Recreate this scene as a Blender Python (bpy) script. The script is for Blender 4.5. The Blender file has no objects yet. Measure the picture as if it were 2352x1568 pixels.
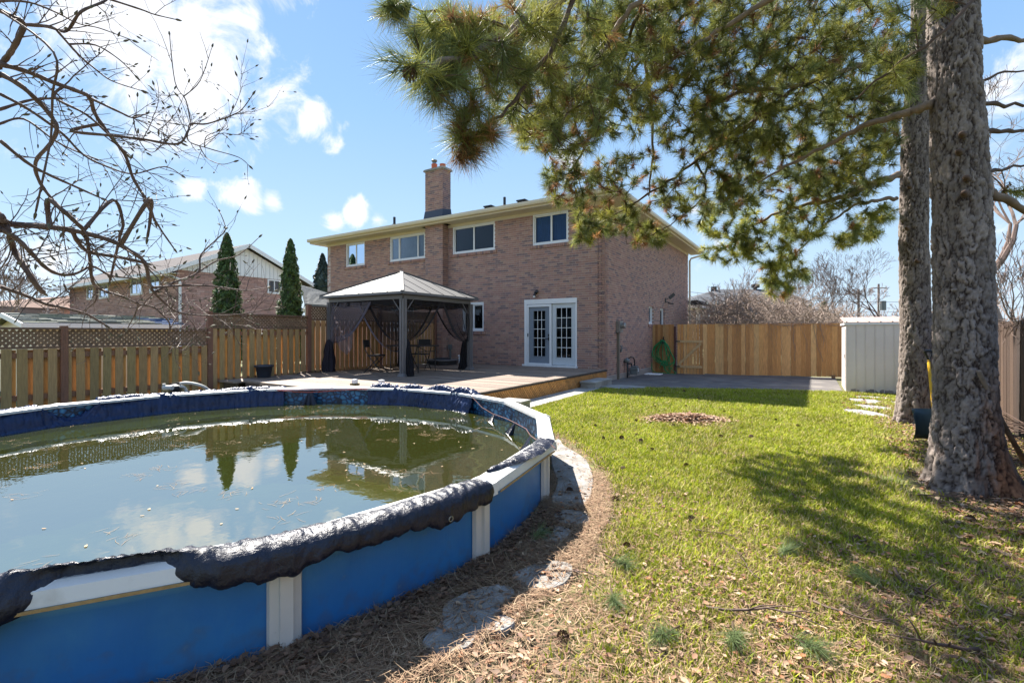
import bpy, bmesh, math, random
import numpy as np
from mathutils import Vector, noise as mn
R=math.radians
random.seed(7); rng=np.random.default_rng(7)
S=bpy.context.scene; COL=S.collection
# ------------------------------------------------------------------ camera, light, exposure
CAM=(4.99,-12.80,1.405); YAW=R(32.5); FP=1760.0
cd=bpy.data.cameras.new('camera'); cam=bpy.data.objects.new('camera',cd); COL.objects.link(cam)
cam.location=CAM; cam.rotation_euler=(R(90),0,YAW)
cd.sensor_width=36; cd.lens=36*FP/3840; cd.shift_y=-33/3840; cd.clip_start=.05; cd.clip_end=2000
S.camera=cam
SUNV=Vector((-.81,.40,1.0)).normalized()          # towards the sun
SUN_EL=math.asin(SUNV.z); SUN_AZ=math.atan2(SUNV.x,SUNV.y)
EXPOSURE=1.62
W=bpy.data.worlds.new('World'); S.world=W; W.use_nodes=True
nt=W.node_tree; nt.nodes.clear()
def nd(t,ty,**k):
    n=t.nodes.new(ty)
    for a,b in k.items(): setattr(n,a,b)
    return n
def mathn(t,op,a,b=None,c=None,clamp=False):
    n=t.nodes.new('ShaderNodeMath'); n.operation=op; n.use_clamp=clamp
    for i,v in enumerate((a,b,c)):
        if v is None: continue
        if isinstance(v,(int,float)): n.inputs[i].default_value=v
        else: t.links.new(v,n.inputs[i])
    return n.outputs[0]
fwd=Vector((-math.sin(YAW),math.cos(YAW),0)); rgt=Vector((math.cos(YAW),math.sin(YAW),0))
def direc(px,py): return (fwd+rgt*((px-1176)/1078)+Vector((0,0,(763.8-py)/1078))).normalized()
sky=nd(nt,'ShaderNodeTexSky'); sky.sky_type='NISHITA'; sky.sun_disc=False
sky.sun_elevation=SUN_EL; sky.sun_rotation=SUN_AZ; sky.air_density=1.0; sky.dust_density=.3; sky.ozone_density=2.5; sky.altitude=100
bg=nd(nt,'ShaderNodeBackground'); bg.inputs[1].default_value=.12
out=nd(nt,'ShaderNodeOutputWorld')
tc=nd(nt,'ShaderNodeTexCoord'); GEN=tc.outputs['Generated']
def noise_w(scale,detail,rough,vec,dist=0):
    n=nd(nt,'ShaderNodeTexNoise'); n.inputs['Scale'].default_value=scale; n.inputs['Detail'].default_value=detail
    n.inputs['Roughness'].default_value=rough; n.inputs['Distortion'].default_value=dist
    nt.links.new(vec,n.inputs['Vector']); return n.outputs['Fac']
# cloud banks: each a direction, a size in degrees, and an amount, broken up by noise
CL=[((170,40),9,.8),((370,40),12,1.2),((440,110),8,1.15),((-150,150),9,.8),((400,290),5,1.05),((440,310),4,1.05),((480,330),3,.9),
    ((735,275),3.4,.92),((765,322),2.8,.88),((790,290),2.4,.88),((450,440),2.6,1.0),((520,450),3.0,1.1),((575,460),2.8,1.1),((625,462),2.2,1.05),((770,505),2.6,1.0),((820,492),3.2,1.15),((865,508),2.2,.95),
    ((140,620),7,.6),((-60,640),8,.6),((1160,290),3.5,.7),((1300,365),4,.75),((1240,120),4,.6),((1420,290),4,.6),((1590,480),4,.6),((1650,560),5,.6),
    ((1500,150),5,.5),((2300,230),9,.62),((2230,560),7,.5),((1960,480),6,.5),((2000,60),9,.5)]
acc=None
for (px,py),deg,am in CL:
    d=direc(px,py)
    v=nd(nt,'ShaderNodeVectorMath',operation='DISTANCE'); nt.links.new(GEN,v.inputs[0]); v.inputs[1].default_value=d
    q=mathn(nt,'DIVIDE',v.outputs['Value'],R(deg)*(1.0 if deg<6 else 1.3))
    q=mathn(nt,'SUBTRACT',1,q,clamp=True); q=mathn(nt,'POWER',q,.7); q=mathn(nt,'MULTIPLY',q,am)
    acc=q if acc is None else mathn(nt,'MAXIMUM',acc,q)
nz=noise_w(11,9,.62,GEN,.5); nz2=noise_w(2.2,5,.55,GEN,.2)
m=mathn(nt,'MULTIPLY',mathn(nt,'SUBTRACT',nz,.5),2.1)
m=mathn(nt,'ADD',acc,m)
mr=nd(nt,'ShaderNodeMapRange'); nt.links.new(m,mr.inputs[0]); mr.inputs[1].default_value=.5; mr.inputs[2].default_value=.98; mr.interpolation_type='SMOOTHSTEP'
# the same kind of broken cloud goes on over the rest of the sky
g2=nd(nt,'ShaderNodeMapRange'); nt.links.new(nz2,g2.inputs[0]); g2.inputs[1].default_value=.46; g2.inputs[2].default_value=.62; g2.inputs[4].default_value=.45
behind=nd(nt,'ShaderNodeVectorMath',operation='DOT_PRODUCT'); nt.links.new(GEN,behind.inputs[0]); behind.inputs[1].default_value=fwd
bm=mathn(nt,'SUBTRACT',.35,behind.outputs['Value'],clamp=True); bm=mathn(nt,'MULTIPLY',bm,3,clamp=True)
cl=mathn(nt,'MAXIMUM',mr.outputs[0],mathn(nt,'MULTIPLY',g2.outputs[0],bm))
sep=nd(nt,'ShaderNodeSeparateXYZ'); nt.links.new(GEN,sep.inputs[0])
hz=mathn(nt,'MULTIPLY',mathn(nt,'SUBTRACT',.16,sep.outputs[2],clamp=True),2.6,clamp=True)   # pale air at the horizon
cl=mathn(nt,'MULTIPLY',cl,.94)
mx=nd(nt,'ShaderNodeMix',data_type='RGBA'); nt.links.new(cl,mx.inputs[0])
hs=nd(nt,'ShaderNodeMix',data_type='RGBA',blend_type='MULTIPLY'); hs.inputs[0].default_value=1
nt.links.new(sky.outputs[0],hs.inputs[6]); hs.inputs[7].default_value=(.40,.44,.46,1)
grd=nd(nt,'ShaderNodeValToRGB'); nt.links.new(sep.outputs[2],grd.inputs[0])   # clear air: paler low down, deeper overhead
e_=grd.color_ramp.elements; e_[0].position=0; e_[0].color=(.68,.84,1.0,1); e_[1].position=.75; e_[1].color=(.20,.43,.90,1); e_.new(.18).color=(.54,.76,1.0,1); e_.new(.42).color=(.35,.61,1.0,1)
g3=nd(nt,'ShaderNodeVectorMath',operation='SCALE'); nt.links.new(grd.outputs[0],g3.inputs[0]); g3.inputs['Scale'].default_value=2.95
ms_=nd(nt,'ShaderNodeMix',data_type='RGBA'); ms_.inputs[0].default_value=.82; nt.links.new(hs.outputs[2],ms_.inputs[6]); nt.links.new(g3.outputs[0],ms_.inputs[7])
nt.links.new(ms_.outputs[2],mx.inputs[6])
cc=nd(nt,'ShaderNodeMix',data_type='RGBA'); nt.links.new(nz,cc.inputs[0]); cc.inputs[6].default_value=(2.7,2.85,3.2,1); cc.inputs[7].default_value=(3.6,3.55,3.5,1)
nt.links.new(cc.outputs[2],mx.inputs[7])
mh=nd(nt,'ShaderNodeMix',data_type='RGBA'); nt.links.new(hz,mh.inputs[0]); nt.links.new(mx.outputs[2],mh.inputs[6]); mh.inputs[7].default_value=(2.1,2.5,3.1,1)
nt.links.new(mh.outputs[2],bg.inputs[0]); nt.links.new(bg.outputs[0],out.inputs[0])
sl=bpy.data.lights.new('sun','SUN'); sun=bpy.data.objects.new('sun',sl); COL.objects.link(sun)
sl.energy=5.0; sl.angle=R(.53); sl.color=(1,.94,.85); sun.rotation_euler=SUNV.to_track_quat('Z','Y').to_euler(); sun.location=(-20,10,25)
vs=S.view_settings; vs.view_transform='Standard'; vs.look='None'; vs.exposure=EXPOSURE; vs.gamma=1; vs.use_curve_mapping=False
S.render.engine='CYCLES'; cy=S.cycles; cy.use_denoising=True; cy.max_bounces=7; cy.diffuse_bounces=3; cy.glossy_bounces=4
cy.transmission_bounces=6; cy.transparent_max_bounces=24; cy.sample_clamp_indirect=4; cy.caustics_reflective=False; cy.caustics_refractive=False
try: cy.denoiser='OPENIMAGEDENOISE'
except Exception: pass
# ------------------------------------------------------------------ helpers
def at(px,py,d):
    """point seen at (px,py) of a 2352x1568 view, at depth d metres"""
    v=Vector(CAM)+fwd*d+rgt*((px-1176)/1078*d); v.z+=(763.8-py)/1078*d; return v
def jit(c,a,b):
    k=random.uniform(a,b); return tuple(v*k for v in c)
def tag(o,label=None,cat=None,group=None,kind=None):
    if label: o['label']=label
    if cat: o['category']=cat
    if group: o['group']=group
    if kind: o['kind']=kind
    return o
def empty(name,loc,label=None,cat=None,group=None,rz=0):
    o=bpy.data.objects.new(name,None); COL.objects.link(o); o.location=loc; o.rotation_euler=(0,0,rz); o.empty_display_size=.1
    return tag(o,label,cat,group)
def mesh_np(name,V,F,mat,parent=None,col=None,smooth=False,kind=None,k=None):
    """V (n,3), F list of faces or (m,k) array, col (n,3) per vertex"""
    me=bpy.data.meshes.new(name)
    V=np.asarray(V,dtype=np.float32)
    if isinstance(F,np.ndarray):
        m,kk=F.shape
        me.vertices.add(len(V)); me.vertices.foreach_set('co',V.ravel())
        me.loops.add(m*kk); me.loops.foreach_set('vertex_index',F.astype(np.int32).ravel())
        me.polygons.add(m); me.polygons.foreach_set('loop_start',np.arange(0,m*kk,kk,dtype=np.int32))
        me.polygons.foreach_set('loop_total',np.full(m,kk,dtype=np.int32))
    else:
        me.from_pydata(V.tolist(),[],F)
    if col is not None:
        a=me.color_attributes.new('Col','FLOAT_COLOR','POINT')
        c=np.ones((len(V),4),dtype=np.float32); c[:,:3]=col; a.data.foreach_set('color',c.ravel())
    me.update(calc_edges=True); me.validate()
    if smooth: me.polygons.foreach_set('use_smooth',np.ones(len(me.polygons),dtype=bool))
    if mat: me.materials.append(mat)
    o=bpy.data.objects.new(name,me); COL.objects.link(o)
    if parent is not None:
        o.parent=parent; o.location=-parent.location if parent.rotation_euler.z==0 else o.location
    if kind: o['kind']=kind
    return o
BOXF=[(0,3,2,1),(4,5,6,7),(0,1,5,4),(1,2,6,5),(2,3,7,6),(3,0,4,7)]
class MB:
    def __init__(s): s.v=[]; s.f=[]; s.c=[]
    def quadbox(s,P,c=(1,1,1)):
        b=len(s.v); s.v+= [tuple(p) for p in P]; s.f+=[tuple(b+i for i in f) for f in BOXF]; s.c+=[c]*8
    def box(s,x0,x1,y0,y1,z0,z1,c=(1,1,1)):
        if x0>x1:x0,x1=x1,x0
        if y0>y1:y0,y1=y1,y0
        if z0>z1:z0,z1=z1,z0
        s.quadbox([(x0,y0,z0),(x1,y0,z0),(x1,y1,z0),(x0,y1,z0),(x0,y0,z1),(x1,y0,z1),(x1,y1,z1),(x0,y1,z1)],c); return s
    def bar(s,a,b,w,h,c=(1,1,1),up=(0,0,1)):
        """box from a to b with section w (sideways) x h (up)"""
        a=Vector(a);b=Vector(b);d=(b-a).normalized();u=Vector(up)
        if abs(d.dot(u))>.98:u=Vector((1,0,0))
        sx=d.cross(u).normalized()*w/2; sz=sx.cross(d).normalized()*h/2
        s.quadbox([a-sx-sz,a+sx-sz,b+sx-sz,b-sx-sz,a-sx+sz,a+sx+sz,b+sx+sz,b-sx+sz],c); return s
    def tube(s,pts,rad,n=6,c=(1,1,1),cap=True):
        P=[Vector(p) for p in pts]; m=len(P)
        if not hasattr(rad,'__len__'): rad=[rad]*m
        b=len(s.v); side=None
        for i,p in enumerate(P):
            t=(P[min(i+1,m-1)]-P[max(i-1,0)])
            t=t.normalized() if t.length>1e-9 else Vector((0,0,1))
            if side is None:
                side=t.orthogonal().normalized()
            side=(side-t*side.dot(t)); side=side.normalized() if side.length>1e-6 else t.orthogonal().normalized()
            w=t.cross(side)
            for k in range(n):
                a=2*math.pi*k/n; q=p+(side*math.cos(a)+w*math.sin(a))*rad[i]; s.v.append((q.x,q.y,q.z))
        for i in range(m-1):
            for k in range(n):
                k2=(k+1)%n; s.f.append((b+i*n+k,b+i*n+k2,b+(i+1)*n+k2,b+(i+1)*n+k))
        if cap: s.f.append(tuple(b+k for k in range(n))[::-1]); s.f.append(tuple(b+(m-1)*n+k for k in range(n)))
        s.c+=[c]*(m*n); return s
    def lathe(s,o,prof,n=24,c=(1,1,1)):
        b=len(s.v)
        for r,z in prof:
            for k in range(n):
                a=2*math.pi*k/n; s.v.append((o[0]+r*math.cos(a),o[1]+r*math.sin(a),o[2]+z))
        for i in range(len(prof)-1):
            for k in range(n):
                k2=(k+1)%n; s.f.append((b+i*n+k,b+i*n+k2,b+(i+1)*n+k2,b+(i+1)*n+k))
        s.c+=[c]*(len(prof)*n); return s
    def prism(s,poly,z0,z1,c=(1,1,1)):
        b=len(s.v); n=len(poly)
        s.v+=[(x,y,z0) for x,y in poly]+[(x,y,z1) for x,y in poly]
        s.f.append(tuple(b+i for i in range(n))[::-1]); s.f.append(tuple(b+n+i for i in range(n)))
        for i in range(n):
            j=(i+1)%n; s.f.append((b+i,b+j,b+n+j,b+n+i))
        s.c+=[c]*(2*n); return s
    def face(s,P,c=(1,1,1)):
        b=len(s.v); s.v+=[tuple(p) for p in P]; s.f.append(tuple(range(b,b+len(P)))); s.c+=[c]*len(P); return s
    def build(s,name,mat,parent=None,smooth=False,kind=None,bevel=0):
        o=mesh_np(name,s.v,s.f,mat,parent,col=np.array(s.c,dtype=np.float32),smooth=smooth,kind=kind)
        if bevel:
            md=o.modifiers.new('b','BEVEL'); md.width=bevel; md.segments=1; md.limit_method='ANGLE'
        return o
# ------------------------------------------------------------------ materials
def mat(name,base=(.5,.5,.5),rough=.6,metal=0,var=.0,vscale=6,attr=False,bump=0,bscale=40,bdetail=4,stretch=None,spec=None,
        base2=None,mscale=3,mlo=.45,mhi=.6,transl=0,obj=True,rvar=0,coat=0):
    M=bpy.data.materials.new(name); M.use_nodes=True; t=M.node_tree; b=t.nodes['Principled BSDF']
    b.inputs['Roughness'].default_value=rough; b.inputs['Metallic'].default_value=metal
    if spec is not None: b.inputs['Specular IOR Level'].default_value=spec
    if coat: b.inputs['Coat Weight'].default_value=coat; b.inputs['Coat Roughness'].default_value=.15
    tcn=nd(t,'ShaderNodeTexCoord'); vec=tcn.outputs['Object']
    if stretch:
        mp=nd(t,'ShaderNodeMapping'); mp.inputs['Scale'].default_value=stretch; t.links.new(vec,mp.inputs[0]); vec=mp.outputs[0]
    def nz(sc,det=4,ro=.55,v=None):
        n=nd(t,'ShaderNodeTexNoise'); n.inputs['Scale'].default_value=sc; n.inputs['Detail'].default_value=det; n.inputs['Roughness'].default_value=ro
        t.links.new(v or vec,n.inputs['Vector']); return n.outputs['Fac']
    c=None
    if attr:
        a=nd(t,'ShaderNodeVertexColor'); a.layer_name='Col'; c=a.outputs[0]
        if base!=(1,1,1):
            m=nd(t,'ShaderNodeMix',data_type='RGBA',blend_type='MULTIPLY'); m.inputs[0].default_value=1; t.links.new(c,m.inputs[6]); m.inputs[7].default_value=(*base,1); c=m.outputs[2]
    else:
        r=nd(t,'ShaderNodeRGB'); r.outputs[0].default_value=(*base,1); c=r.outputs[0]
    if base2:
        f=nz(mscale,6,.6); mr=nd(t,'ShaderNodeMapRange'); mr.inputs[1].default_value=mlo; mr.inputs[2].default_value=mhi; t.links.new(f,mr.inputs[0])
        m=nd(t,'ShaderNodeMix',data_type='RGBA'); t.links.new(mr.outputs[0],m.inputs[0]); t.links.new(c,m.inputs[6]); m.inputs[7].default_value=(*base2,1); c=m.outputs[2]
    if var:
        f=nz(vscale,5,.6)
        mr=nd(t,'ShaderNodeMapRange'); mr.inputs[1].default_value=.25; mr.inputs[2].default_value=.75; mr.inputs[3].default_value=1-var; mr.inputs[4].default_value=1+var; t.links.new(f,mr.inputs[0])
        m=nd(t,'ShaderNodeVectorMath',operation='SCALE'); t.links.new(c,m.inputs[0]); t.links.new(mr.outputs[0],m.inputs['Scale']); c=m.outputs[0]
    t.links.new(c,b.inputs['Base Color'])
    if rvar:
        f=nz(vscale*1.7,3); mr=nd(t,'ShaderNodeMapRange'); mr.inputs[3].default_value=max(0,rough-rvar); mr.inputs[4].default_value=rough+rvar; t.links.new(f,mr.inputs[0]); t.links.new(mr.outputs[0],b.inputs['Roughness'])
    if bump:
        f=nz(bscale,bdetail,.6); bp=nd(t,'ShaderNodeBump'); bp.inputs['Strength'].default_value=bump; bp.inputs['Distance'].default_value=.01
        t.links.new(f,bp.inputs['Height']); t.links.new(bp.outputs[0],b.inputs['Normal'])
    if transl:
        tr=nd(t,'ShaderNodeBsdfTranslucent'); t.links.new(c,tr.inputs[0]); ms=nd(t,'ShaderNodeMixShader'); ms.inputs[0].default_value=transl
        t.links.new(b.outputs[0],ms.inputs[1]); t.links.new(tr.outputs[0],ms.inputs[2]); t.links.new(ms.outputs[0],t.nodes['Material Output'].inputs[0])
    return M
M={}
M['brick']=mat('brick_clay',(1,1,1),.85,attr=True,var=.16,vscale=9,bump=.35,bscale=90)
M['mortar']=mat('mortar',(.56,.47,.43),.9,var=.1,vscale=5,bump=.3,bscale=120)
M['concrete']=mat('concrete',(.36,.35,.325),.85,var=.22,vscale=3,bump=.4,bscale=60,base2=(.25,.24,.22),mscale=2)
M['found']=mat('foundation_render',(.30,.265,.24),.9,var=.18,vscale=3,bump=.3,bscale=50)
M['white']=mat('white_vinyl',(.78,.79,.8),.42,var=.04,vscale=3)
M['cream']=mat('cream_aluminium',(.66,.58,.43),.4,var=.06,vscale=2)
M['soffit']=mat('soffit_metal',(.62,.56,.44),.5,var=.05,vscale=3)
M['shingle']=mat('roof_shingle',(.035,.036,.04),1.0,spec=0,attr=False,var=.3,vscale=20,bump=.4,bscale=60)
M['nroof']=mat('neighbour_shingle',(.15,.135,.13),.95,spec=.05,var=.15,vscale=3)
M['black_metal']=mat('black_metal',(.018,.018,.02),.45)
M['dark']=mat('dark_rubber',(.02,.022,.026),.6,var=.2)
M['gazebo']=mat('gazebo_metal',(.14,.135,.14),.42,var=.1)
M['gaz_roof']=mat('gazebo_roof_panel',(.145,.14,.135),.6,spec=.25,var=.05,vscale=2)
M['seam']=mat('dark_seam',(.035,.035,.04),.5)
M['deck']=mat('deck_board',(1,1,1),.75,attr=True,var=.28,vscale=4,stretch=(1,14,14),bump=.3,bscale=30)
M['wood']=mat('fence_wood',(1,1,1),.8,attr=True,var=.25,vscale=5,stretch=(9,9,1),bump=.35,bscale=26)
M['woodx']=mat('stained_wood',(1,1,1),.8,attr=True,var=.2,vscale=10,bump=.3,bscale=60)
M['white_paint']=mat('shed_white_steel',(.68,.62,.58),.5,var=.06,vscale=2)
M['rail']=mat('pool_rail_white',(.70,.69,.67),.42,base2=(.50,.47,.42),mscale=5,mlo=.55,mhi=.8,bump=.1,bscale=60)
M['post']=mat('pool_upright_beige',(.62,.58,.53),.45,var=.06,base2=(.36,.31,.25),mscale=14,mlo=.66,mhi=.8)
M['rust']=mat('rusty_lip',(.38,.24,.10),.7,var=.3,vscale=30)
def uv_wave_blue():
    m=mat('pool_wall_blue',(.018,.155,.42),.5,var=.13,vscale=2,base2=(.03,.18,.42),mscale=3)
    t=m.node_tree; b=t.nodes['Principled BSDF']
    w=nd(t,'ShaderNodeTexNoise'); tcn=nd(t,'ShaderNodeTexCoord'); mp=nd(t,'ShaderNodeMapping'); mp.inputs['Scale'].default_value=(26,26,1.2)
    t.links.new(tcn.outputs['Object'],mp.inputs[0]); t.links.new(mp.outputs[0],w.inputs['Vector']); w.inputs['Scale'].default_value=4; w.inputs['Detail'].default_value=3
    # sun-faded strip under the rail, soil splashed up from the ground, faint scuffs
    sp=nd(t,'ShaderNodeSeparateXYZ'); t.links.new(tcn.outputs['Object'],sp.inputs[0]); src=b.inputs['Base Color'].links[0].from_socket
    n2=nd(t,'ShaderNodeTexNoise'); n2.inputs['Scale'].default_value=13; n2.inputs['Detail'].default_value=6; t.links.new(tcn.outputs['Object'],n2.inputs['Vector'])
    f1=nd(t,'ShaderNodeMapRange'); f1.inputs[1].default_value=.355; f1.inputs[2].default_value=.375; t.links.new(sp.outputs[2],f1.inputs[0])
    m1=nd(t,'ShaderNodeMix',data_type='RGBA'); t.links.new(mathn(t,'MULTIPLY',f1.outputs[0],.55),m1.inputs[0]); t.links.new(src,m1.inputs[6]); m1.inputs[7].default_value=(.10,.30,.50,1)
    d=mathn(t,'SUBTRACT',.16,sp.outputs[2]); d=mathn(t,'MULTIPLY',d,4.5); d=mathn(t,'ADD',d,mathn(t,'MULTIPLY',mathn(t,'SUBTRACT',n2.outputs['Fac'],.5),3.2)); d=mathn(t,'SUBTRACT',d,.1,clamp=True)
    m2=nd(t,'ShaderNodeMix',data_type='RGBA'); t.links.new(mathn(t,'MULTIPLY',d,.45),m2.inputs[0]); t.links.new(m1.outputs[2],m2.inputs[6]); m2.inputs[7].default_value=(.09,.075,.055,1)
    s3=nd(t,'ShaderNodeMapRange'); s3.inputs[1].default_value=.70; s3.inputs[2].default_value=.78; t.links.new(n2.outputs['Fac'],s3.inputs[0])
    m3=nd(t,'ShaderNodeMix',data_type='RGBA'); t.links.new(mathn(t,'MULTIPLY',s3.outputs[0],.5),m3.inputs[0]); t.links.new(m2.outputs[2],m3.inputs[6]); m3.inputs[7].default_value=(.10,.22,.34,1); t.links.new(m3.outputs[2],b.inputs['Base Color'])
    bp=nd(t,'ShaderNodeBump'); bp.inputs['Strength'].default_value=.25; bp.inputs['Distance'].default_value=.004; t.links.new(w.outputs['Fac'],bp.inputs['Height']); t.links.new(bp.outputs[0],b.inputs['Normal'])
    return m
M['poolblue']=uv_wave_blue()
def liner():
    m=mat('pool_liner_print',(.02,.1,.22),.35); t=m.node_tree; b=t.nodes['Principled BSDF']
    at_=nd(t,'ShaderNodeUVMap'); v=nd(t,'ShaderNodeTexVoronoi'); v.feature='DISTANCE_TO_EDGE'; v.inputs['Scale'].default_value=1
    t.links.new(at_.outputs[0],v.inputs['Vector'])
    v2=nd(t,'ShaderNodeTexVoronoi'); t.links.new(at_.outputs[0],v2.inputs['Vector']); v2.inputs['Scale'].default_value=1
    cr=nd(t,'ShaderNodeValToRGB'); t.links.new(v.outputs['Distance'],cr.inputs[0])
    e=cr.color_ramp.elements; e[0].position=.03; e[0].color=(.004,.012,.035,1); e[1].position=.3; e[1].color=(.07,.27,.42,1)
    e.new(.14).color=(.03,.14,.32,1)
    sp=nd(t,'ShaderNodeSeparateColor'); t.links.new(v2.outputs['Color'],sp.inputs[0])
    mr=nd(t,'ShaderNodeMapRange'); mr.inputs[3].default_value=.45; mr.inputs[4].default_value=1.25; t.links.new(sp.outputs[0],mr.inputs[0])
    s=nd(t,'ShaderNodeVectorMath',operation='SCALE'); t.links.new(cr.outputs[0],s.inputs[0]); t.links.new(mr.outputs[0],s.inputs['Scale']); t.links.new(s.outputs[0],b.inputs['Base Color'])
    return m
M['liner']=liner()
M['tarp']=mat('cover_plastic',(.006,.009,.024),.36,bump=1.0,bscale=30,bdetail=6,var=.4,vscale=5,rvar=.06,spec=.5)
M['tarp_far']=mat('cover_plastic_backlit_tint',(.010,.028,.095),.36,bump=1.0,bscale=22,bdetail=6,var=.5,vscale=4,rvar=.06,spec=.5,transl=.22)  # far side of the same cover: sun through the plastic put into a bluer base
M['tarp_in']=M['tarp']
M['rope']=mat('orange_cord',(.62,.10,.04),.7)
M['rope2']=mat('brown_cord',(.10,.035,.03),.7)
M['hose']=mat('green_hose',(.01,.27,.085),.38)
M['ghose']=mat('grey_hose',(.5,.48,.43),.5)
M['bark']=mat('pine_bark',(1,1,1),.9,attr=True,var=.3,vscale=22,bump=.7,bscale=45,bdetail=6)
M['barktwig']=mat('pine_twig',(.085,.05,.032),.9,var=.3,vscale=20)
M['needle']=mat('pine_needle',(1,1,1),.5,attr=True,transl=.38,spec=.18)
M['bare']=mat('bare_bark',(.115,.072,.055),.75,var=.35,vscale=12,bump=.3,bscale=60)
M['bud']=mat('bud_scale',(.10,.085,.045),.7)
M['farbark']=mat('far_bark',(.25,.19,.165),.9,var=.25,vscale=2)
M['leafy']=mat('evergreen_leaf',(1,1,1),.6,attr=True,transl=.15)
M['grass']=mat('grass_blade',(1,1,1),.6,attr=True,transl=.35,spec=.25)
M['litter']=mat('dry_litter',(1,1,1),.8,attr=True,transl=.1)
M['cone']=mat('pine_cone',(.10,.055,.035),.8,var=.3,vscale=40)
M['leadflash']=mat('blue_grey_flashing',(.04,.05,.075),.5)
M['clay']=mat('clay_flue',(.50,.13,.06),.8,var=.1)
M['steel']=mat('galvanised',(.30,.30,.29),.4,metal=.7,var=.2)
M['pipe_tan']=mat('tan_conduit',(.20,.175,.14),.5)
M['plum']=mat('maroon_post',(.085,.03,.025),.6)
M['meter']=mat('meter_grey',(.16,.18,.185),.5,var=.2)
M['asphalt']=mat('asphalt',(.115,.105,.10),.9,var=.25,vscale=2,bump=.5,bscale=120,base2=(.17,.155,.14),mscale=1.4)
def ground_mat():
    m=mat('soil_ground',(.10,.085,.045),.95,bump=.6,bscale=30,base2=(.13,.145,.035),mscale=1.1,mlo=.42,mhi=.58,var=.35,vscale=9); return m
M['ground']=ground_mat()
M['cloth']=mat('light_cloth',(.45,.42,.42),.8)
def net_mat(name,colr,op):
    m=bpy.data.materials.new(name); m.use_nodes=True; t=m.node_tree; b=t.nodes['Principled BSDF']; b.inputs['Base Color'].default_value=(*colr,1); b.inputs['Roughness'].default_value=.8
    tr=nd(t,'ShaderNodeBsdfTransparent'); tl=nd(t,'ShaderNodeBsdfTranslucent'); tl.inputs[0].default_value=(*colr,1)
    m1=nd(t,'ShaderNodeMixShader'); m1.inputs[0].default_value=.5; t.links.new(b.outputs[0],m1.inputs[1]); t.links.new(tl.outputs[0],m1.inputs[2])
    m2=nd(t,'ShaderNodeMixShader'); m2.inputs[0].default_value=op; t.links.new(tr.outputs[0],m2.inputs[1]); t.links.new(m1.outputs[0],m2.inputs[2]); t.links.new(m2.outputs[0],t.nodes['Material Output'].inputs[0]); return m
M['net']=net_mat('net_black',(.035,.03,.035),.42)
M['net_lit']=net_mat('net_sunlit_tint',(.30,.26,.30),.5)  # same net as the black one, with sunlight put into a paler colour
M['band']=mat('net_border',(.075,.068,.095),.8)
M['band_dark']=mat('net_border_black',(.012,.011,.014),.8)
def glass_mat(name,refl=(1,1,1),dark=(0,0,0),ior=1.55,op=0.0):
    m=bpy.data.materials.new(name); m.use_nodes=True; t=m.node_tree; t.nodes.remove(t.nodes['Principled BSDF'])
    fr=nd(t,'ShaderNodeFresnel'); fr.inputs[0].default_value=ior
    g=nd(t,'ShaderNodeBsdfGlossy'); g.inputs['Roughness'].default_value=.01; g.inputs[0].default_value=(*refl,1)
    tr=nd(t,'ShaderNodeBsdfTransparent'); tr.inputs[0].default_value=(.75,.8,.82,1)
    ms=nd(t,'ShaderNodeMixShader'); t.links.new(fr.outputs[0],ms.inputs[0]); t.links.new(tr.outputs[0],ms.inputs[1]); t.links.new(g.outputs[0],ms.inputs[2])
    t.links.new(ms.outputs[0],t.nodes['Material Output'].inputs[0]); return m
M['glass']=glass_mat('window_glass',ior=1.32,refl=(.6,.7,.85))
M['room']=mat('painted_dark_interior',(.012,.014,.018),.9)  # flat panels behind glass, darkness of an unlit room painted in
M['blue_curtain']=mat('blue_curtain',(.035,.12,.33),.8,var=.25,vscale=3)
M['pale_curtain']=mat('pale_curtain',(.26,.29,.31),.8,var=.2,vscale=4)
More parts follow.
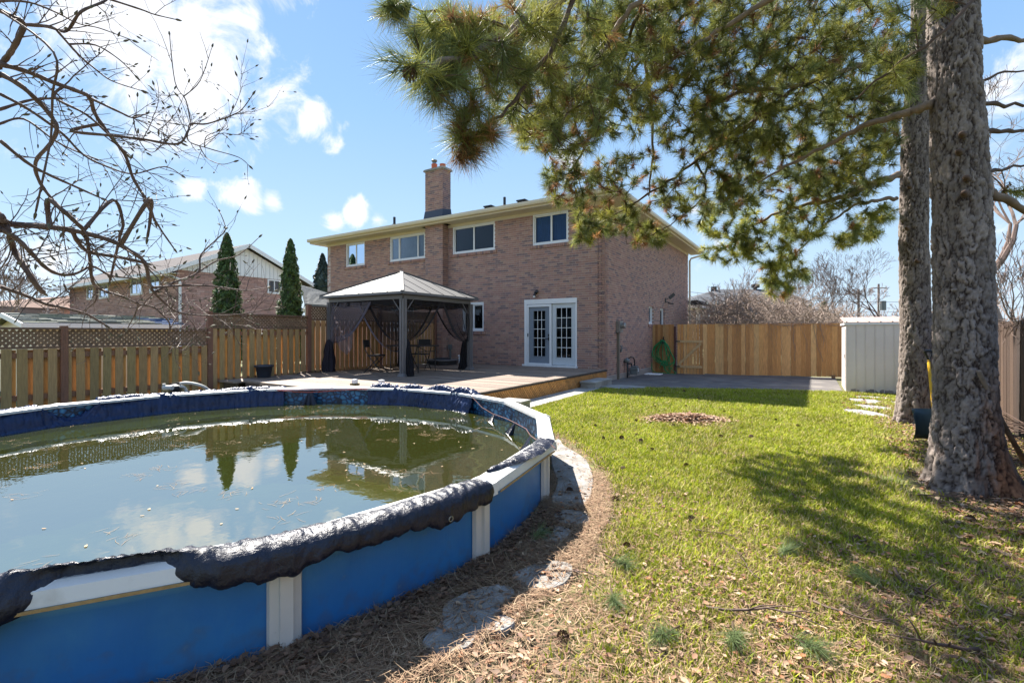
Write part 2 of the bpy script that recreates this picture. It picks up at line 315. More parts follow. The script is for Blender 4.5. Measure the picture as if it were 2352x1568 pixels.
# ------------------------------------------------------------------ terrain
PC=(0.10,-10.37); PR=3.15; RIM=.50; NSEG=17; A0=R(-1.4); DA=2*math.pi/NSEG
def zg(x,y):
    f=min(max(y/4.7,0),1)*min(max(1-x/6,0),1) if x>-.5 else min(max(y/4.7,0),1)
    return -.10*f
def ground():
    V=[];F=[]
    xs=[-160,-60,-30,-12,-6.15,-4,-2,0]+[i*.75 for i in range(1,11)]+[10,20,50,150]
    ys=[-6.4,-4,-2,0]+[i*.6 for i in range(1,9)]+[6.5,12,30,80,220]
    idx={}
    for i,x in enumerate(xs):
        for j,y in enumerate(ys): idx[i,j]=len(V); V.append((x,y,zg(x,y)))
    for i in range(len(xs)-1):
        for j in range(len(ys)-1): F.append((idx[i,j],idx[i+1,j],idx[i+1,j+1],idx[i,j+1]))
    # ring round the pool, out to a square patch, then the outer strips
    n=68; b=len(V); sq=[]
    x0,x1,y0,y1=-4.5,5.0,-15.0,-6.4
    for k in range(n):
        a=2*math.pi*k/n; V.append((PC[0]+3.13*math.cos(a),PC[1]+3.13*math.sin(a),0))
    for k in range(n):
        a=2*math.pi*k/n; c,s=math.cos(a),math.sin(a)
        t=min([((x1-PC[0])/c) if c>1e-6 else 1e9,((x0-PC[0])/c) if c<-1e-6 else 1e9,((y1-PC[1])/s) if s>1e-6 else 1e9,((y0-PC[1])/s) if s<-1e-6 else 1e9])
        V.append((PC[0]+t*c,PC[1]+t*s,0))
    for k in range(n):
        k2=(k+1)%n; F.append((b+k,b+n+k,b+n+k2,b+k2))
    # corners of the patch
    def near(px,py):
        best=min(range(n),key=lambda k:(V[b+n+k][0]-px)**2+(V[b+n+k][1]-py)**2); return b+n+best
    for cx_,cy_ in ((x0,y0),(x1,y0),(x1,y1),(x0,y1)):
        ring=sorted(range(n),key=lambda k:(V[b+n+k][0]-cx_)**2+(V[b+n+k][1]-cy_)**2)[:2]
        V.append((cx_,cy_,0)); F.append((len(V)-1,b+n+ring[0],b+n+ring[1]))
    def rect(a,c,d,e):
        q=len(V); V.extend([(a,d,0),(c,d,0),(c,e,0),(a,e,0)]); F.append((q,q+1,q+2,q+3))
    rect(-160,x0,-120,-6.4); rect(x1,150,-120,-6.4); rect(x0,x1,-120,y0)
    o=mesh_np('ground',V,F,M['ground']); o['kind']='structure'
    bm_=bmesh.new(); bm_.from_mesh(o.data); bmesh.ops.recalc_face_normals(bm_,faces=bm_.faces)
    for f in bm_.faces:
        if f.normal.z<0: f.normal_flip()
    bm_.to_mesh(o.data); bm_.free()
ground()
def slab(name,poly,z0,z1,m,kind='structure',label=None,cat=None,group=None,lip=None):
    mb=MB(); b=0; n=len(poly)
    P0=[(x,y,zg(x,y)+z0) for x,y in poly]; P1=[(x,y,zg(x,y)+z1) for x,y in poly]
    mb.v=P0+P1; mb.c=[(1,1,1)]*(2*n)
    mb.f=[tuple(n+i for i in range(n))]+[(i,(i+1)%n,n+(i+1)%n,n+i) for i in range(n)]
    o=mb.build(name,m); 
    tag(o,label,cat,group,kind); return o
# asphalt pad beside the house, in strips so it follows the fall of the ground
def pad():
    V=[];F=[]; rows=14; front=[(0.02,-1.35),(.9,-1.28),(1.8,-.95),(2.6,-.62),(3.6,-.1),(4.6,.28),(5.2,.42),(5.62,.62)]
    for i,(x,y) in enumerate(front):
        for j in range(rows+1):
            t=j/rows; yy=y+(5.0-y)*t; V.append((x if i else .015,yy,zg(x,yy)+.012))
    for i in range(len(front)-1):
        for j in range(rows):
            a=i*(rows+1)+j; F.append((a,a+rows+1,a+rows+2,a+1))
    mesh_np('asphalt_path',V,F,M['asphalt'],kind='structure')
pad()
slab('concrete_path',[(.10,-7.0),(.66,-6.9),(.64,-4.0),(.60,-2.6),(.62,-1.9),(.10,-1.6)],-.05,.035,M['concrete'])
slab('paving_slab',[(.30,-1.62),(1.0,-1.72),(1.52,-1.28),(1.46,-.96),(.9,-.98),(.06,-1.15),(.06,-1.5)],-.05,.05,M['concrete'])
# ------------------------------------------------------------------ brickwork
BH,BL,JT=.0577,.197,.010
PAL=[(.375,.21,.165),(.34,.19,.155),(.385,.235,.18),(.215,.145,.14),(.35,.205,.165),(.28,.17,.15),(.37,.21,.165),(.39,.245,.19)]
brick_cache={}
ALLB=[]   # (dist, frame, u0,u1,z0,z1,depth,colour)
def rows_bricks(L,z0,z1,holes,phase=0):
    out=[]; z=z0; r=0
    while z+BH<=z1+.03:
        hd=(r%6==3); u=-(BL+JT)*(.5 if r%2 else 0)-phase
        seq=0
        while u<L:
            bl=BL
            if hd and (seq%5) in (2,3): bl=(BL-JT)/2
            a,b=max(u,.004),min(u+bl,L)
            segs=[(a,b)]
            for (h0,h1,hz0,hz1) in holes:
                if z+BH*.5>hz0 and z+BH*.5<hz1:
                    ns=[]
                    for (p,q) in segs:
                        if q<=h0 or p>=h1: ns.append((p,q))
                        else:
                            if p<h0-.02: ns.append((p,h0))
                            if q>h1+.02: ns.append((h1,q))
                    segs=ns
            for (p,q) in segs:
                if q-p>.03: out.append((p,q,z,min(z+BH,z1)))
            u+=bl+JT; seq+=1
        z+=BH+JT; r+=1
    return out
def wall_core(mb,fr,L,z0,z1,holes,t):
    """mortar slab behind the bricks, with openings, t metres thick"""
    us=sorted({.006,L}|{h[0]-.012 for h in holes}|{h[1]+.012 for h in holes}); us=[u for u in us if .006<=u<=L]
    zs=sorted({z0,z1}|{h[2]-.012 for h in holes}|{h[3]+.012 for h in holes})
    for i in range(len(us)-1):
        for j in range(len(zs)-1):
            uc,zc=(us[i]+us[i+1])/2,(zs[j]+zs[j+1])/2
            if any(h[0]<uc<h[1] and h[2]<zc<h[3] for h in holes): continue
            fr_box(mb,fr,us[i],us[i+1],zs[j],zs[j+1],.006,t)
def fr_box(mb,fr,u0,u1,z0,z1,d0,d1,c=(1,1,1)):
    """box in a wall frame: u along the wall, d = depth inwards"""
    o,ud,nd_=fr
    P=[]
    for z in (z0,z1):
        for (u,d) in ((u0,d0),(u1,d0),(u1,d1),(u0,d1)):
            P.append((o[0]+ud[0]*u-nd_[0]*d,o[1]+ud[1]*u-nd_[1]*d,z))
    mb.quadbox(P,c)
# wall frames: origin, direction along wall, outward normal
FB=((0,0),(-1,0),(0,-1))      # back wall, u runs left from the corner
FS=((0,0),(0,1),(1,0))        # side wall, u runs away from the corner
HB=[(1.165,2.399,4.13,5.10),(3.845,5.645,4.145,5.10),(6.957,8.778,4.135,5.10),(10.226,11.398,4.135,5.10),(4.297,5.204,1.455,2.47),(.872,2.692,.36,2.445),(7.5,8.9,1.455,2.47)]
HS=[(4.33,4.95,1.72,2.39),(5.86,6.52,1.3,2.37)]
house=empty('brick_house',(0,0,0),'two storey brown brick house with a chimney, behind the deck and gazebo','house')
def add_bricks(fr,L,z0,z1,holes,depth=.085,phase=0,who=0,shade=1.0,du=0):
    for (a,b,c,d) in rows_bricks(L,z0,z1,holes,phase):
        uc=(a+b)/2; x=fr[0][0]+fr[1][0]*uc; y=fr[0][1]+fr[1][1]*uc; z=(c+d)/2
        dist=math.sqrt((x-CAM[0])**2+(y-CAM[1])**2+(z-CAM[2])**2)
        ALLB.append((dist,fr,a,b,c,d,depth,random.choice(PAL),who,random.uniform(-.0015,.0015)))
core=MB()
wall_core(core,FB,12.6,.12,5.12,HB,.24); wall_core(core,((0,0),(0,1),(1,0)),10.8,.12,5.12,HS,.24)
fr_box(core,((-12.6,0),(0,1),(-1,0)),0,10.8,.1,5.12,.006,.2); fr_box(core,((0,10.8),(-1,0),(0,1)),0,12.6,.1,5.12,.006,.2)
add_bricks(FB,12.6,.145,5.10,HB+[(5.84,6.66,0,6)],who=0); add_bricks(FS,10.8,.145,5.10,HS,who=1,phase=.1)
# chimney breast and stack
CB0,CB1=-6.66,-5.84
fcb=((CB1,-.30),(-1,0),(0,-1)); fcr=((CB1,-.30),(0,1),(1,0)); fcl=((CB0,-.30),(0,1),(-1,0))
for f,L in ((fcb,.82),(fcr,.29),(fcl,.29)):
    add_bricks(f,L,.145,5.19,[],who=2,phase=.03 if f is fcb else .12)
core.box(CB0+.006,CB1-.006,-.294,-.002,.12,5.19)
stack=MB()
stack.box(CB0+.006,CB1-.006,-.294,.124,5.3,7.14)
for f,L in ((fcb,.82),(fcr,.43),(fcl,.43),(((CB1,.13),(-1,0),(0,1)),.82)):
    add_bricks(f,L,5.70,7.12,[],who=3,phase=.03 if f is fcb else .12)
ALLB.sort(key=lambda b:b[0])
ind=[b for b in ALLB if b[8]<=1 and not (b[8]==0 and b[2]>2.75 )][:300]; inds={id(b) for b in ind}
jm={0:MB(),1:MB(),2:MB(),3:MB()}
def brick_box(mb,b,fr=None):
    _,f,a,bb,c,d,dep,colr,_,dd=b; k=random.uniform(.92,1.08)
    mb_c=tuple(v*k for v in colr)
    fr_box(mb,f,a,bb,c,d,-dd,dep,mb_c)
for b in ALLB:
    if id(b) not in inds: brick_box(jm[b[8]],b)
core.build('wall',M['mortar'],house)
chim=stack.build('chimney',M['mortar'],house)
jm[0].build('brick_field',M['brick'],house,kind='stuff'); jm[1].build('side_brick_field',M['brick'],house,kind='stuff')
jm[2].build('chimney_breast',M['brick'],house,kind='stuff')
jm[3].build('brick_field',M['brick'],chim,kind='stuff').location=(0,0,0)
# the 300 nearest bricks, one object each, sharing meshes
bm_cache={}
for b in ind:
    _,f,a,bb,c,d,dep,colr,who,dd=b
    L=round(bb-a,2); key=(L,who,PAL.index(colr))
    if key not in bm_cache:
        mb=MB(); fr_box(mb,((0,0),f[1],f[2]),0,L,0,BH,0,dep,colr); o=mb.build('brick',M['brick'],house); bm_cache[key]=o.data
    else:
        o=bpy.data.objects.new('brick',bm_cache[key]); COL.objects.link(o); o.parent=house
    o.location=(f[0][0]+f[1][0]*a+f[2][0]*dd,f[0][1]+f[1][1]*a+f[2][1]*dd,c)
# foundation band
fd=MB(); fr_box(fd,FS,0,10.8,-.3,.132,-.006,.2); fr_box(fd,FB,0,12.6,-.3,.132,-.004,.2); fr_box(fd,((-12.6,0),(0,1),(-1,0)),0.21,10.8,-.3,.12,0,.2); fd.build('foundation',M['found'],house)
# chimney cap, flashing, flues
c=MB(); c.prism([(CB0-.05,-.35),(CB1+.05,-.35),(CB1+.05,.18),(CB0-.05,.18)],7.135,7.19); c.prism([(CB0-.03,-.33),(CB1+.03,-.33),(CB1+.03,.16),(CB0-.03,.16)],7.19,7.215)
def sub(mb,name,m,par,**k):
    o=mb.build(name,m,par,**k); o.location=(0,0,0); return o
sub(c,'cap',M['concrete'],chim)
c=MB(); c.lathe((-6.42,-.08,7.2),[(.10,0),(.105,.2),(.11,.24),(.085,.24),(.085,.05)],16); sub(c,'flue',M['clay'],chim,smooth=False)
c=MB(); c.lathe((-6.03,-.08,7.2),[(.10,0),(.105,.13),(.11,.17),(.085,.17),(.085,.05)],16); sub(c,'flue',M['clay'],chim)
c=MB(); c.lathe((-6.42,-.08,7.44),[(.075,-.05),(.075,.10),(.001,.10)],16); c.lathe((-6.42,-.08,7.56),[(.001,0),(.11,-.005),(.10,.03),(.001,.05)],16); sub(c,'flue_cowl',M['steel'],chim,smooth=True)
c=MB(); c.quadbox([(CB0-.03,-.36,5.42),(CB1+.03,-.36,5.42),(CB1+.03,.18,5.45),(CB0-.03,.18,5.45),(CB0-.008,-.309,5.72),(CB1+.008,-.309,5.72),(CB1+.008,.139,5.80),(CB0-.008,.139,5.80)]); sub(c,'flashing',M['leadflash'],chim)
# roof: hip, eaves 0.5 m out
E0,E1,G0,G1=-13.1,.5,-.5,11.3; ZE=5.36; SL=.315; half=(G1-G0)/2; ZR=ZE+SL*half
rf=MB(); c4=(1,1,1)
A_,B_,C_,D_=(E0-.05,G0-.05,ZE),(E1+.05,G0-.05,ZE),(E1+.05,G1+.05,ZE),(E0-.05,G1+.05,ZE); P_,Q_=(E0+half,G0+half,ZR),(E1-half,G0+half,ZR)
for f in ([A_,B_,Q_,P_],[B_,C_,Q_],[C_,D_,P_,Q_],[D_,A_,P_]): rf.face(f)
dn=lambda p:(p[0],p[1],p[2]-.035)
for a,b in ((A_,B_),(B_,C_),(C_,D_),(D_,A_)): rf.face([dn(a),dn(b),b,a])
rf.face([dn(D_),dn(C_),dn(B_),dn(A_)])
roof=rf.build('roof',M['shingle'],house)
# shingle courses near the eave as real steps
sc=MB()
for i in range(14):
    y=G0-.05+i*.14; z=ZE+SL*(y-(G0-.05)); ins=i*.14
    sc.quadbox([(E0-.05+ins,y,z+.002),(E1+.05-ins,y,z+.002),(E1+.05-ins,y+.15,z+.002+SL*.15),(E0-.05+ins,y+.15,z+.002+SL*.15),
                (E0-.05+ins,y,z+.014),(E1+.05-ins,y,z+.014),(E1+.05-ins,y+.15,z+.004+SL*.15),(E0-.05+ins,y+.15,z+.004+SL*.15)])
sub(sc,'shingle_course',M['shingle'],roof,kind='stuff')
def vent_pipe(x,y,h,r=.045):
    z=ZE+SL*(y-G0); c=MB(); c.lathe((x,y,z),[(r*2.6,-.05),(r*1.5,.06),(r,.07),(r,h),(.001,h)],12); sub(c,'vent_pipe',M['black_metal'],roof)
vent_pipe(-8.9,.35,.34,.05); vent_pipe(-3.75,.45,.32,.045)
def box_vent(x,y):
    z=ZE+SL*(y-G0); c=MB(); c.box(x-.14,x+.14,y-.14,y+.14,z-.06,z+.06); c.box(x-.17,x+.17,y-.17,y+.17,z+.06,z+.10); sub(c,'box_vent',M['black_metal'],roof)
box_vent(-4.6,.8); box_vent(-3.2,.75)
# eaves
fa=MB()
fa.box(E0,E1,G0-.012,G0+.012,5.185,ZE-.037); fa.box(E1-.012,E1+.012,G0+.013,G1,5.185,ZE-.037); fa.box(E0-.012,E0+.012,G0+.013,G1,5.185,ZE-.037)
fa.build('fascia',M['cream'],house)
def gutter(name,a,b,side):
    c=MB(); prof=[(0,0),(.10,0),(.125,.05),(.125,.12),(.105,.12),(.098,.10),(.098,.03),(0,.02)]
    a=Vector(a);b=Vector(b);s=Vector(side)
    n=len(prof)
    for p in (a,b):
        for (w,h) in prof: q=p+s*w; c.v.append((q.x,q.y,q.z+h)); c.c.append((1,1,1))
    for i in range(n):
        j=(i+1)%n; c.f.append((i,j,n+j,n+i))
    c.f.append(tuple(range(n))); c.f.append(tuple(range(n,2*n)))
    return c.build(name,M['cream'],house)
gutter('gutter',(E0-.02,G0-.014,5.245),(E1+.13,G0-.014,5.245),(0,-1,0)); gutter('gutter',(E1+.014,G0-.0,5.245),(E1+.014,G1,5.245),(1,0,0))
fb=MB(); fb.box(-12.6,-6.67,-.022,-.001,5.095,5.195); fb.box(-5.83,.0,-.022,-.001,5.095,5.195); fb.box(.001,.022,-.022,10.8,5.095,5.195); fb.build('frieze_board',M['cream'],house)
x=E0+.02; k=0
while x<E1-.03:
    w=.296; x1=min(x+w,E1-.02)
    s=MB(); y1=-.31 if (x1>CB0-.02 and x<CB1+.02) else -.002
    s.box(x,x1-.006,G0+.014,y1,5.19,5.20); s.build('soffit_panel',M['soffit'],house); x+=w; k+=1
y=-.002
while y<G1-.03:
    s=MB(); s.box(.024,E1-.014,y,min(y+.290,G1),5.19,5.20); s.build('soffit_panel',M['soffit'],house); y+=.296
s=MB(); s.box(E0+.014,-12.6,-.002,G1,5.19,5.20); s.build('soffit_panel',M['soffit'],house)
# windows
def window(fr,u0,u1,z0,z1,splits,interior,blind=None,rec=.05,fw=.05,sill=True,head=0):
    f=MB(); d0,d1=rec,rec+.07
    fr_box(f,fr,u0,u1,z0,z0+fw*1.3,d0-.03,d1); fr_box(f,fr,u0,u1,z1-fw-head,z1,d0-.03,d1)
    fr_box(f,fr,u0,u0+fw,z0+fw*1.3,z1-fw-head,d0-.03,d1); fr_box(f,fr,u1-fw,u1,z0+fw*1.3,z1-fw-head,d0-.03,d1)
    o=f.build('window',M['white'],house)
    a,b=u0+fw,u1-fw; c_,d_=z0+fw*1.3,z1-fw-head
    cuts=[a]+[a+(b-a)*s for s in splits]+[b]
    for i in range(len(cuts)-1):
        p,q=cuts[i],cuts[i+1]; dd=.012*(i%2)
        g=MB(); m_=.032
        fr_box(g,fr,p,q,c_,c_+m_,d0+dd,d0+.04+dd); fr_box(g,fr,p,q,d_-m_,d_,d0+dd,d0+.04+dd); fr_box(g,fr,p,p+m_,c_+m_,d_-m_,d0+dd,d0+.04+dd); fr_box(g,fr,q-m_,q,c_+m_,d_-m_,d0+dd,d0+.04+dd)
        sub(g,'sash',M['white'],o)
        g=MB(); fr_box(g,fr,p+m_,q-m_,c_+m_,d_-m_,d0+.018+dd,d0+.022+dd); sub(g,'pane',M['glass'],o)
        im=interior[i] if isinstance(interior,list) else interior
        if im=='blind':
            g=MB(); z=c_+.02
            while z<d_-.02: fr_box(g,fr,p+.03,q-.03,z,z+.026,d1+.02,d1+.028); z+=.034
            sub(g,'blind',M['white'],o,kind='stuff')
        elif im in('pale_curtain','blue_curtain'):
            g=MB(); n=int((q-p)/.03); 
            for k in range(n):
                u=p+(q-p)*k/n; fr_box(g,fr,u,u+(q-p)/n,c_,d_,d1+.03+.012*(k%2),d1+.05+.012*(k%2))
            sub(g,'curtain',M[im],o)
    g=MB(); fr_box(g,fr,u0-.0,u1+.0,z0,z1,.235,.30); sub(g,'dark_room_panel',M['room'],o)
    if sill:
        u=u0-.09; i=0
        while u<u1+.08:
            s=MB(); c=random.choice(PAL[:5]); fr_box(s,fr,u,min(u+.058,u1+.09),z0-.103,z0-.004,-.035,.05,c); 
            if u0<20: sub(s,'sill_brick',M['brick'],o)
            u+=.066
    return o
W4=window(FB,*HB[0][:2],4.13,5.10,[.48],'blue_curtain'); W3=window(FB,*HB[1][:2],4.145,5.10,[.5],'room')
W2=window(FB,*HB[2][:2],4.135,5.10,[.2,.76],['pale_curtain','pale_curtain','pale_curtain']); W1=window(FB,*HB[3][:2],4.135,5.10,[.5],['blind','blind'])
W5=window(FB,*HB[4][:2],1.455,2.47,[.5],'room',head=.06); W6=window(FB,*HB[6][:2],1.455,2.47,[.4],['blind','pale_curtain'])
window(FS,4.33,4.95,1.72,2.39,[.5],'room',rec=.09); window(FS,5.86,6.52,1.3,2.37,[],'pale_curtain',rec=.09,sill=False)
# french doors: u runs right to left
dr=MB(); u0,u1,z0,z1=.872,2.692,.36,2.445
fr_box(dr,FB,u0,u1,z1-.15,z1,-.02,.09); fr_box(dr,FB,u0,u0+.045,z0,z1-.15,-.015,.09); fr_box(dr,FB,u1-.10,u1,z0,z1-.15,-.015,.09); fr_box(dr,FB,u0-.03,u1+.05,z0-.005,z0+.05,-.07,.09)
dw=dr.build('door_frame',M['white'],house)
def leaf(a,b,zb,zt,d,m,gl,screen=False):
    o=MB(); st=.14 if not screen else .155
    fr_box(o,FB,a,a+st,zb,zt,d,d+.045); fr_box(o,FB,b-st,b,zb,zt,d,d+.045); fr_box(o,FB,a+st,b-st,zb,zb+.23,d,d+.045); fr_box(o,FB,a+st,b-st,zt-.13,zt,d,d+.045)
    do=o.build('door',m,house)
    g=MB(); fr_box(g,FB,a+st,b-st,zb+.23,zt-.13,d+.02,d+.026); sub(g,'pane',M['glass'],do)
    g=MB()
    for k in (1,2): u=a+st+(b-a-2*st)*k/3; fr_box(g,FB,u-.008,u+.008,zb+.23,zt-.13,d+.008,d+.016)
    for k in range(1,5): z=zb+.23+(zt-zb-.36)*k/5; fr_box(g,FB,a+st,b-st,z-.008,z+.008,d+.006,d+.0155)
    sub(g,'muntin',M['white'],do)
    g=MB()
    for (p,q,r,s) in ((a+st-.02,a+st,zb+.21,zt-.11),(b-st,b-st+.02,zb+.21,zt-.11)): fr_box(g,FB,p,q,r,s,d-.012,d)
    fr_box(g,FB,a+st,b-st,zb+.21,zb+.23,d-.012,d); fr_box(g,FB,a+st,b-st,zt-.13,zt-.11,d-.012,d); sub(g,'glazing_bead',m,do)
    return do
M['doorw']=mat('door_paint',(.56,.60,.63),.5,var=.03)
M['doorg']=mat('screened_door_paint',(.20,.24,.29),.5,var=.03)
leaf(.925,1.715,.42,2.285,.03,M['doorw'],None)
L2=leaf(1.80,2.53,.44,2.215,.03,M['doorg'],None,True)
s=MB(); fr_box(s,FB,1.725,1.795,.415,2.285,-.012,.028); fr_box(s,FB,2.535,2.585,.415,2.285,-.012,.028); fr_box(s,FB,1.795,2.535,.415,.455,-.012,.028); fr_box(s,FB,1.795,2.535,2.21,2.285,-.012,.028)
so=s.build('screen_frame',M['white'],house)
s=MB(); fr_box(s,FB,1.81,1.85,1.30,1.36,-.01,.03); s.tube([(-1.83,-.0,1.22),(-1.83,-.05,1.22),(-1.92,-.055,1.215),(-1.95,-.05,1.20)],.011,8); fr_box(s,FB,1.81,1.85,1.17,1.27,-.006,.03); fr_box(s,FB,2.545,2.575,1.28,1.38,-.02,-.01)
s.build('door_handle',M['black_metal'],house)
s=MB(); fr_box(s,FB,u0,u1,z0,z1,.235,.3); s.build('dark_hallway_panel',M['room'],house)
# lamp over the door
l=MB(); l.lathe((0,0,0),[(.001,-.03),(.06,-.03),(.06,0),(.001,0)],16); 
l=MB(); l.tube([(-2.27,-.0,2.66),(-2.27,-.03,2.66)],.055,14); l.tube([(-2.27,-.03,2.65),(-2.27,-.09,2.63),(-2.27,-.10,2.58)],.028,8); l.tube([(-2.27,-.10,2.60),(-2.27,-.12,2.54)],[.035,.05],12); l.tube([(-2.22,-.03,2.68),(-2.19,-.10,2.70)],[.03,.045],12)
lo=l.build('wall_lamp',M['black_metal'],house)
l=MB(); l.tube([(-2.27,-.12,2.54),(-2.27,-.13,2.495)],[.04,.03],12); sub(l,'bulb',M['white'],lo)
# floodlights on the side wall
l=MB(); l.box(0,.03,6.55,6.68,2.62,2.80)
for a,b in (((.03,6.6,2.74),(.20,6.72,2.84)),((.03,6.6,2.66),(.18,6.66,2.60))): l.bar(a,b,.02,.02)
l.bar((.14,6.68,2.80),(.30,6.86,2.98),.03,.13); l.bar((.12,6.64,2.60),(.26,6.78,2.56),.14,.03)
l.build('floodlight',M['black_metal'],house)
# downspout at far end of the side wall
d=MB(); d.tube([(.62,11.2,5.25),(.58,11.15,5.12),(.12,10.9,4.97),(.07,10.87,4.85)],.042,8); d.box(.03,.10,10.82,10.92,-.1,4.86); d.build('downspout',M['cream'],house)
# things fixed to the wall by the deck
e=MB(); e.box(-5.77,-5.66,-.09,0,.82,.99); e.box(-5.75,-5.70,-.05,0,.35,.82); e.build('socket_box',M['meter'],house)
e=MB(); e.tube([(-5.27,-.07,.35),(-5.27,-.07,.56),(-5.27,-.12,.62)],.035,10); e.lathe((-5.27,-.07,.5),[(.05,0),(.05,.05)],10); e.build('vent_elbow',M['white'],house)
e=MB(); fr_box(e,FS,.98,1.06,-.12,1.43,-.07,-.0); e.build('conduit',M['pipe_tan'],house)
em=MB(); fr_box(em,FS,.90,1.18,1.40,1.76,-.13,-.0); eo=em.build('electric_meter',M['steel'],house)
em=MB(); em.tube([(.13,1.06,1.62),(.23,1.06,1.62),(.25,1.06,1.62)],[.085,.085,.06],18); sub(em,'meter_glass',M['steel'],eo)
e=MB(); e.tube([(.02,1.25,1.0),(.05,1.27,.96),(.05,1.27,.84)],.02,8); e.box(.0,.05,1.24,1.32,.80,.90); e.build('tap',M['meter'],house)
# white porch post seen past the far corner
p=MB(); p.box(.15,.32,11.9,12.08,-.1,2.6); p.box(-1.5,.55,11.4,13.4,2.62,2.76); p.build('porch',M['white'],house)
p=MB(); p.quadbox([(-1.6,11.3,2.76),(.62,11.3,2.76),(.62,13.5,2.76),(-1.6,13.5,2.76),(-1.6,11.3,2.80),(.3,11.3,3.0),(.3,13.2,3.0),(-1.6,13.5,3.0)]); p.build('porch_roof',M['shingle'],house)
# gas meter
gm=empty('gas_meter',(.15,1.95,-.04),'grey gas meter with looped pipes at the foot of the side wall','meter')
g=MB(); g.box(.10,.34,1.88,2.12,.07,.30); g.box(.08,.36,1.86,2.14,.22,.245); g.box(.12,.32,1.90,2.10,.30,.34); g.build('meter_body',M['meter'],gm,bevel=.02)
g=MB(); g.box(.341,.345,1.95,2.05,.17,.27); g.build('dial',M['white'],gm)
g=MB(); g.tube([(.05,1.62,.55),(.05,1.62,.50)],.02,8); g.lathe((.08,1.66,.52),[(.001,-.07),(.07,-.06),(.10,0),(.07,.05),(.03,.08),(.001,.09)],16); g.build('regulator',M['meter'],gm,smooth=True)
g=MB(); g.tube([(.10,1.66,.48),(.10,1.66,.10),(.10,1.66,-.05)],.024,8); g.tube([(.12,1.70,.42),(.13,1.86,.42),(.14,1.94,.42),(.14,1.94,.33)],.022,8); g.tube([(.2,2.06,.33),(.2,2.06,.52),(.18,2.0,.60),(.12,1.92,.62),(.06,1.9,.58),(.05,1.9,.48)],.022,8); g.build('pipework',M['dark'],gm,smooth=True)
# ------------------------------------------------------------------ deck
deck=empty('deck',(-3,-3.6,0),'low weathered board deck with lattice skirt against the house','deck')
DZ=.35
DP=[(.245,.18,.135),(.20,.145,.108),(.285,.215,.165),(.225,.162,.118),(.165,.12,.092)]
y=-.02; i=0
while y>-7.22:
    c=random.choice(DP); x1=.05
    spl=[-6.08,random.uniform(-4.6,-1.4),x1] if i%3 else [-6.08,x1]
    for a,b in zip(spl[:-1],spl[1:]):
        s=MB(); dz=random.uniform(-.002,.002); 
        s.box(a+.002,b-.002,y-.134,y,DZ-.035+dz,DZ+dz,jit(random.choice(DP),.9,1.1))
        if y-.134<-7.09 and b>-1.2 and a<1.2:   # cut round the pool
            s=MB(); s.box(a+.002,min(b,-1.15),y-.134,y,DZ-.035+dz,DZ+dz,c)
        s.build('board',M['deck'],deck)
    y-=.1395; i+=1
for a,b in ((-6.08,-5.45),):
    for k in range(3):
        s=MB(); s.box(a,b,-7.52+.0+k*.097,-7.43+k*.097,DZ-.035,DZ,random.choice(DP)); s.build('board',M['deck'],deck)
s=MB(); s.box(.052,.085,-7.0,-.03,DZ-.045,DZ-.003,(.06,.045,.035)); s.box(-5.4,-1.2,-7.30,-7.262,DZ-.15,DZ-.037,(.10,.07,.05)); s.box(-6.0,-5.5,-7.45,-7.40,0,DZ-.04,(.12,.09,.06)); s.build('rim_joist',M['woodx'],deck)
s=MB()
for x in (-5.9,-4.5,-3,-1.5,-.1):
    for yy in (-7.1,-4.8,-2.4,-.3): s.box(x-.045,x+.045,yy-.045,yy+.045,-.05,DZ-.04,(.12,.08,.05))
s.box(-6.05,.0,-.25,-.2,.15,.31,(.1,.07,.05)); s.build('support_post',M['woodx'],deck)
def lattice(o,ud,L,z0,z1,nrm,pitch,w,colr,t=.008):
    """two crossed layers of diagonal laths clipped to the panel"""
    mb=MB(); H=z1-z0; st=pitch*math.sqrt(2)
    for layer,sg in ((0,1),(1,-1)):
        k=-H
        while k<L+H:
            # line u = k + sg*z
            if sg>0: a,b=(k,0),(k+H,H)
            else: a,b=(k+H,0),(k,H)
            (ua,za),(ub,zb)=a,b
            def clip(ua,za,ub,zb):
                if ub==ua: return None
                t0,t1=0,1
                lo=(0-ua)/(ub-ua); hi=(L-ua)/(ub-ua)
                if lo>hi: lo,hi=hi,lo
                t0=max(t0,lo); t1=min(t1,hi)
                if t1-t0<.03: return None
                return (ua+(ub-ua)*t0,za+(zb-za)*t0,ua+(ub-ua)*t1,za+(zb-za)*t1)
            q=clip(ua,za,ub,zb)
            if q:
                dd=(t+.0005)*layer
                A=(o[0]+ud[0]*q[0]+nrm[0]*dd,o[1]+ud[1]*q[0]+nrm[1]*dd,z0+q[1]); Bp=(o[0]+ud[0]*q[2]+nrm[0]*dd,o[1]+ud[1]*q[2]+nrm[1]*dd,z0+q[3])
                c=jit(colr,.8,1.15); mb.bar(A,Bp,t,w,c,up=(0,0,1))
            k+=st
    return mb
LC=(.58,.28,.09)
lattice((.06,-6.95),(0,1),6.9,.0,.30,(1,0),.052,.036,LC).build('lattice_skirt',M['woodx'],deck,kind='stuff')
lattice((-5.42,-7.285),(1,0),2.7,.0,.20,(0,-1),.052,.036,LC).build('lattice_skirt',M['woodx'],deck,kind='stuff')
s=MB(); s.box(.02,.04,-6.98,-.04,-.02,.02,(.2,.11,.05)); s.build('skirt_rail',M['woodx'],deck)
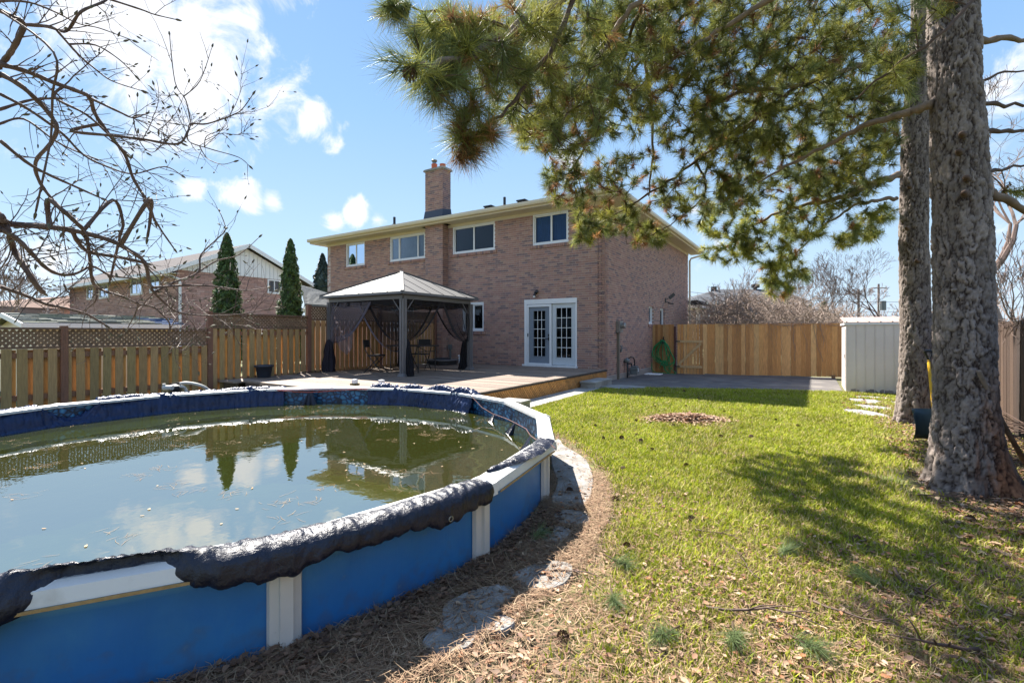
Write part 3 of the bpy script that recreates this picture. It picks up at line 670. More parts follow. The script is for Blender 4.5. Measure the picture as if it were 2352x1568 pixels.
# solar post stubs at the deck edge by the pool
for i,(x,y,l) in enumerate(((-2.77,-6.52,'small white capped wooden stub at deck edge, nearer the flower pot'),(-2.24,-6.30,'small white capped wooden stub at deck edge, nearer the gazebo post'))):
    o=empty('post_stub',(x,y,DZ),l,'post','stubs at the pool edge of the deck')
    s=MB(); s.box(x-.075,x+.075,y-.06,y+.06,DZ+.002,DZ+.035,(.16,.13,.05)); s.build('base',M['woodx'],o)
    s=MB(); s.box(x-.045,x+.045,y-.045,y+.045,DZ+.035,DZ+.115); s.build('cap',M['white'],o,bevel=.005)
# concrete step beside the deck and block by the pool
def block(name,l,poly,z0,z1,over=.02):
    o=empty(name,(poly[0][0],poly[0][1],0),l,'step')
    s=MB(); s.prism(poly,z0,z1-.045); s.build('base',M['concrete'],o)
    cx=sum(p[0] for p in poly)/len(poly); cy_=sum(p[1] for p in poly)/len(poly)
    s=MB(); s.prism([(cx+(x-cx)*1.07,cy_+(y-cy_)*1.05) for x,y in poly],z1-.044,z1); s.build('top_slab',M['concrete'],o,bevel=.006)
block('concrete_step','concrete step at the house end of the deck lattice skirt',[(.13,-1.98),(.52,-1.98),(.52,-.86),(.13,-.86)],.02,.19)
block('concrete_block','small concrete block between the deck skirt and pool rim',[(.20,-5.75),(.68,-5.75),(.68,-5.42),(.20,-5.42)],.02,.19)
# ------------------------------------------------------------------ gazebo
GX0,GX1,GY0,GY1=-6.02,-3.26,-4.71,-2.10
gz=empty('gazebo',(-4.64,-3.4,DZ),'grey hardtop gazebo with tied back net curtains standing on the deck','gazebo')
RX0,RX1,RY0,RY1=-6.20,-3.10,-4.90,-1.92; PK=(-4.65,-3.41,3.10); RZ=2.385
cor=[(RX0,RY0,RZ),(RX1,RY0,RZ),(RX1,RY1,RZ),(RX0,RY1,RZ)]
def lerp(a,b,t): return tuple(a[k]+(b[k]-a[k])*t for k in range(3))
for e in range(4):
    a,b=cor[e],cor[(e+1)%4]; n=6
    for k in range(n):
        t0,t1=k/n,(k+1)/n
        # strip of panel between two parallel seams that run up the slope
        def top(t):
            base=lerp(a,b,t); mid=lerp(a,b,.5); 
            s=min(t,1-t)*2
            up=(PK[0]-mid[0],PK[1]-mid[1],PK[2]-mid[2]); return tuple(base[i]+up[i]*s for i in range(3))
        s=MB(); P=[lerp(a,b,t0),lerp(a,b,t1),top(t1),top(t0)]
        if t0==0: P=[P[0],P[1],P[2]]
        elif t1==1: P=[P[0],P[1],P[3]]
        s.face(P); s.face([(p[0],p[1],p[2]-.012) for p in P][::-1]); s.build('roof_panel',M['gaz_roof'],gz)
        if k: 
            s=MB(); u=Vector(top(t0)); v=Vector(lerp(a,b,t0)); s.bar(v+Vector((0,0,.004)),u+Vector((0,0,.004)),.014,.012); s.build('seam',M['seam'],gz)
    s=MB(); s.bar(Vector(a)+Vector((0,0,.012)),Vector(PK)+Vector((0,0,.012)),.085,.022); s.build('ridge_cap',M['gaz_roof'],gz)
    s=MB(); s.bar(Vector(a)+Vector((0,0,-.03)),Vector(b)+Vector((0,0,-.03)),.035,.06); s.build('gutter_edge',M['gazebo'],gz)
    p0=[(GX0,GY0),(GX1,GY0),(GX1,GY1),(GX0,GY1)]
    q,r=p0[e],p0[(e+1)%4]; s=MB(); s.bar((*q,2.27),(*r,2.27),.06,.10); s.build('beam',M['gazebo'],gz)
    s=MB(); s.bar(Vector((*q,2.31)),Vector(PK)-Vector((0,0,.07)),.04,.06); s.build('rafter',M['gazebo'],gz)
s=MB(); s.quadbox([(PK[0]-.07,PK[1]-.07,PK[2]-.03),(PK[0]+.07,PK[1]-.07,PK[2]-.03),(PK[0]+.07,PK[1]+.07,PK[2]-.03),(PK[0]-.07,PK[1]+.07,PK[2]-.03),(PK[0]-.03,PK[1]-.03,PK[2]+.035),(PK[0]+.03,PK[1]-.03,PK[2]+.035),(PK[0]+.03,PK[1]+.03,PK[2]+.035),(PK[0]-.03,PK[1]+.03,PK[2]+.035)]); s.build('peak_cap',M['gaz_roof'],gz)
cx,cy0=(GX0+GX1)/2,(GY0+GY1)/2
for (x,y) in ((GX0,GY0),(GX1,GY0),(GX1,GY1),(GX0,GY1)):
    s=MB(); s.box(x-.062,x+.062,y-.062,y+.062,DZ+.06,2.22); s.box(x-.066,x+.066,y-.066,y+.066,1.28,1.30)
    for dx,dy in ((.5,0),(-.5,0),(0,.5),(0,-.5)):   # raised ribs down each face
        s.box(x+dx*.13-.014,x+dx*.13+.014,y+dy*.13-.014,y+dy*.13+.014,DZ+.06,2.2)
    po=s.build('post',M['gazebo'],gz)
    s=MB(); s.quadbox([(x-.10,y-.10,DZ+.003),(x+.10,y-.10,DZ+.003),(x+.10,y+.10,DZ+.003),(x-.10,y+.10,DZ+.003),(x-.07,y-.07,DZ+.085),(x+.07,y-.07,DZ+.085),(x+.07,y+.07,DZ+.085),(x-.07,y+.07,DZ+.085)]); sub(s,'foot',M['gazebo'],po)
    sx=1 if x<cx else -1; sy=1 if y<cy0 else -1
    for (dx,dy) in ((sx,0),(0,sy)):
        s=MB(); s.bar((x+dx*.05,y+dy*.05,1.87),(x+dx*.36,y+dy*.36,2.24),.022,.022); s.build('brace',M['gazebo'],gz)
def curtain(A,B,tie,sag,bulge,net,band,n=26,m=18,band_side=True,hem=None):
    """net hung from A (at the post) to B along the beam, gathered to `tie`"""
    A,B,T=Vector(A),Vector(B),Vector(tie); V=[];F=[]
    for i in range(n+1):
        u=i/n; top=A.lerp(B,u)
        for j in range(m+1):
            v=j/m
            p=top.lerp(T,v); s=math.sin(math.pi*min(v*.9,1))
            p.z-=sag*s*u*(1-v*.3)
            fold=math.sin(u*38)*.035*math.sin(math.pi*v*.9+.1)+math.sin(u*17+1)*.03*(1-v)*v*2
            p+=Vector(bulge)*fold
            if v>.9: p+=Vector((0,0,(u-.5)*.10*(1)))
            V.append(tuple(p))
    for i in range(n):
        for j in range(m): a=i*(m+1)+j; F.append((a,a+m+1,a+m+2,a+1))
    mesh_np('net_curtain',V,F,net,gz,smooth=True)
    # border band along the free edge
    pts=[Vector(V[n*(m+1)+j]) for j in range(m+1)]
    bV=[];bF=[]
    dirn=(A-B).normalized()*.075
    for j,p in enumerate(pts):
        q=p+dirn*(1 if j<m*.6 else .6)+Vector(bulge)*.02; bV+= [tuple(p+Vector(bulge)*.012),tuple(q)]
    for j in range(m): bF.append((2*j,2*j+1,2*j+3,2*j+2))
    mesh_np('curtain_border',bV,bF,band,gz,smooth=True)
def bundle(x,y,zt,zb,r0,r1,net,lean=(0,0)):
    V=[];F=[]; n=28;m=14
    for j in range(m+1):
        v=j/m; z=zt+(zb-zt)*v; r=r0+(r1-r0)*math.sin(v*1.5); 
        if j==0: r=.03
        for i in range(n):
            a=2*math.pi*i/n; rr=r*(1+.24*math.sin(a*7+v*2)+.1*math.sin(a*3+v*9))
            V.append((x+lean[0]*v+rr*math.cos(a),y+lean[1]*v+rr*math.sin(a),z))
    for j in range(m):
        for i in range(n): F.append((j*n+i,j*n+(i+1)%n,(j+1)*n+(i+1)%n,(j+1)*n+i))
    mesh_np('curtain_bundle',V,F,net,gz,smooth=True)
zt=2.20
# pool side (y=GY0)
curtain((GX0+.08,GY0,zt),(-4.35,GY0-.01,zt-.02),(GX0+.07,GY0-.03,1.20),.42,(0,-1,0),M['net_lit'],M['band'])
curtain((GX1-.05,GY0+.02,zt),(-4.95,GY0+.03,zt-.02),(GX1-.05,GY0+.0,1.02),.50,(0,-1,0),M['net'],M['band'])
# house side of the pool-side bay, right face (x=GX1)
curtain((GX1,GY0+.06,zt),(GX1,-3.35,zt-.02),(GX1-.02,GY0+.08,1.25),.35,(1,0,0),M['net'],M['band_dark'])
curtain((GX1,GY1-.05,zt),(GX1,-3.30,zt-.02),(GX1,GY1-.07,1.20),.42,(1,0,0),M['net'],M['band_dark'])
# house side (y=GY1) and fence side (x=GX0)
curtain((GX0+.08,GY1,zt),(-4.66,GY1,zt-.02),(GX0+.07,GY1,1.2),.4,(0,-1,0),M['net'],M['band_dark'])
curtain((GX1-.05,GY1,zt),(-4.60,GY1,zt-.02),(GX1-.1,GY1,1.2),.4,(0,-1,0),M['net'],M['band_dark'])
curtain((GX0,GY0+.06,zt),(GX0,-3.45,zt-.02),(GX0,GY0+.08,1.2),.4,(1,0,0),M['net'],M['band_dark'])
curtain((GX0,GY1-.06,zt),(GX0,-3.40,zt-.02),(GX0,GY1-.08,1.2),.4,(1,0,0),M['net'],M['band_dark'])
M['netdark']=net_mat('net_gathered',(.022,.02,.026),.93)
M['netdark_lit']=net_mat('net_gathered_lit',(.05,.042,.06),.95)  # gathered net again, lightened in its colour to look sunlit
bundle(GX0+.04,GY0-.06,1.22,DZ+.01,.06,.15,M['netdark_lit'],(-.02,0))
bundle(GX1-.02,GY0+.12,1.25,DZ+.01,.07,.11,M['netdark'],(.10,.0))
bundle(GX1-.12,GY1-.03,1.22,DZ+.01,.07,.12,M['netdark'],(-.08,-.02))
bundle(GX0+.08,GY1-.03,1.22,DZ+.01,.07,.12,M['netdark'])
for a,b in (((GX0,GY0),(GX1,GY0)),((GX1,GY0),(GX1,GY1)),((GX1,GY1),(GX0,GY1)),((GX0,GY1),(GX0,GY0))):   # valance under the beams
    V=[];F=[];n=30
    ins=.02
    for i in range(n+1):
        t=i/n; x=a[0]+(b[0]-a[0])*t; y=a[1]+(b[1]-a[1])*t; w=.01*math.sin(i*1.3)
        V+=[(x+(w if a[0]==b[0] else 0),y+(w if a[1]==b[1] else 0),2.24),(x+(w if a[0]==b[0] else 0),y+(w if a[1]==b[1] else 0),2.10+.02*math.sin(i*.7))]
    for i in range(n): F.append((2*i,2*i+1,2*i+3,2*i+2))
    mesh_np('curtain_heading',V,F,M['netdark'],gz,smooth=True)
# torn flap of net hanging from the left front curtain
V=[(-5.75,GY0-.05,1.30),(-5.35,GY0-.05,1.35),(-5.0,GY0-.04,1.5),(-5.55,GY0-.06,.98),(-5.25,GY0-.07,.82),(-5.05,GY0-.05,1.0),(-5.2,GY0-.06,1.25)]
mesh_np('net_curtain',V,[(0,3,1),(1,3,6),(3,4,6),(4,5,6),(1,6,2),(6,5,2)],M['net_lit'],gz)
# ------------------------------------------------------------------ furniture on the deck
tb=empty('folding_table',(-4.2,-3.4,DZ),'black folding table under the gazebo roof','table')
s=MB(); s.box(-4.85,-3.62,-3.80,-3.02,1.035,1.065); s.box(-4.86,-3.61,-3.81,-3.01,1.045,1.058); s.build('table_top',M['black_metal'],tb)
for x in (-4.72,-3.70):
    for yy in (-3.74,-3.08):
        s=MB(); s.tube([(x,yy,1.04),(x+(.0),yy,DZ)],.014,8); s.build('leg',M['black_metal'],tb)
    s=MB(); s.tube([(x,-3.74,.90),(x,-3.08,.90)],.011,6); s.tube([(x,-3.41,.90),(x+(.35 if x<-4 else -.35),-3.41,1.04)],.010,6); s.build('brace',M['black_metal'],tb)
def chair(x,y,rz,l):
    o=empty('folding_chair',(x,y,DZ),l,'chair','folding chairs at the table',rz=0)
    Rm=lambda p:(x+p[0]*math.cos(rz)-p[1]*math.sin(rz),y+p[0]*math.sin(rz)+p[1]*math.cos(rz),DZ+p[2])
    for sx in (-.22,.22):
        s=MB(); s.tube([Rm((sx,.22,0)),Rm((sx,-.12,.42)),Rm((sx,-.24,.62)),Rm((sx,-.28,.86))],.012,7); s.build('leg',M['black_metal'],o)
        s=MB(); s.tube([Rm((sx*.93,-.25,0)),Rm((sx*.93,.17,.43))],.012,7); s.build('leg',M['black_metal'],o)
    s=MB(); s.tube([Rm((-.22,.10,.14)),Rm((.22,.10,.14))],.008,6); s.tube([Rm((-.2,-.14,.14)),Rm((.2,-.14,.14))],.008,6); s.build('stretcher',M['steel'],o)
    s=MB(); P=[Rm(p) for p in ((-.2,-.18,.42),(.2,-.18,.42),(.2,.2,.43),(-.2,.2,.43),(-.2,-.18,.455),(.2,-.18,.455),(.2,.2,.465),(-.2,.2,.465))]; s.quadbox(P); s.build('seat',M['dark'],o,bevel=.012)
    s=MB(); P=[Rm(p) for p in ((-.2,-.27,.66),(.2,-.27,.66),(.2,-.25,.66),(-.2,-.25,.66),(-.19,-.30,.86),(.19,-.30,.86),(.19,-.28,.86),(-.19,-.28,.86))]; s.quadbox(P); s.build('backrest',M['dark'],o,bevel=.008)
chair(-4.95,-4.05,R(-60),'black folding chair at the table, nearest the pool')
chair(-4.55,-2.75,R(200),'black folding chair at the table, beside the house wall')
bt=empty('fire_pit_base',(-5.35,-.95,DZ),'low dark rounded container with grey rim on deck beside brick wall','container')
def rr(cx,cy,w,d,r,n=6):
    P=[]
    for (sx,sy,a0) in ((1,1,0),(-1,1,90),(-1,-1,180),(1,-1,270)):
        for k in range(n+1):
            a=R(a0+90*k/n); P.append((cx+sx*(w/2-r)+r*math.cos(a),cy+sy*(d/2-r)+r*math.sin(a)))
    return P
s=MB(); s.prism(rr(-5.33,-.92,.86,.80,.25),DZ+.01,DZ+.13); s.build('body',M['dark'],bt)
s=MB(); s.prism(rr(-5.33,-.92,.98,.92,.30),DZ+.131,DZ+.175); s.build('rim',M['gazebo'],bt,bevel=.01)
s=MB(); s.lathe((-5.33,-.92,DZ+.176),[(.30,0),(.28,.03),(.2,.045),(.001,.05)],24); s.build('cover',M['dark'],bt,smooth=True)
pt=empty('plant_pot',(-5.98,-6.60,DZ),'empty dark plastic plant pot on deck by the fence','pot')
M['pot']=mat('pot_plastic',(.035,.042,.06),.45)
s=MB(); s.lathe((-5.9,-6.6,DZ),[(.001,.004),(.13,.004),(.14,.02),(.185,.25),(.21,.25),(.215,.285),(.20,.29),(.185,.27),(.14,.06),(.001,.06)],28); s.build('bowl',M['pot'],pt,smooth=True)
s=MB(); s.lathe((-5.9,-6.6,DZ),[(.001,.17),(.165,.17)],20); s.build('soil',M['ground'],pt)
s=MB(); s.tube([(-6.0,-5.7,DZ+.01),(-5.95,-5.5,DZ+.05),(-5.98,-5.2,DZ+.04),(-6.0,-4.9,DZ+.012)],.012,6); tag(s.build('cable',M['dark']),'black cable lying on deck along the fence foot','cable')
# ------------------------------------------------------------------ left fence
FX=-6.15
FW=[(.36,.235,.10),(.33,.225,.095),(.38,.24,.11),(.32,.225,.095),(.30,.205,.09),(.37,.23,.10)]
FO=[(.42,.235,.10),(.37,.21,.09),(.46,.26,.11),(.34,.20,.085),(.32,.21,.09)]
def vboard(par,name,x,y,w,z0,z1,t,c,lean=0,m=None):
    s=MB(); s.quadbox([(x,y,z0),(x+t,y,z0),(x+t,y+w,z0),(x,y+w,z0),(x,y+lean,z1),(x+t,y+lean,z1),(x+t,y+w+lean,z1),(x,y+w+lean,z1)],c); return s.build(name,m or M['wood'],par)
def fence_run(label,y0,y1,ztop,lat,zb,pal,pitch,posts,zfoot=-.05):
    o=empty('lattice_fence',(FX,y0,0),label,'fence','board fence sections topped with lattice, left side')
    y=y0+.05
    while y<y1-.05:
        w=random.uniform(.115,.135) if pitch>.18 else random.uniform(.10,.12)
        w=min(w,y1-.04-y); 
        if w>.03:
            vboard(o,'board',FX+.025,y,w,zb+random.uniform(-.01,.01),lat-.035,.018,jit(random.choice(pal),.85,1.15),random.uniform(-.008,.008))
            vboard(o,'back_board',FX-.045,y+w-.025,pitch-w+.05-random.choice([0,0,0,0,.028]),zb,lat-.05,.018,jit(random.choice(FO),.8,1.2))
        y+=pitch
    for z,h in ((lat-.012,.04),(ztop-.015,.035)):
        s=MB(); s.box(FX-.035,FX+.05,y0+.045,y1-.045,z-h/2,z+h/2,(.16,.095,.06)); s.build('rail',M['wood'],o)
    s=MB(); s.box(FX-.022,FX+.018,y0+.04,y1-.04,lat-.19,lat-.10,(.26,.13,.08)); s.build('rail',M['wood'],o)
    s=MB(); s.box(FX-.022,FX+.018,y0+.04,y1-.04,zb+.25,zb+.34,(.24,.12,.07)); s.build('rail',M['wood'],o)
    lattice((FX-.004,y0+.045),(0,1),y1-y0-.09,lat+.008,ztop-.033,(1,0),.0585,.040,(.20,.125,.075)).build('lattice_panel',M['woodx'],o,kind='stuff')
    for p in posts:
        s=MB(); s.box(FX-.045,FX+.06,p-.048,p+.048,zfoot,ztop+.035,(.20,.095,.06)); s.build('post',M['wood'],o)
fence_run('lowest lattice topped fence section, behind the pool',-14.6,-7.70,1.49,1.165,.02,FW,.186,[-14.55,-12.4,-10.06])
fence_run('middle height lattice topped fence section behind the flower pot',-7.70,-5.28,1.84,1.53,.05,FW,.165,[-7.68])
fence_run('tallest lattice topped fence section, behind the gazebo',-5.28,-.34,2.10,1.765,.08,FO,.155,[-5.27,-2.85,-.37])
# a couple of dry leaves of vine on the nearest fence are left to the branches above
# ------------------------------------------------------------------ back fence, gate, hose
YF=4.71
BW=[(.64,.32,.115),(.58,.28,.095),(.70,.38,.15),(.50,.24,.085),(.66,.34,.12),(.73,.43,.18)]
def hboard(par,name,x0,x1,y,t,z0,z1,c,m=None,l=None):
    s=MB(); s.quadbox([(x0,y,z0),(x1,y,z0),(x1,y+t,z0),(x0,y+t,z0),(x0,y,z1),(x1,y,z1),(x1,y+t,z1),(x0,y+t,z1)],c); o=s.build(name,m or M['wood'],par); return o
hf=empty('fence_panel',(0.45,YF,-.1),'short wooden fence panel beside the house that holds the green hose','fence')
n=8; a,b=.02,.80
for k in range(n):
    x0=a+(b-a)*k/n; hboard(hf,'board',x0+.002,x0+(b-a)/n-.003,YF,.018,-.09,1.70+random.uniform(-.006,.006),jit(random.choice(BW),.62,.80))
s=MB(); s.box(.02,.8,YF+.02,YF+.06,.2,.29,(.3,.17,.08)); s.box(.02,.8,YF+.02,YF+.06,1.3,1.39,(.3,.17,.08)); s.build('rail',M['wood'],hf)
s=MB(); s.box(.80,.865,YF-.02,YF+.05,-.14,1.63); s.box(.865,.88,YF-.03,YF,1.16,1.2); s.build('gate_post',M['plum'],hf)
gt=empty('garden_gate',(.9,YF+.02,-.1),'wooden garden gate with a diagonal brace, beside the green hose','gate')
GXa,GXb=.915,1.78
n=8
for k in range(n):
    x0=GXa+(GXb-GXa)*k/n; hboard(gt,'board',x0+.002,x0+(GXb-GXa)/n-(.010 if k<7 else .002),YF+.02,.018,-.07,1.71+random.uniform(-.006,.008),jit(random.choice(BW),.9,1.1))
GB=(.60,.40,.20)
hboard(gt,'rail',GXa+.01,GXb-.01,YF-.02,.036,1.045,1.135,GB); hboard(gt,'rail',GXa,GXb-.02,YF-.02,.036,.145,.235,GB)
s=MB(); s.bar((GXa+.05,YF-.004,.26),(GXb-.06,YF-.004,1.02),.035,.085,GB); s.build('brace',M['wood'],gt)
s=MB(); s.box(GXa-.06,GXa+.10,YF-.03,YF-.021,1.07,1.11); s.box(GXa-.06,GXa+.10,YF-.03,YF-.021,.17,.21); s.build('hinge',M['black_metal'],gt)
bf=empty('board_fence',(3.8,YF,0),'long orange board fence between the gate and white shed','fence')
x=1.79; 
while x<5.66:
    w=random.uniform(.128,.142); f=min((x-1.79)/3.9,1); zb=-.06+.11*f
    hboard(bf,'board',x,x+w-(.003 if random.random()<.85 else .009),YF+.02+random.uniform(-.003,.003),.018,zb+random.uniform(-.004,.01),1.70+random.uniform(-.004,.008),jit(random.choice(BW),.9,1.1))
    x+=w
s=MB(); s.box(1.8,6.4,YF+.041,YF+.08,.25,.34,(.3,.17,.08)); s.box(1.8,6.4,YF+.041,YF+.08,1.35,1.44,(.3,.17,.08)); s.build('rail',M['wood'],bf)
s=MB(); s.box(5.52,5.62,YF-.07,YF+.018,-.06,.10,(.25,.15,.08)); s.box(1.85,5.55,YF-.02,YF+.015,-.1,-.03,(.2,.19,.18)); s.build('post',M['wood'],bf)
while x<7.3:
    hboard(bf,'board',x,x+.135,YF+.02,.018,.05,1.70,random.choice(BW)); x+=.138
# hose on a hanger
hh=empty('garden_hose',(.42,YF-.1,.1),'tangled green garden hose hanging on the fence panel by the house','hose')
s=MB(); s.box(.36,.48,YF-.12,YF-.01,1.04,1.12); s.box(.42,.45,YF-.03,YF,1.1,1.26); s.box(.34,.50,YF-.13,YF-.11,1.0,1.15); s.build('hanger',M['black_metal'],hh)
def hose(pts,rad=.0125,name='hose'):
    P=[Vector(p) for p in pts]; Q=[]
    for i in range(len(P)-1):
        p0,p1,p2,p3=P[max(i-1,0)],P[i],P[i+1],P[min(i+2,len(P)-1)]
        for k in range(7):
            t=k/7; Q.append(.5*((2*p1)+(-p0+p2)*t+(2*p0-5*p1+4*p2-p3)*t*t+(-p0+3*p1-3*p2+p3)*t**3))
    Q.append(P[-1]); s=MB(); s.tube(Q,rad,7); return s
rr_=random.Random(5)
for k in range(7):
    dx=rr_.uniform(-.05,.05); w=rr_.uniform(.10,.34); zl=rr_.uniform(.0,.35); sk=rr_.uniform(-.12,.22); yy=YF-.05-k*.018
    hose([(.42+dx*.4,yy,1.13+rr_.uniform(-.02,.02)),(.42-w,yy,.85+rr_.uniform(-.1,.08)),(.40-w*1.05+sk*.3,yy,.50),(.42+sk,yy-.02,zl),(.42+w*.7+sk,yy,.30+zl*.4),(.42+w*.85,yy,.75),(.42+w*.35,yy,1.05),(.42+dx*.4,yy,1.13)]).build('hose_loop',M['hose'],hh,smooth=True)
hose([(.02,YF-.06,.30),(.03,YF-.10,.06),(.18,YF-.16,-.04),(.4,YF-.2,-.05),(.62,YF-.18,-.06),(.7,YF-.12,.05),(.45,YF-.10,.35),(.42,YF-.1,.9),(.45,YF-.1,1.1)]).build('hose_loop',M['hose'],hh,smooth=True)
hose([(.50,YF-.1,1.05),(.55,YF-.12,.55),(.48,YF-.14,.12),(.70,YF-.25,-.06),(.92,YF-.28,-.05),(.86,YF-.2,.02),(.6,YF-.12,.22),(.5,YF-.12,.4),(.3,YF-.12,.1)]).build('hose_loop',M['hose'],hh,smooth=True)
s=MB(); s.prism([(.06,3.55),(.55,3.6),(.6,3.95),(.08,3.98)],-.06,-.03); o=s.build('timber_board',M['wood']); tag(o,'flat pale board lying by the wall near the gas meter','board'); 
# ------------------------------------------------------------------ shed
SX0,SX1,SY0,SY1=5.68,7.25,.67,2.45
sh=empty('metal_shed',(6.4,1.5,0),'small white ribbed metal shed with a tan lid roof','shed')
s=MB(); s.box(SX0,SX1,SY0,SY1,.01,1.60); s.build('wall',M['white_paint'],sh)
x=SX0
k=0
for x in np.arange(SX0+.03,SX1,.172):
    s=MB(); w=.155
    if x+w<SX1: s.box(x,x+w,SY0-.006,SY0-.0015,.02,1.585); s.build('wall_panel',M['white_paint'],sh)
    s=MB(); s.box(x+w+.002,x+w+.015,SY0-.014,SY0-.001,.02,1.585)
    if x+w<SX1: s.build('wall_rib',M['white_paint'],sh)
s=MB(); s.box(SX0-.012,SX0-.002,SY0+.1,SY0+.9,.08,1.5); s.box(SX0-.03,SX0-.012,SY0+.15,SY0+.19,.8,.9); s.build('door',M['white_paint'],sh)
s=MB(); s.box(SX0-.03,SX1+.02,SY0-.035,SY0-.003,1.588,1.635); s.box(SX0-.035,SX0-.003,SY0,SY1,1.588,1.635); s.build('fascia',M['white'],sh)
M['tan']=mat('tan_roof_steel',(.42,.30,.25),.45,var=.08)
s=MB(); s.quadbox([(SX0-.04,SY0-.04,1.636),(SX1+.03,SY0-.04,1.636),(SX1+.03,SY1,1.80),(SX0-.04,SY1,1.80),(SX0-.04,SY0-.04,1.645),(SX1+.03,SY0-.04,1.645),(SX1+.03,SY1,1.81),(SX0-.04,SY1,1.81)]); ro=s.build('roof',M['tan'],sh)
for x in np.arange(SX0,SX1,.21):
    s=MB(); s.quadbox([(x,SY0-.04,1.646),(x+.02,SY0-.04,1.646),(x+.02,SY1,1.811),(x,SY1,1.811),(x,SY0-.04,1.665),(x+.02,SY0-.04,1.665),(x+.02,SY1,1.83),(x,SY1,1.83)]); sub(s,'roof_rib',M['tan'],ro)
# peeling base: bare metal patches
rs=random.Random(3); s=MB()
for k in range(34):
    x=rs.uniform(SX0+.05,SX1-.1); h=rs.uniform(.02,.16)*(.5+.5*math.sin(x*9)**2); w=rs.uniform(.03,.09); n=7
    s.face([(x+w*math.cos(2*math.pi*i/n)*rs.uniform(.6,1),SY0-.0075-k*.00004,max(.03,.02+h*.5+h*.5*math.sin(2*math.pi*i/n)*rs.uniform(.5,1))) for i in range(n)])
s.build('peeled_paint',M['found'],sh,kind='stuff')
# ------------------------------------------------------------------ right fence (weathered)
rf_=empty('weathered_fence',(7.4,-6,0),'old weathered board fence behind the two pine trunks, right side','fence')
WW=[(.048,.026,.016),(.038,.021,.014),(.062,.034,.021),(.03,.018,.013),(.072,.042,.027)]
y=-14.5
while y<YF:
    w=random.uniform(.125,.145)
    vboard(rf_,'board',7.38,y,w-random.choice([.003,.006,.018]),.0+random.uniform(-.02,.02),1.57+random.uniform(-.03,.03),.018,jit(random.choice(WW),.8,1.2),random.uniform(-.01,.01)); y+=w
s=MB(); s.box(7.40,7.44,-14.5,YF,.3,.38,(.1,.07,.05)); s.box(7.40,7.44,-14.5,YF,1.25,1.33,(.1,.07,.05)); s.build('rail',M['wood'],rf_)
# ------------------------------------------------------------------ pool
pool=empty('swimming_pool',(PC[0],PC[1],0),'round above ground pool with blue walls, beige uprights and white top rail','pool')
def pp(r,a,z): return (PC[0]+r*math.cos(a),PC[1]+r*math.sin(a),z)
for k in range(NSEG):
    a0=A0+k*DA; n=6
    V=[];F=[]
    for i in range(n+1):
        a=a0+DA*i/n; V+=[pp(3.15,a,-.03),pp(3.15,a,.44)]
    for i in range(n): F.append((2*i,2*i+2,2*i+3,2*i+1))
    mesh_np('wall_panel',V,F,M['poolblue'],pool,smooth=True)
    V=[];F=[];uv=[]
    for i in range(n+1):
        a=a0+DA*i/n
        for z in (-.62,.0,.34,.352,.455): V.append(pp(3.135,a,z))
    for i in range(n):
        for j in range(4): q=i*5+j; F.append((q+5,q,q+1,q+6))
    o=mesh_np('liner_panel',V,F,M['liner'],pool,smooth=True)
    ul=o.data.uv_layers.new(name='UVMap')
    for lp in o.data.loops:
        v=o.data.vertices[lp.vertex_index].co; a=math.atan2(v.y-PC[1],v.x-PC[0]); ul.data[lp.index].uv=(a*3.13/.085,v.z/.062)
    # cap
    a1=a0+DA; s=MB(); g=.0015
    ri,ro=3.118,3.272
    prof=[(ri,.462),(ri,.494),(ri+.02,.50),(ro-.045,.503),(ro-.012,.485),(ro,.43),(ro-.012,.425),(ro-.03,.47)]
    for a in (a0+g,a1-g):
        for r,z in prof: s.v.append(pp(r,a,z)); s.c.append((1,1,1))
    m=len(prof)
    for i in range(m): j=(i+1)%m; s.f.append((i,m+i,m+j,j))
    s.f.append(tuple(range(m))[::-1]); s.f.append(tuple(range(m,2*m))); s.build('top_rail',M['rail'],pool)
    s=MB()
    for a in (a0+.02,a1-.02):
        for r,z in ((ro-.008,.418),(ro-.001,.418),(ro-.001,.4295),(ro-.008,.4295)): s.v.append(pp(r,a,z)); s.c.append((1,1,1))
    s.f=[(0,4,5,1),(1,5,6,2),(2,6,7,3),(3,7,4,0),(0,1,2,3),(7,6,5,4)]; s.build('rail_edge',M['rust'],pool)
    s=MB(); wj=.026    # joint cover
    prof2=[(ri-.004,.456),(ri-.004,.498),(ri+.02,.5055),(ro-.042,.509),(ro-.004,.490),(ro+.004,.420),(ro-.002,.417),(ro-.02,.46)]
    for sgn in (-1,1):
        for r,z in prof2:
            s.v.append((PC[0]+r*math.cos(a0)-sgn*wj*math.sin(a0),PC[1]+r*math.sin(a0)+sgn*wj*math.cos(a0),z)); s.c.append((1,1,1))
    for i in range(m): j=(i+1)%m; s.f.append((i,m+i,m+j,j))
    s.f.append(tuple(range(m))[::-1]); s.f.append(tuple(range(m,2*m))); s.build('joint_cover',M['rail'],pool)
    # upright
    s=MB(); pr=[(-.072,3.153),(-.064,3.178),(-.030,3.192),(-.026,3.212),(.026,3.212),(.030,3.192),(.064,3.178),(.072,3.153)]
    for z in (-.03,.452):
        for w,r in pr:
            s.v.append((PC[0]+r*math.cos(a0)-w*math.sin(a0),PC[1]+r*math.sin(a0)+w*math.cos(a0),z)); s.c.append((1,1,1))
    m=8
    for i in range(m): j=(i+1)%m; s.f.append((i,j,m+j,m+i))
    s.f.append(tuple(range(m,2*m))); s.build('upright',M['post'],pool)
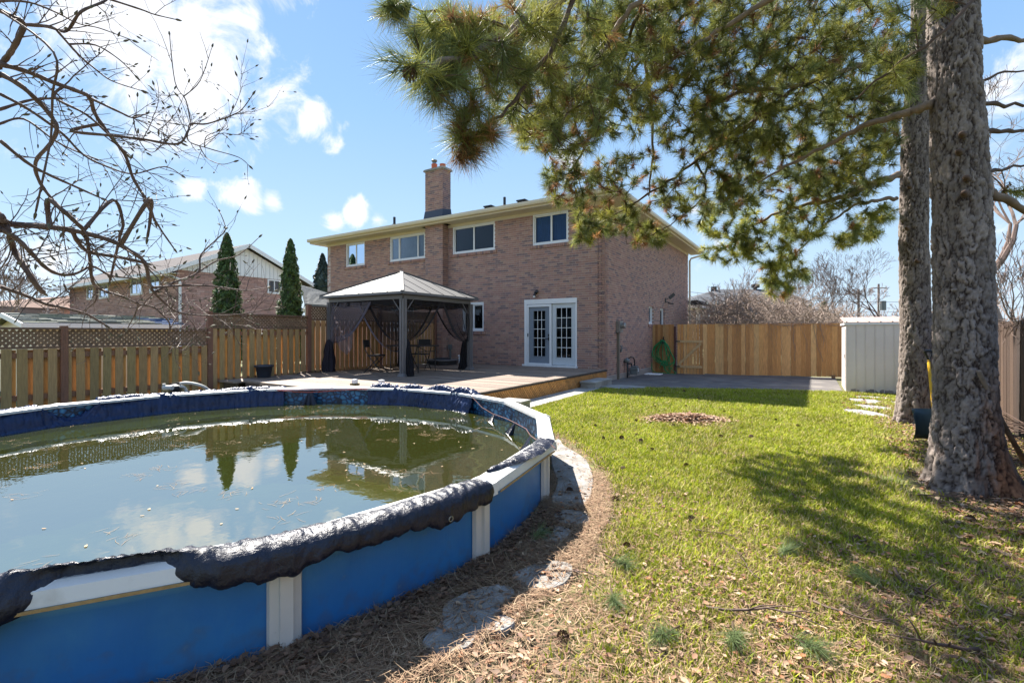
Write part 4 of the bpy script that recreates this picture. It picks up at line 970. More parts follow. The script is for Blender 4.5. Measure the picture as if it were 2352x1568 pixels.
# floor with algae and a drift of sunken leaves
M['floor']=mat('pool_floor',(.22,.25,.03),.9,base2=(.10,.115,.02),mscale=.8,mlo=.4,mhi=.6,var=.45,vscale=4)
V=[(PC[0],PC[1],-.60)]+[pp(3.14,2*math.pi*i/48,-.60) for i in range(48)]
mesh_np('floor_liner',V,[(0,1+i,1+(i+1)%48) for i in range(48)],M['floor'],pool)
def water_mat():
    m=bpy.data.materials.new('pool_water'); m.use_nodes=True; t=m.node_tree; t.nodes.remove(t.nodes['Principled BSDF'])
    fr0=nd(t,'ShaderNodeFresnel'); fr0.inputs[0].default_value=1.5
    class _o: outputs=[mathn(t,'MULTIPLY_ADD',fr0.outputs[0],.25,.56)]
    fr=_o
    g=nd(t,'ShaderNodeBsdfGlossy'); g.inputs['Roughness'].default_value=.02
    tr=nd(t,'ShaderNodeBsdfTransparent'); tr.inputs[0].default_value=(.62,.74,.40,1)
    df=nd(t,'ShaderNodeBsdfDiffuse'); df.inputs[0].default_value=(.15,.175,.035,1)
    mm=nd(t,'ShaderNodeMixShader'); mm.inputs[0].default_value=.24; t.links.new(tr.outputs[0],mm.inputs[1]); t.links.new(df.outputs[0],mm.inputs[2])
    ms=nd(t,'ShaderNodeMixShader'); t.links.new(fr.outputs[0],ms.inputs[0]); t.links.new(mm.outputs[0],ms.inputs[1]); t.links.new(g.outputs[0],ms.inputs[2])
    tcn=nd(t,'ShaderNodeTexCoord'); n=nd(t,'ShaderNodeTexNoise'); n.inputs['Scale'].default_value=5; n.inputs['Detail'].default_value=3; t.links.new(tcn.outputs['Object'],n.inputs['Vector'])
    bp=nd(t,'ShaderNodeBump'); bp.inputs['Strength'].default_value=.10; bp.inputs['Distance'].default_value=.012; t.links.new(n.outputs['Fac'],bp.inputs['Height'])
    t.links.new(bp.outputs[0],g.inputs['Normal']); t.links.new(ms.outputs[0],t.nodes['Material Output'].inputs[0]); return m
M['water']=water_mat(); WZ=.245
V=[(PC[0],PC[1],WZ)]+[pp(3.133,2*math.pi*i/96,WZ) for i in range(96)]
o=mesh_np('water',V,[(0,1+i,1+(i+1)%96) for i in range(96)],M['water'],kind='structure')
# ------------------------------------------------------------------ torn winter cover hugging the rim
def fn(x,s,o=5): return mn.fractal(Vector((x*s,7.3*s+o,o*1.7)),1.0,2.1,o)
def vno(p): return mn.noise(Vector(p))
cov=empty('pool_cover',(PC[0],PC[1],.5),'torn dark blue plastic winter cover clinging to the pool rim','cover')
def tarp(a0,a1,path,amp=.02,mt='tarp',n_per=3.0,name='cover_piece',edge=.02,seed=0,closed=False):
    """path(t, a) -> list of (r,z) from outside to inside; a in degrees"""
    na=int((a1-a0)*n_per)+2; V=[];m=None
    for i in range(na):
        a=a0+(a1-a0)*i/(na-1); t=i/(na-1)
        P=path(t,a); 
        # resample along the section
        P=[Vector((p[0],p[1],0)) for p in P]; d=[0]
        for k in range(1,len(P)): d.append(d[-1]+(P[k]-P[k-1]).length)
        m=26; row=[]
        for k in range(m):
            q=d[-1]*k/(m-1); j=0
            while j<len(d)-2 and d[j+1]<q: j+=1
            f=(q-d[j])/max(d[j+1]-d[j],1e-6); row.append(P[j].lerp(P[j+1],f))
        for k in range(m):
            pr=row[max(k-1,0)]; nx=row[min(k+1,m-1)]; tg=(nx-pr).normalized() if (nx-pr).length>1e-6 else Vector((1,0,0)); nrm=Vector((-tg.y,tg.x,0))
            if nrm.length<.1: nrm=Vector((0,1,0))
            s_=a*.055*3.2; w=k/(m-1)*.5
            h=vno((s_*4+seed,w*6,seed))*.45+vno((s_*11+w*6,w*26,seed+3))*.30+(1-abs(vno((s_*4.5-w*8,w*13+s_*2,seed+9)))*3)*.30+(1-abs(vno((s_*13+w*22,w*16-s_*5,seed+13)))*3)*.20
            h=max(h,-.3); h+=.5*(max(0,1-abs(vno((s_*7+2,seed,w*1.5)))*7)) if mt=='tarp_far' else 0
            q=row[k]+nrm*(-h*amp*(-1))
            da=(vno((s_*5,w*8,seed+5)))*edge*.5*(1 if (i==0 or i==na-1) else .25)
            aa=R(a)+da/3.2*3
            V.append(pp(q.x,aa,q.y))
    F=[]
    for i in range(na-1):
        for k in range(25): q=i*26+k; F.append((q,q+26,q+27,q+1))
    mesh_np(name,V,F,M[mt],cov,smooth=True)
def endfade(t,w=.12): return min(1,t/w,(1-t)/w)
def near(t,a):
    e=max(endfade(t,.06),.0)**.5
    b=.006+.008*abs(math.sin(a*.21))
    out=.30 if a>-30 else .30
    zo=.385+.018*math.sin(a*.35+1)+.012*math.sin(a*.9)+.006*math.sin(a*2.9)
    ro=3.292
    if a<-27: k=min((-27-a)/4,1); zo=zo*(1-k)+.45*k; ro=ro*(1-k)+3.19*k; b+=.035*k
    if a<-36: k=min((-36-a)/4,1); ro+=.13*k; zo-=.10*k
    return [(ro-.025,zo),(ro-.006,zo+.015),(ro-.004,.46),(ro-.018,.498),(ro-.05,.512+.5*b*e),(3.20,.515+b*e),(3.135,.512+b*.7*e),(3.105,.48),(3.085,.35),(3.07,.24),(3.0,.16)]
tarp(-62,-2.2,near,amp=.019,seed=1,n_per=6)
def nearpatch(t,a):
    w=min(1,t*1.6+.12); 
    return [(3.13+.14*w,.51),(3.125+.09*w,.515+.012),(3.115,.522),(3.10,.48),(3.05,.36),(3.045,.23)]
tarp(1.0,19,nearpatch,amp=.014,seed=4,n_per=6)
def far(t,a):
    e=endfade(t,.05); b=.01+.02*max(0,math.sin(a*.21+2)); 
    if a<115: b+=.05*abs(math.sin(a*.33))
    if 182<a<193: # slipped down off the rim
        k=math.sin(math.pi*(a-182)/11); z=.50-.17*k; return [(3.115,z-.0),(3.10,z+.012),(3.07,z-.02),(3.05,.33-.03*k),(3.02,.27),(3.0,.245),(2.96,.20)]
    return [(3.27,.455),(3.28,.50),(3.24,.512+b),(3.15,.516+b),(3.105,.50),(3.08,.44),(3.04,.36),(3.02,.27),(2.98,.235),(2.88,.19)]
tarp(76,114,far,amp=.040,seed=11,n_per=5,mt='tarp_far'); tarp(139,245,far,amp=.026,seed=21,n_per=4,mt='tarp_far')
# rope between, with small peaks of cover hooked up on it
def tent(a,w,zt,seed,rr_=3.0):
    n=12; V=[];F=[]
    for i in range(n+1):
        u=i/n; aa=R(a+(u-.5)*w)
        for j in range(7):
            v=j/6; spread=(.25+.75*v); ab=R(a)+(aa-R(a))*spread
            r=rr_-.10*v+.05*math.sin(u*19+seed)*v
            V.append(pp(r,ab,zt+(.20-zt)*v+.012*math.sin(u*23)*(1-v)))
    for i in range(n):
        for j in range(6): q=i*7+j; F.append((q,q+7,q+8,q+1))
    mesh_np('cover_piece',V,F,M['tarp'],cov,smooth=True)
tent(131.5,5.5,.435,1); tent(63,4,.33,3); tent(47,5,.36,5,2.95); tent(30,5,.40,7,3.0)
ro=empty('cover_cord',(PC[0],PC[1],.5),'thin orange cord strung along the inside of the pool rim','cord')
s=MB(); s.tube([pp(3.05,R(141),.475),pp(3.0,R(136),.45),pp(3.0,R(131.5),.435),pp(3.01,R(124),.455),pp(3.05,R(114),.485)],.0055,5); s.build('cord_length',M['rope'],ro)
s=MB(); s.tube([pp(3.06,R(76),.50),pp(2.99,R(69),.38),pp(2.97,R(63),.34),pp(2.95,R(54),.355),pp(2.95,R(47),.365),pp(2.98,R(38),.39),pp(3.0,R(30),.41),pp(3.08,R(22),.47),pp(3.2,R(18),.51),pp(3.31,R(15),.50)],.0045,5); s.build('cord_length',M['rope2'],ro)
s=MB(); s.tube([pp(3.175,R(a),.415+.004*math.sin(a)) for a in range(-60,-26,3)],.0025,4); s.build('cord_length',M['rope2'],ro)
for a,z,r in ((-8.5,.41,3.303),(8,.508,3.22)):
    s=MB(); P=[]
    for k in range(13):
        b=2*math.pi*k/12; P.append(Vector(pp(r,R(a)+.013*math.cos(b)/3.2,z+.013*math.sin(b))) if z<.5 else Vector(pp(r+.012*math.sin(b),R(a)+.012*math.cos(b)/3.2,z+.022)))
    s.tube(P,.003,5,cap=False); s.build('grommet',M['steel'],cov)
# cover lying under the surface, its pale hem showing
M['sunk']=mat('sunken_cover',(.018,.045,.045),.5,var=.3,vscale=3)
def sunk(a0,a1,r0,r1,z0,z1,wob):
    n=int(abs(a1-a0)); V=[];F=[];H=[]
    for i in range(n+1):
        a=a0+(a1-a0)*i/n; r=r1+wob*math.sin(a*.13)+wob*.4*math.sin(a*.41+1)+.02*math.sin(a*1.3)
        V+=[pp(r0,R(a),z0),pp((r0+r)/2,R(a),(z0+z1)/2-.02),pp(r,R(a),z1)]; H.append(pp(r,R(a),z1+.012))
    for i in range(n): q=i*3; F+=[(q,q+3,q+4,q+1),(q+1,q+4,q+5,q+2)]
    mesh_np('sunken_cover',V,F,M['sunk'],cov,smooth=True)
    hv=[];hf=[]
    for i,p in enumerate(H):
        d=Vector((p[0]-PC[0],p[1]-PC[1],0)).normalized()*(.012+.010*abs(math.sin(i*1.7))); hv+=[(p[0]-d.x,p[1]-d.y,p[2]),(p[0]+d.x,p[1]+d.y,p[2])]
    for i in range(n): hf.append((2*i,2*i+1,2*i+3,2*i+2))
    mesh_np('cover_hem',hv,hf,M['cloth'],cov)
sunk(78,245,3.02,2.35,.21,.20,.10); sunk(-12,60,3.03,2.55,.20,.10,.12); sunk(-62,-12,3.03,2.5,.2,.05,.1)
# floating needles and leaves
def frand(n): return rng.random(n)
def flat_bits(n,pos,L,Wd,cols,zj=0,curl=0,name='litter',label=None,cat=None,matn='litter',parent=None,tilt=.0):
    """n thin strips lying about; pos (n,3)"""
    ang=frand(n)*2*math.pi; Ls=L*(.6+.8*frand(n)); Ws=Wd*(.7+.6*frand(n))
    dx,dy=np.cos(ang),np.sin(ang); tz=(frand(n)-.3)*tilt
    a=pos-np.stack([dx*Ls/2,dy*Ls/2,np.zeros(n)],1); b=pos+np.stack([dx*Ls/2,dy*Ls/2,tz*Ls],1)
    s=np.stack([-dy*Ws/2,dx*Ws/2,np.zeros(n)],1); mid=(a+b)/2+np.stack([-dy*Ls*.06,dx*Ls*.06,curl*Ls*(frand(n))],1)
    V=np.stack([a-s*.6,a+s*.6,mid+s,mid-s,b],1).reshape(-1,3)
    q=np.arange(n)*5
    F=[]; 
    F4=np.stack([q,q+3,q+2,q+1],1); F3=np.stack([q+3,q+4,q+2],1)
    tri=np.concatenate([F4[:,[0,1,2]],F4[:,[0,2,3]],F3]); c=np.asarray(cols)[rng.integers(0,len(cols),n)]*(.75+.5*frand(n))[:,None]
    o=mesh_np(name,V,tri,M[matn],parent,col=np.repeat(c,5,0),kind='stuff')
    if label: o['label']=label
    if cat: o['category']=cat
    return o
def on_water(n,rmax=2.9,clump=30,seedc=0):
    cr=rmax*np.sqrt(frand(clump)); ca=2*math.pi*frand(clump); k=rng.integers(0,clump,n)
    x=PC[0]+cr[k]*np.cos(ca[k])+rng.normal(0,.06,n); y=PC[1]+cr[k]*np.sin(ca[k])+rng.normal(0,.06,n)
    r=np.hypot(x-PC[0],y-PC[1]); ok=r<3.0
    return np.stack([x,y,np.full(n,WZ+.003)],1)[ok]
p=on_water(900,2.9,70); flat_bits(len(p),p,.085,.0022,[(.26,.15,.07),(.32,.21,.10),(.20,.11,.05)],name='floating_needles',label='brown pine needles floating in clumps on the pool water',cat='pine needles')
n=70; r=2.95*np.sqrt(frand(n)); a=2*math.pi*frand(n); p=np.stack([PC[0]+r*np.cos(a),PC[1]+r*np.sin(a),np.full(n,WZ+.004)],1)
flat_bits(n,p,.03,.014,[(.3,.2,.1),(.4,.3,.17)],name='floating_leaves',label='small dead leaves scattered on the pool water',cat='leaves')
n=1500; a=R(28)+rng.normal(0,.18,n); r=2.15+rng.normal(0,.30,n); p=np.stack([PC[0]+r*np.cos(a),PC[1]+r*np.sin(a),-.59+.02*frand(n)],1); p=p[r<3.0]
flat_bits(len(p),p,.07,.04,[(.35,.16,.03),(.26,.11,.02),(.42,.24,.05)],curl=.2,name='sunken_leaves',label='drift of orange brown leaves sunk on the pool floor',cat='leaves')
# filter by the pool
fc=at(403,884,7.15); fx,fy,fz=fc.x,fc.y,.50
ft=empty('pool_filter',(fx,fy,0),'black pool filter valve with lever and pale hoses between pool and fence','filter')
s=MB(); s.lathe((fx,fy,fz-.55),[(.20,.0),(.22,.1),(.22,.30),(.15,.44),(.08,.48)],24); s.build('tank',M['meter'],ft,smooth=True)
s=MB(); s.lathe((fx,fy,fz-.55),[(.075,.44),(.088,.50),(.088,.60),(.108,.62),(.108,.645),(.08,.655),(.03,.675),(.001,.675)],20); s.build('valve_head',M['dark'],ft,smooth=True)
s=MB(); s.bar((fx-.05,fy-.04,fz+.125),(fx+.10,fy+.12,fz+.155),.03,.02); s.build('lever',M['black_metal'],ft)
s=MB(); p=at(383,890,7.0); s.tube([p-rgt*.05,p+rgt*.09],.035,8); s.tube([p-rgt*.04-Vector((0,0,.02)),p-rgt*.04+Vector((0,0,.06))],.022,8); s.build('pump_union',M['ghose'],ft)
hose([tuple(at(*q_)) for q_ in ((413,881,7.12),(424,879,7.15),(440,880,7.2),(458,884,7.25),(472,890,7.3),(480,900,7.35),(483,930,7.35))],.021).build('hose',M['ghose'],ft,smooth=True)
hose([tuple(at(*q_)) for q_ in ((412,888,7.12),(420,888,7.12),(426,893,7.15),(428,905,7.15),(428,930,7.15))],.021).build('hose',M['ghose'],ft,smooth=True)
# ------------------------------------------------------------------ flagstones round the pool
def stone(name,poly,label,z=.03,cat='paving stone',group='flagstones round the pool'):
    # round the outline a little
    P=[Vector((x,y,0)) for x,y in poly]; Q=[]
    m=len(P)
    for i in range(m):
        a,b,c,d=P[i-1],P[i],P[(i+1)%m],P[(i+2)%m]
        for k in range(4):
            t=k/4; q=.5*((2*b)+(-a+c)*t+(2*a-5*b+4*c-d)*t*t+(-a+3*b-3*c+d)*t**3); q+=Vector((random.uniform(-.004,.004),random.uniform(-.004,.004),0)); Q.append((q.x,q.y))
    s=MB(); n=len(Q); cx=sum(q[0] for q in Q)/n; cy_=sum(q[1] for q in Q)/n
    s.v=[(x,y,-.02) for x,y in Q]+[(x,y,z-.008) for x,y in Q]+[(cx+(x-cx)*.97,cy_+(y-cy_)*.97,z) for x,y in Q]; s.c=[(1,1,1)]*(3*n)
    for i in range(n): j=(i+1)%n; s.f+=[(i,j,n+j,n+i),(n+i,n+j,2*n+j,2*n+i)]
    s.f.append(tuple(2*n+i for i in range(n)))
    o=s.build(name,M['flag']); tag(o,label,cat,group); return Q
M['flag']=mat('flagstone',(.30,.29,.275),.85,var=.2,vscale=5,bump=.6,bscale=70,base2=(.20,.185,.165),mscale=4)
STA=[(2.204,-7.336),(2.432,-7.60),(2.66,-7.80),(2.9,-8.03),(3.074,-8.30),(3.256,-8.65),(3.37,-8.95),(3.45,-9.22),(3.42,-9.36),(3.31,-9.42),(3.19,-9.38),(3.0,-8.9),(2.6,-8.25)]
ST1=[(3.335,-9.604),(3.389,-9.484),(3.534,-9.466),(3.616,-9.587),(3.582,-9.684),(3.445,-9.721)]
ST2=[(3.364,-9.921),(3.415,-9.816),(3.559,-9.797),(3.603,-9.928),(3.549,-10.069),(3.445,-10.029)]
ST3=[(3.56,-10.55),(3.589,-10.40),(3.675,-10.27),(3.792,-10.26),(3.85,-10.43),(3.80,-10.563),(3.70,-10.60)]
ST4=[(3.42,-10.98),(3.44,-10.84),(3.50,-10.72),(3.60,-10.65),(3.67,-10.70),(3.66,-10.82),(3.72,-10.88),(3.80,-10.90),(3.79,-10.99),(3.70,-11.05),(3.72,-11.17),(3.64,-11.27),(3.52,-11.24),(3.50,-11.1)]
STN=[stone('flagstone',STA,'longest curved concrete slab beside the blue pool wall, nearest the house'),
 stone('flagstone',ST1,'small pale flagstone just past the long curved slab'),
 stone('flagstone',ST2,'small flagstone half covered in needles, second past the curved slab'),
 stone('flagstone',ST3,'rounded flagstone beside the pool upright, mid path'),
 stone('flagstone',ST4,'large rough flagstone nearest the camera by the pool')]
PAT=[[(5.74,.02),(6.1,.1),(6.62,-.02),(6.7,-.22),(6.2,-.36),(5.8,-.30)],[(5.60,-.62),(5.85,-.46),(6.15,-.55),(6.22,-1.0),(5.95,-1.32),(5.68,-1.12)],[(6.3,-.62),(6.9,-.6),(6.95,-1.2),(6.4,-1.25)],[(5.62,-1.52),(5.95,-1.46),(6.28,-1.75),(6.12,-2.02),(5.8,-2.12)],[(5.46,-2.30),(5.75,-2.22),(6.0,-2.5),(6.12,-2.92),(5.72,-3.0),(5.5,-2.7)]]
for k,(P,l) in enumerate(zip(PAT,('white patio stone right in front of the shed','patio stone second from the shed, left side','patio stone mostly hidden behind the far pine','patio stone third from the shed among leaves','white patio stone farthest from the shed, at the grass edge'))):
    stone('patio_stone',P,l,z=.012,cat='patio stone',group='pale patio stones by the shed').__class__
for o in list(COL.objects):
    if o.name.startswith('patio_stone'): o.data.materials.clear(); o.data.materials.append(M['pstone'] if 'pstone' in M else M.setdefault('pstone',mat('pale_stone',(.33,.325,.32),.8,var=.15,bump=.3)))
s=MB(); s.lathe((3.57,-10.72,.03),[(.001,-.02),(.02,-.01),(.024,.008),(.014,.02),(.001,.023)],10); o=s.build('pebble',M['flag'],smooth=True); tag(o,'single round grey pebble by the pool upright','stone')
# ------------------------------------------------------------------ lawn and litter
def vn(x,y,s,seed=0):
    r=np.random.default_rng(seed); G=r.random((97,97)); X=(np.asarray(x)*s)%96; Y=(np.asarray(y)*s)%96
    i=X.astype(int); j=Y.astype(int); fx=X-i; fy=Y-j; fx=fx*fx*(3-2*fx); fy=fy*fy*(3-2*fy)
    return (G[i,j]*(1-fx)+G[i+1,j]*fx)*(1-fy)+(G[i,j+1]*(1-fx)+G[i+1,j+1]*fx)*fy
def fbm(x,y,s,seed=0): return .55*vn(x,y,s,seed)+.28*vn(x,y,s*2.1,seed+1)+.17*vn(x,y,s*4.7,seed+2)
def inpoly(x,y,P):
    c=np.zeros(len(x),bool); n=len(P)
    for i in range(n):
        x0,y0=P[i];x1,y1=P[i-1]
        if y0==y1: continue
        t=((y0>y)!=(y1>y))&(x<(x1-x0)*(y-y0)/(y1-y0)+x0); c^=t
    return c
FR=np.array([(0.02,-1.35),(.9,-1.28),(1.8,-.95),(2.6,-.62),(3.6,-.1),(4.6,.28),(5.2,.42),(5.62,.62)])
HARD=[[(.05,-7.0),(.68,-6.9),(.66,-4.0),(.62,-2.6),(.64,-1.9),(.05,-1.6)],[(.30,-1.64),(1.02,-1.74),(1.55,-1.28),(1.47,-.9),(.0,-.9),(.0,-1.6)]]+STN+PAT
def zone(x,y):
    """returns (green, straw) densities 0..1"""
    r=np.hypot(x-PC[0],y-PC[1]); depth=(x-CAM[0])*fwd.x+(y-CAM[1])*fwd.y
    front=np.interp(x,FR[:,0],FR[:,1],left=-9,right=.55)
    ok=(y<front)&(x>.66)&(x<7.33)&(r>3.22)
    for P in HARD: ok&=~inpoly(x,y,P)
    edge=np.interp(y,[-13,-12,-10.5,-9.9,-9,-8,-7],[4.10,4.02,3.84,3.70,3.66,3.68,3.78])+.10*(fbm(x,y,2.2,5)-.5)
    g=np.clip((r-edge)/.22,0,1)
    n=fbm(x,y,1.3,11)
    far=np.clip((y+10.2)/2.3,0,1)       # greener towards the house
    g*=.30+.70*np.clip(far*.85+(n-.42)*1.7,0,1)
    g*=1-np.clip((x-5.5)/.9+(n-.5)*.9,0,1)*np.clip((-y-0.2)/2,0,1)*.9     # bare under the pines
    d1=np.hypot(x-6.15,y+7.1); g*=np.clip((d1-.38)/.8,0.05,1)
    pile=np.exp(-(((x-3.3)/.55)**2+((y+5.05)/.42)**2)**2); g*=1-.9*pile
    st=np.clip(.95-far*.85+(.5-n)*.6,0.07,1); st=np.maximum(st,1-np.clip((r-edge+.05)/.25,0,1)); st=np.maximum(st,np.clip((x-5.6)/1.0,0,1)*.8)
    return np.where(ok,g,0),np.where(ok|((r>3.17)&(y<-7)&(x>.7)&(x<7.33)),st,0),pile*ok
def scatter(N,near=None,xr=(.6,7.35),yr=(-14.3,1.0),power=1.0):
    """uniform in depth-compensated space so that nearer ground gets more"""
    x=xr[0]+(xr[1]-xr[0])*frand(N); y=yr[0]+(yr[1]-yr[0])*frand(N)
    d=(x-CAM[0])*fwd.x+(y-CAM[1])*fwd.y; lat=(x-CAM[0])*rgt.x+(y-CAM[1])*rgt.y
    vis=(d>1.2)&(np.abs(lat)<d*1.15+.4); w=np.clip((3.2/np.maximum(d,.5))**power,0,1)
    ok=vis&(frand(N)<w); return x[ok],y[ok],d[ok]
x,y,d=scatter(2100000,power=1.15)
g,st,pile=zone(x,y)
clump=.45+.9*vn(x,y,14,77)
k=frand(len(x))<g*clump*.62; x,y,d,g=x[k],y[k],d[k],g[k]; n=len(x)
tall=vn(x,y,6,31)
h=(.024+.030*frand(n)+.030*np.clip(tall-.55,0,1)*frand(n))*(1+.04*d); w=(.0022+.0018*frand(n))*(1+.16*d); a=2*math.pi*frand(n); lean=(.25+.75*frand(n))*h
z=np.array([zg(a_,b_) if b_>0 else 0 for a_,b_ in zip(x,y)])
B=np.stack([x,y,z],1); Wv=np.stack([np.cos(a)*w,np.sin(a)*w,0*w],1); b2=a+1.57+rng.normal(0,.6,n)
T=B+np.stack([np.cos(b2)*lean,np.sin(b2)*lean,h],1); Mi=B+np.stack([np.cos(b2)*lean*.3,np.sin(b2)*lean*.3,h*.62],1)
V=np.stack([B-Wv,B+Wv,Mi+Wv*.7,Mi-Wv*.7,T],1).reshape(-1,3)
q=np.arange(n)*5; F=np.concatenate([np.stack([q,q+1,q+2],1),np.stack([q,q+2,q+3],1),np.stack([q+3,q+2,q+4],1)])
c1=np.array([(.31,.36,.02),(.37,.40,.03),(.22,.29,.018),(.43,.42,.07)]); c=c1[rng.integers(0,4,n)]*(.75+.5*frand(n))[:,None]*(.75+.5*vn(x,y,3,8))[:,None]
dry=frand(n)<(.12+.25*(1-g)); c[dry]=np.array((.52,.43,.20))*(.7+.6*frand(dry.sum()))[:,None]
o=mesh_np('grass',V,F,M['grass'],col=np.repeat(c,5,0),kind='stuff'); tag(o,'sunlit green lawn grass between the pool and the pine trunks','grass')
print('grass blades',n)
# dry straw and pine needles
x,y,d=scatter(900000,power=1.3); g,st,pile=zone(x,y); k=frand(len(x))<np.clip(st*.40+.05*(g>0)+pile*.9,0,1); x,y,d=x[k],y[k],d[k]; n=len(x)
p=np.stack([x,y,.006+.026*frand(n)+np.array([zg(a,b) if b>0 else 0 for a,b in zip(x,y)])],1)
# depth-wise width so that far ones still cover
o=flat_bits(n,p,.085,.0032,[(.30,.18,.10),(.37,.24,.14),(.22,.12,.065),(.44,.31,.19),(.17,.09,.05)],name='fallen_needles',tilt=.25); tag(o,'carpet of fallen brown pine needles over the lawn edge','pine needles')
print('needles',n)
def leaves(x,y,size,cols,name,label,cat='leaves',zj=.03,zb=None):
    n=len(x); a=2*math.pi*frand(n); s=size*(.5+.9*frand(n)); z=.008+zj*frand(n) if zb is None else zb
    t1=rng.normal(0,.35,n); t2=rng.normal(0,.35,n)
    L=np.array([(-1,0),(-.45,.55),(.25,.62),(1,0),(.3,-.55),(-.4,-.6)])
    V=np.zeros((n,7,3)); ca,sa=np.cos(a),np.sin(a)
    for i,(u,v) in enumerate(L):
        V[:,i,0]=x+(u*ca-v*.8*sa)*s; V[:,i,1]=y+(u*sa+v*.8*ca)*s; V[:,i,2]=z+np.abs(u*t1*s*.9+v*t2*s)+.35*s*(abs(v)*1.1)*frand(n)
    V[:,6,0]=x; V[:,6,1]=y; V[:,6,2]=z
    q=np.arange(n)*7; F=np.concatenate([np.stack([q+i,q+(i+1)%6,q+6],1) for i in range(6)])
    c=np.asarray(cols)[rng.integers(0,len(cols),n)]*(.65+.6*frand(n))[:,None]
    o=mesh_np(name,V.reshape(-1,3),F,M['litter'],col=np.repeat(c,7,0),kind='stuff'); tag(o,label,cat); return o
LCOL=[(.30,.17,.10),(.38,.25,.16),(.24,.13,.075),(.46,.33,.22),(.34,.15,.07),(.20,.12,.085),(.28,.18,.12)]
x,y,d=scatter(90000,power=1.2); g,st,pile=zone(x,y); k=frand(len(x))<np.clip(st-.10,0,1)*.95*(.35+1.5*(vn(x,y,3,61)>.45)); x,y=x[k],y[k]
leaves(x,y,.0175,LCOL,'fallen_leaves','curled brown leaves scattered over the thin grass'); print('leaves',len(x))
# darker leaf drift at the foot of the pool wall
n=2300; a=R(-48)+R(62)*frand(n); r=3.20+np.abs(rng.normal(0,.13,n)); x=PC[0]+r*np.cos(a); y=PC[1]+r*np.sin(a); k=(r<3.72)
for P in STN[:1]+STN[3:]: k&=~(inpoly(x,y,P)&(frand(n)<.93))
leaves(x[k],y[k],.019,[(.13,.07,.04),(.19,.105,.06),(.09,.05,.03),(.24,.14,.085)],'leaf_drift','drift of brown leaves along the foot of the pool wall',zj=.05)
n=21000; a=R(-48)+R(80)*frand(n); r=3.18+.55*frand(n); x=PC[0]+r*np.cos(a); y=PC[1]+r*np.sin(a); k=np.ones(n,bool)
for P in STN: k&=~(inpoly(x,y,P)&(frand(n)<.78+.3*(vn(x,y,9,4)-.3)))
x,y=x[k],y[k]; o=flat_bits(len(x),np.stack([x,y,.01+.04*frand(len(x))],1),.10,.0028,[(.30,.19,.11),(.24,.14,.08),(.40,.28,.17)],name='needle_drift',tilt=.4); tag(o,'pine needles heaped beside the pool wall and flagstones','pine needles')
# pile of leaves on the lawn
n=3200; u=rng.normal(0,.42,n); v=rng.normal(0,.30,n); k=(np.abs(u)<.95)&(np.abs(v)<.7); u,v=u[k],v[k]; hgt=.12*np.exp(-(u/.5)**2-(v/.38)**2)
leaves(3.32+u*.95+v*.25,-5.03+v+u*.25,.034,[(.42,.27,.18),(.34,.20,.12),(.52,.37,.26),(.27,.15,.09)],'leaf_pile','low heap of raked tan leaves in the middle of the lawn','leaf pile',zb=.01+hgt*frand(len(u)))
# leaves among the patio stones and by the shed, under the right fence
n=9000; x=5.5+1.8*frand(n); y=-9.2+9.9*frand(n); k=~((y>-3.0)&(y<.55)&(frand(n)<.5)); k&=fbm(x,y,1.4,9)>.40; k&=(x>5.8)|(y>-3)
for P in PAT: k&=~(inpoly(x,y,P)&(frand(n)<.5))
leaves(x[k],y[k],.026,LCOL,'leaf_litter','brown leaf litter round the pine trunks and the shed')
# pine cones
def cone_mesh():
    s=MB(); n=0
    for i in range(44):
        t=i/44; a=i*2.399; r=.030*math.sin(math.pi*(.12+.82*(1-t)))**.8+.004; z=t*.062; dx,dy=math.cos(a),math.sin(a)
        p=Vector((dx*r*.5,dy*r*.5,z)); q=Vector((dx*r*1.08,dy*r*1.08,z+.011)); w=.0075
        sx=Vector((-dy,dx,0))*w
        b=len(s.v); s.v+=[tuple(p-sx*.5),tuple(p+sx*.5),tuple(q+sx),tuple(q-sx),tuple(q+Vector((0,0,-.005)))]; s.c+=[(1,1,1)]*5; s.f+=[(b,b+1,b+2,b+3),(b,b+3,b+4),(b+1,b+4,b+2),(b,b+4,b+1)]
    s.tube([(0,0,0),(0,0,.05)],[.010,.004],6)
    return s
cm=cone_mesh().build('pine_cone',M['cone'])
tag(cm,'open brown pine cone lying on the lawn or in the pool path litter','pine cone','pine cones on the ground')
cr=random.Random(12); cnt=0; first=True
while cnt<44:
    x=cr.uniform(2.2,7.1); y=cr.uniform(-12,-.4); xa=np.array([x]); ya=np.array([y]); g,st,pl=zone(xa,ya)
    if g[0]+st[0]<.05: continue
    d=(x-CAM[0])*fwd.x+(y-CAM[1])*fwd.y
    if d<1.6 or abs((x-CAM[0])*rgt.x+(y-CAM[1])*rgt.y)>d*1.05: continue
    if first: o=cm; first=False
    else: o=cm.copy(); COL.objects.link(o)
    o.location=(x,y,.03+ (0 if d<4 else .012)); o.rotation_euler=(cr.uniform(1.2,1.9),cr.uniform(-.4,.4),cr.uniform(0,6.3)); sc_=cr.uniform(.6,.9); o.scale=(sc_,)*3; cnt+=1
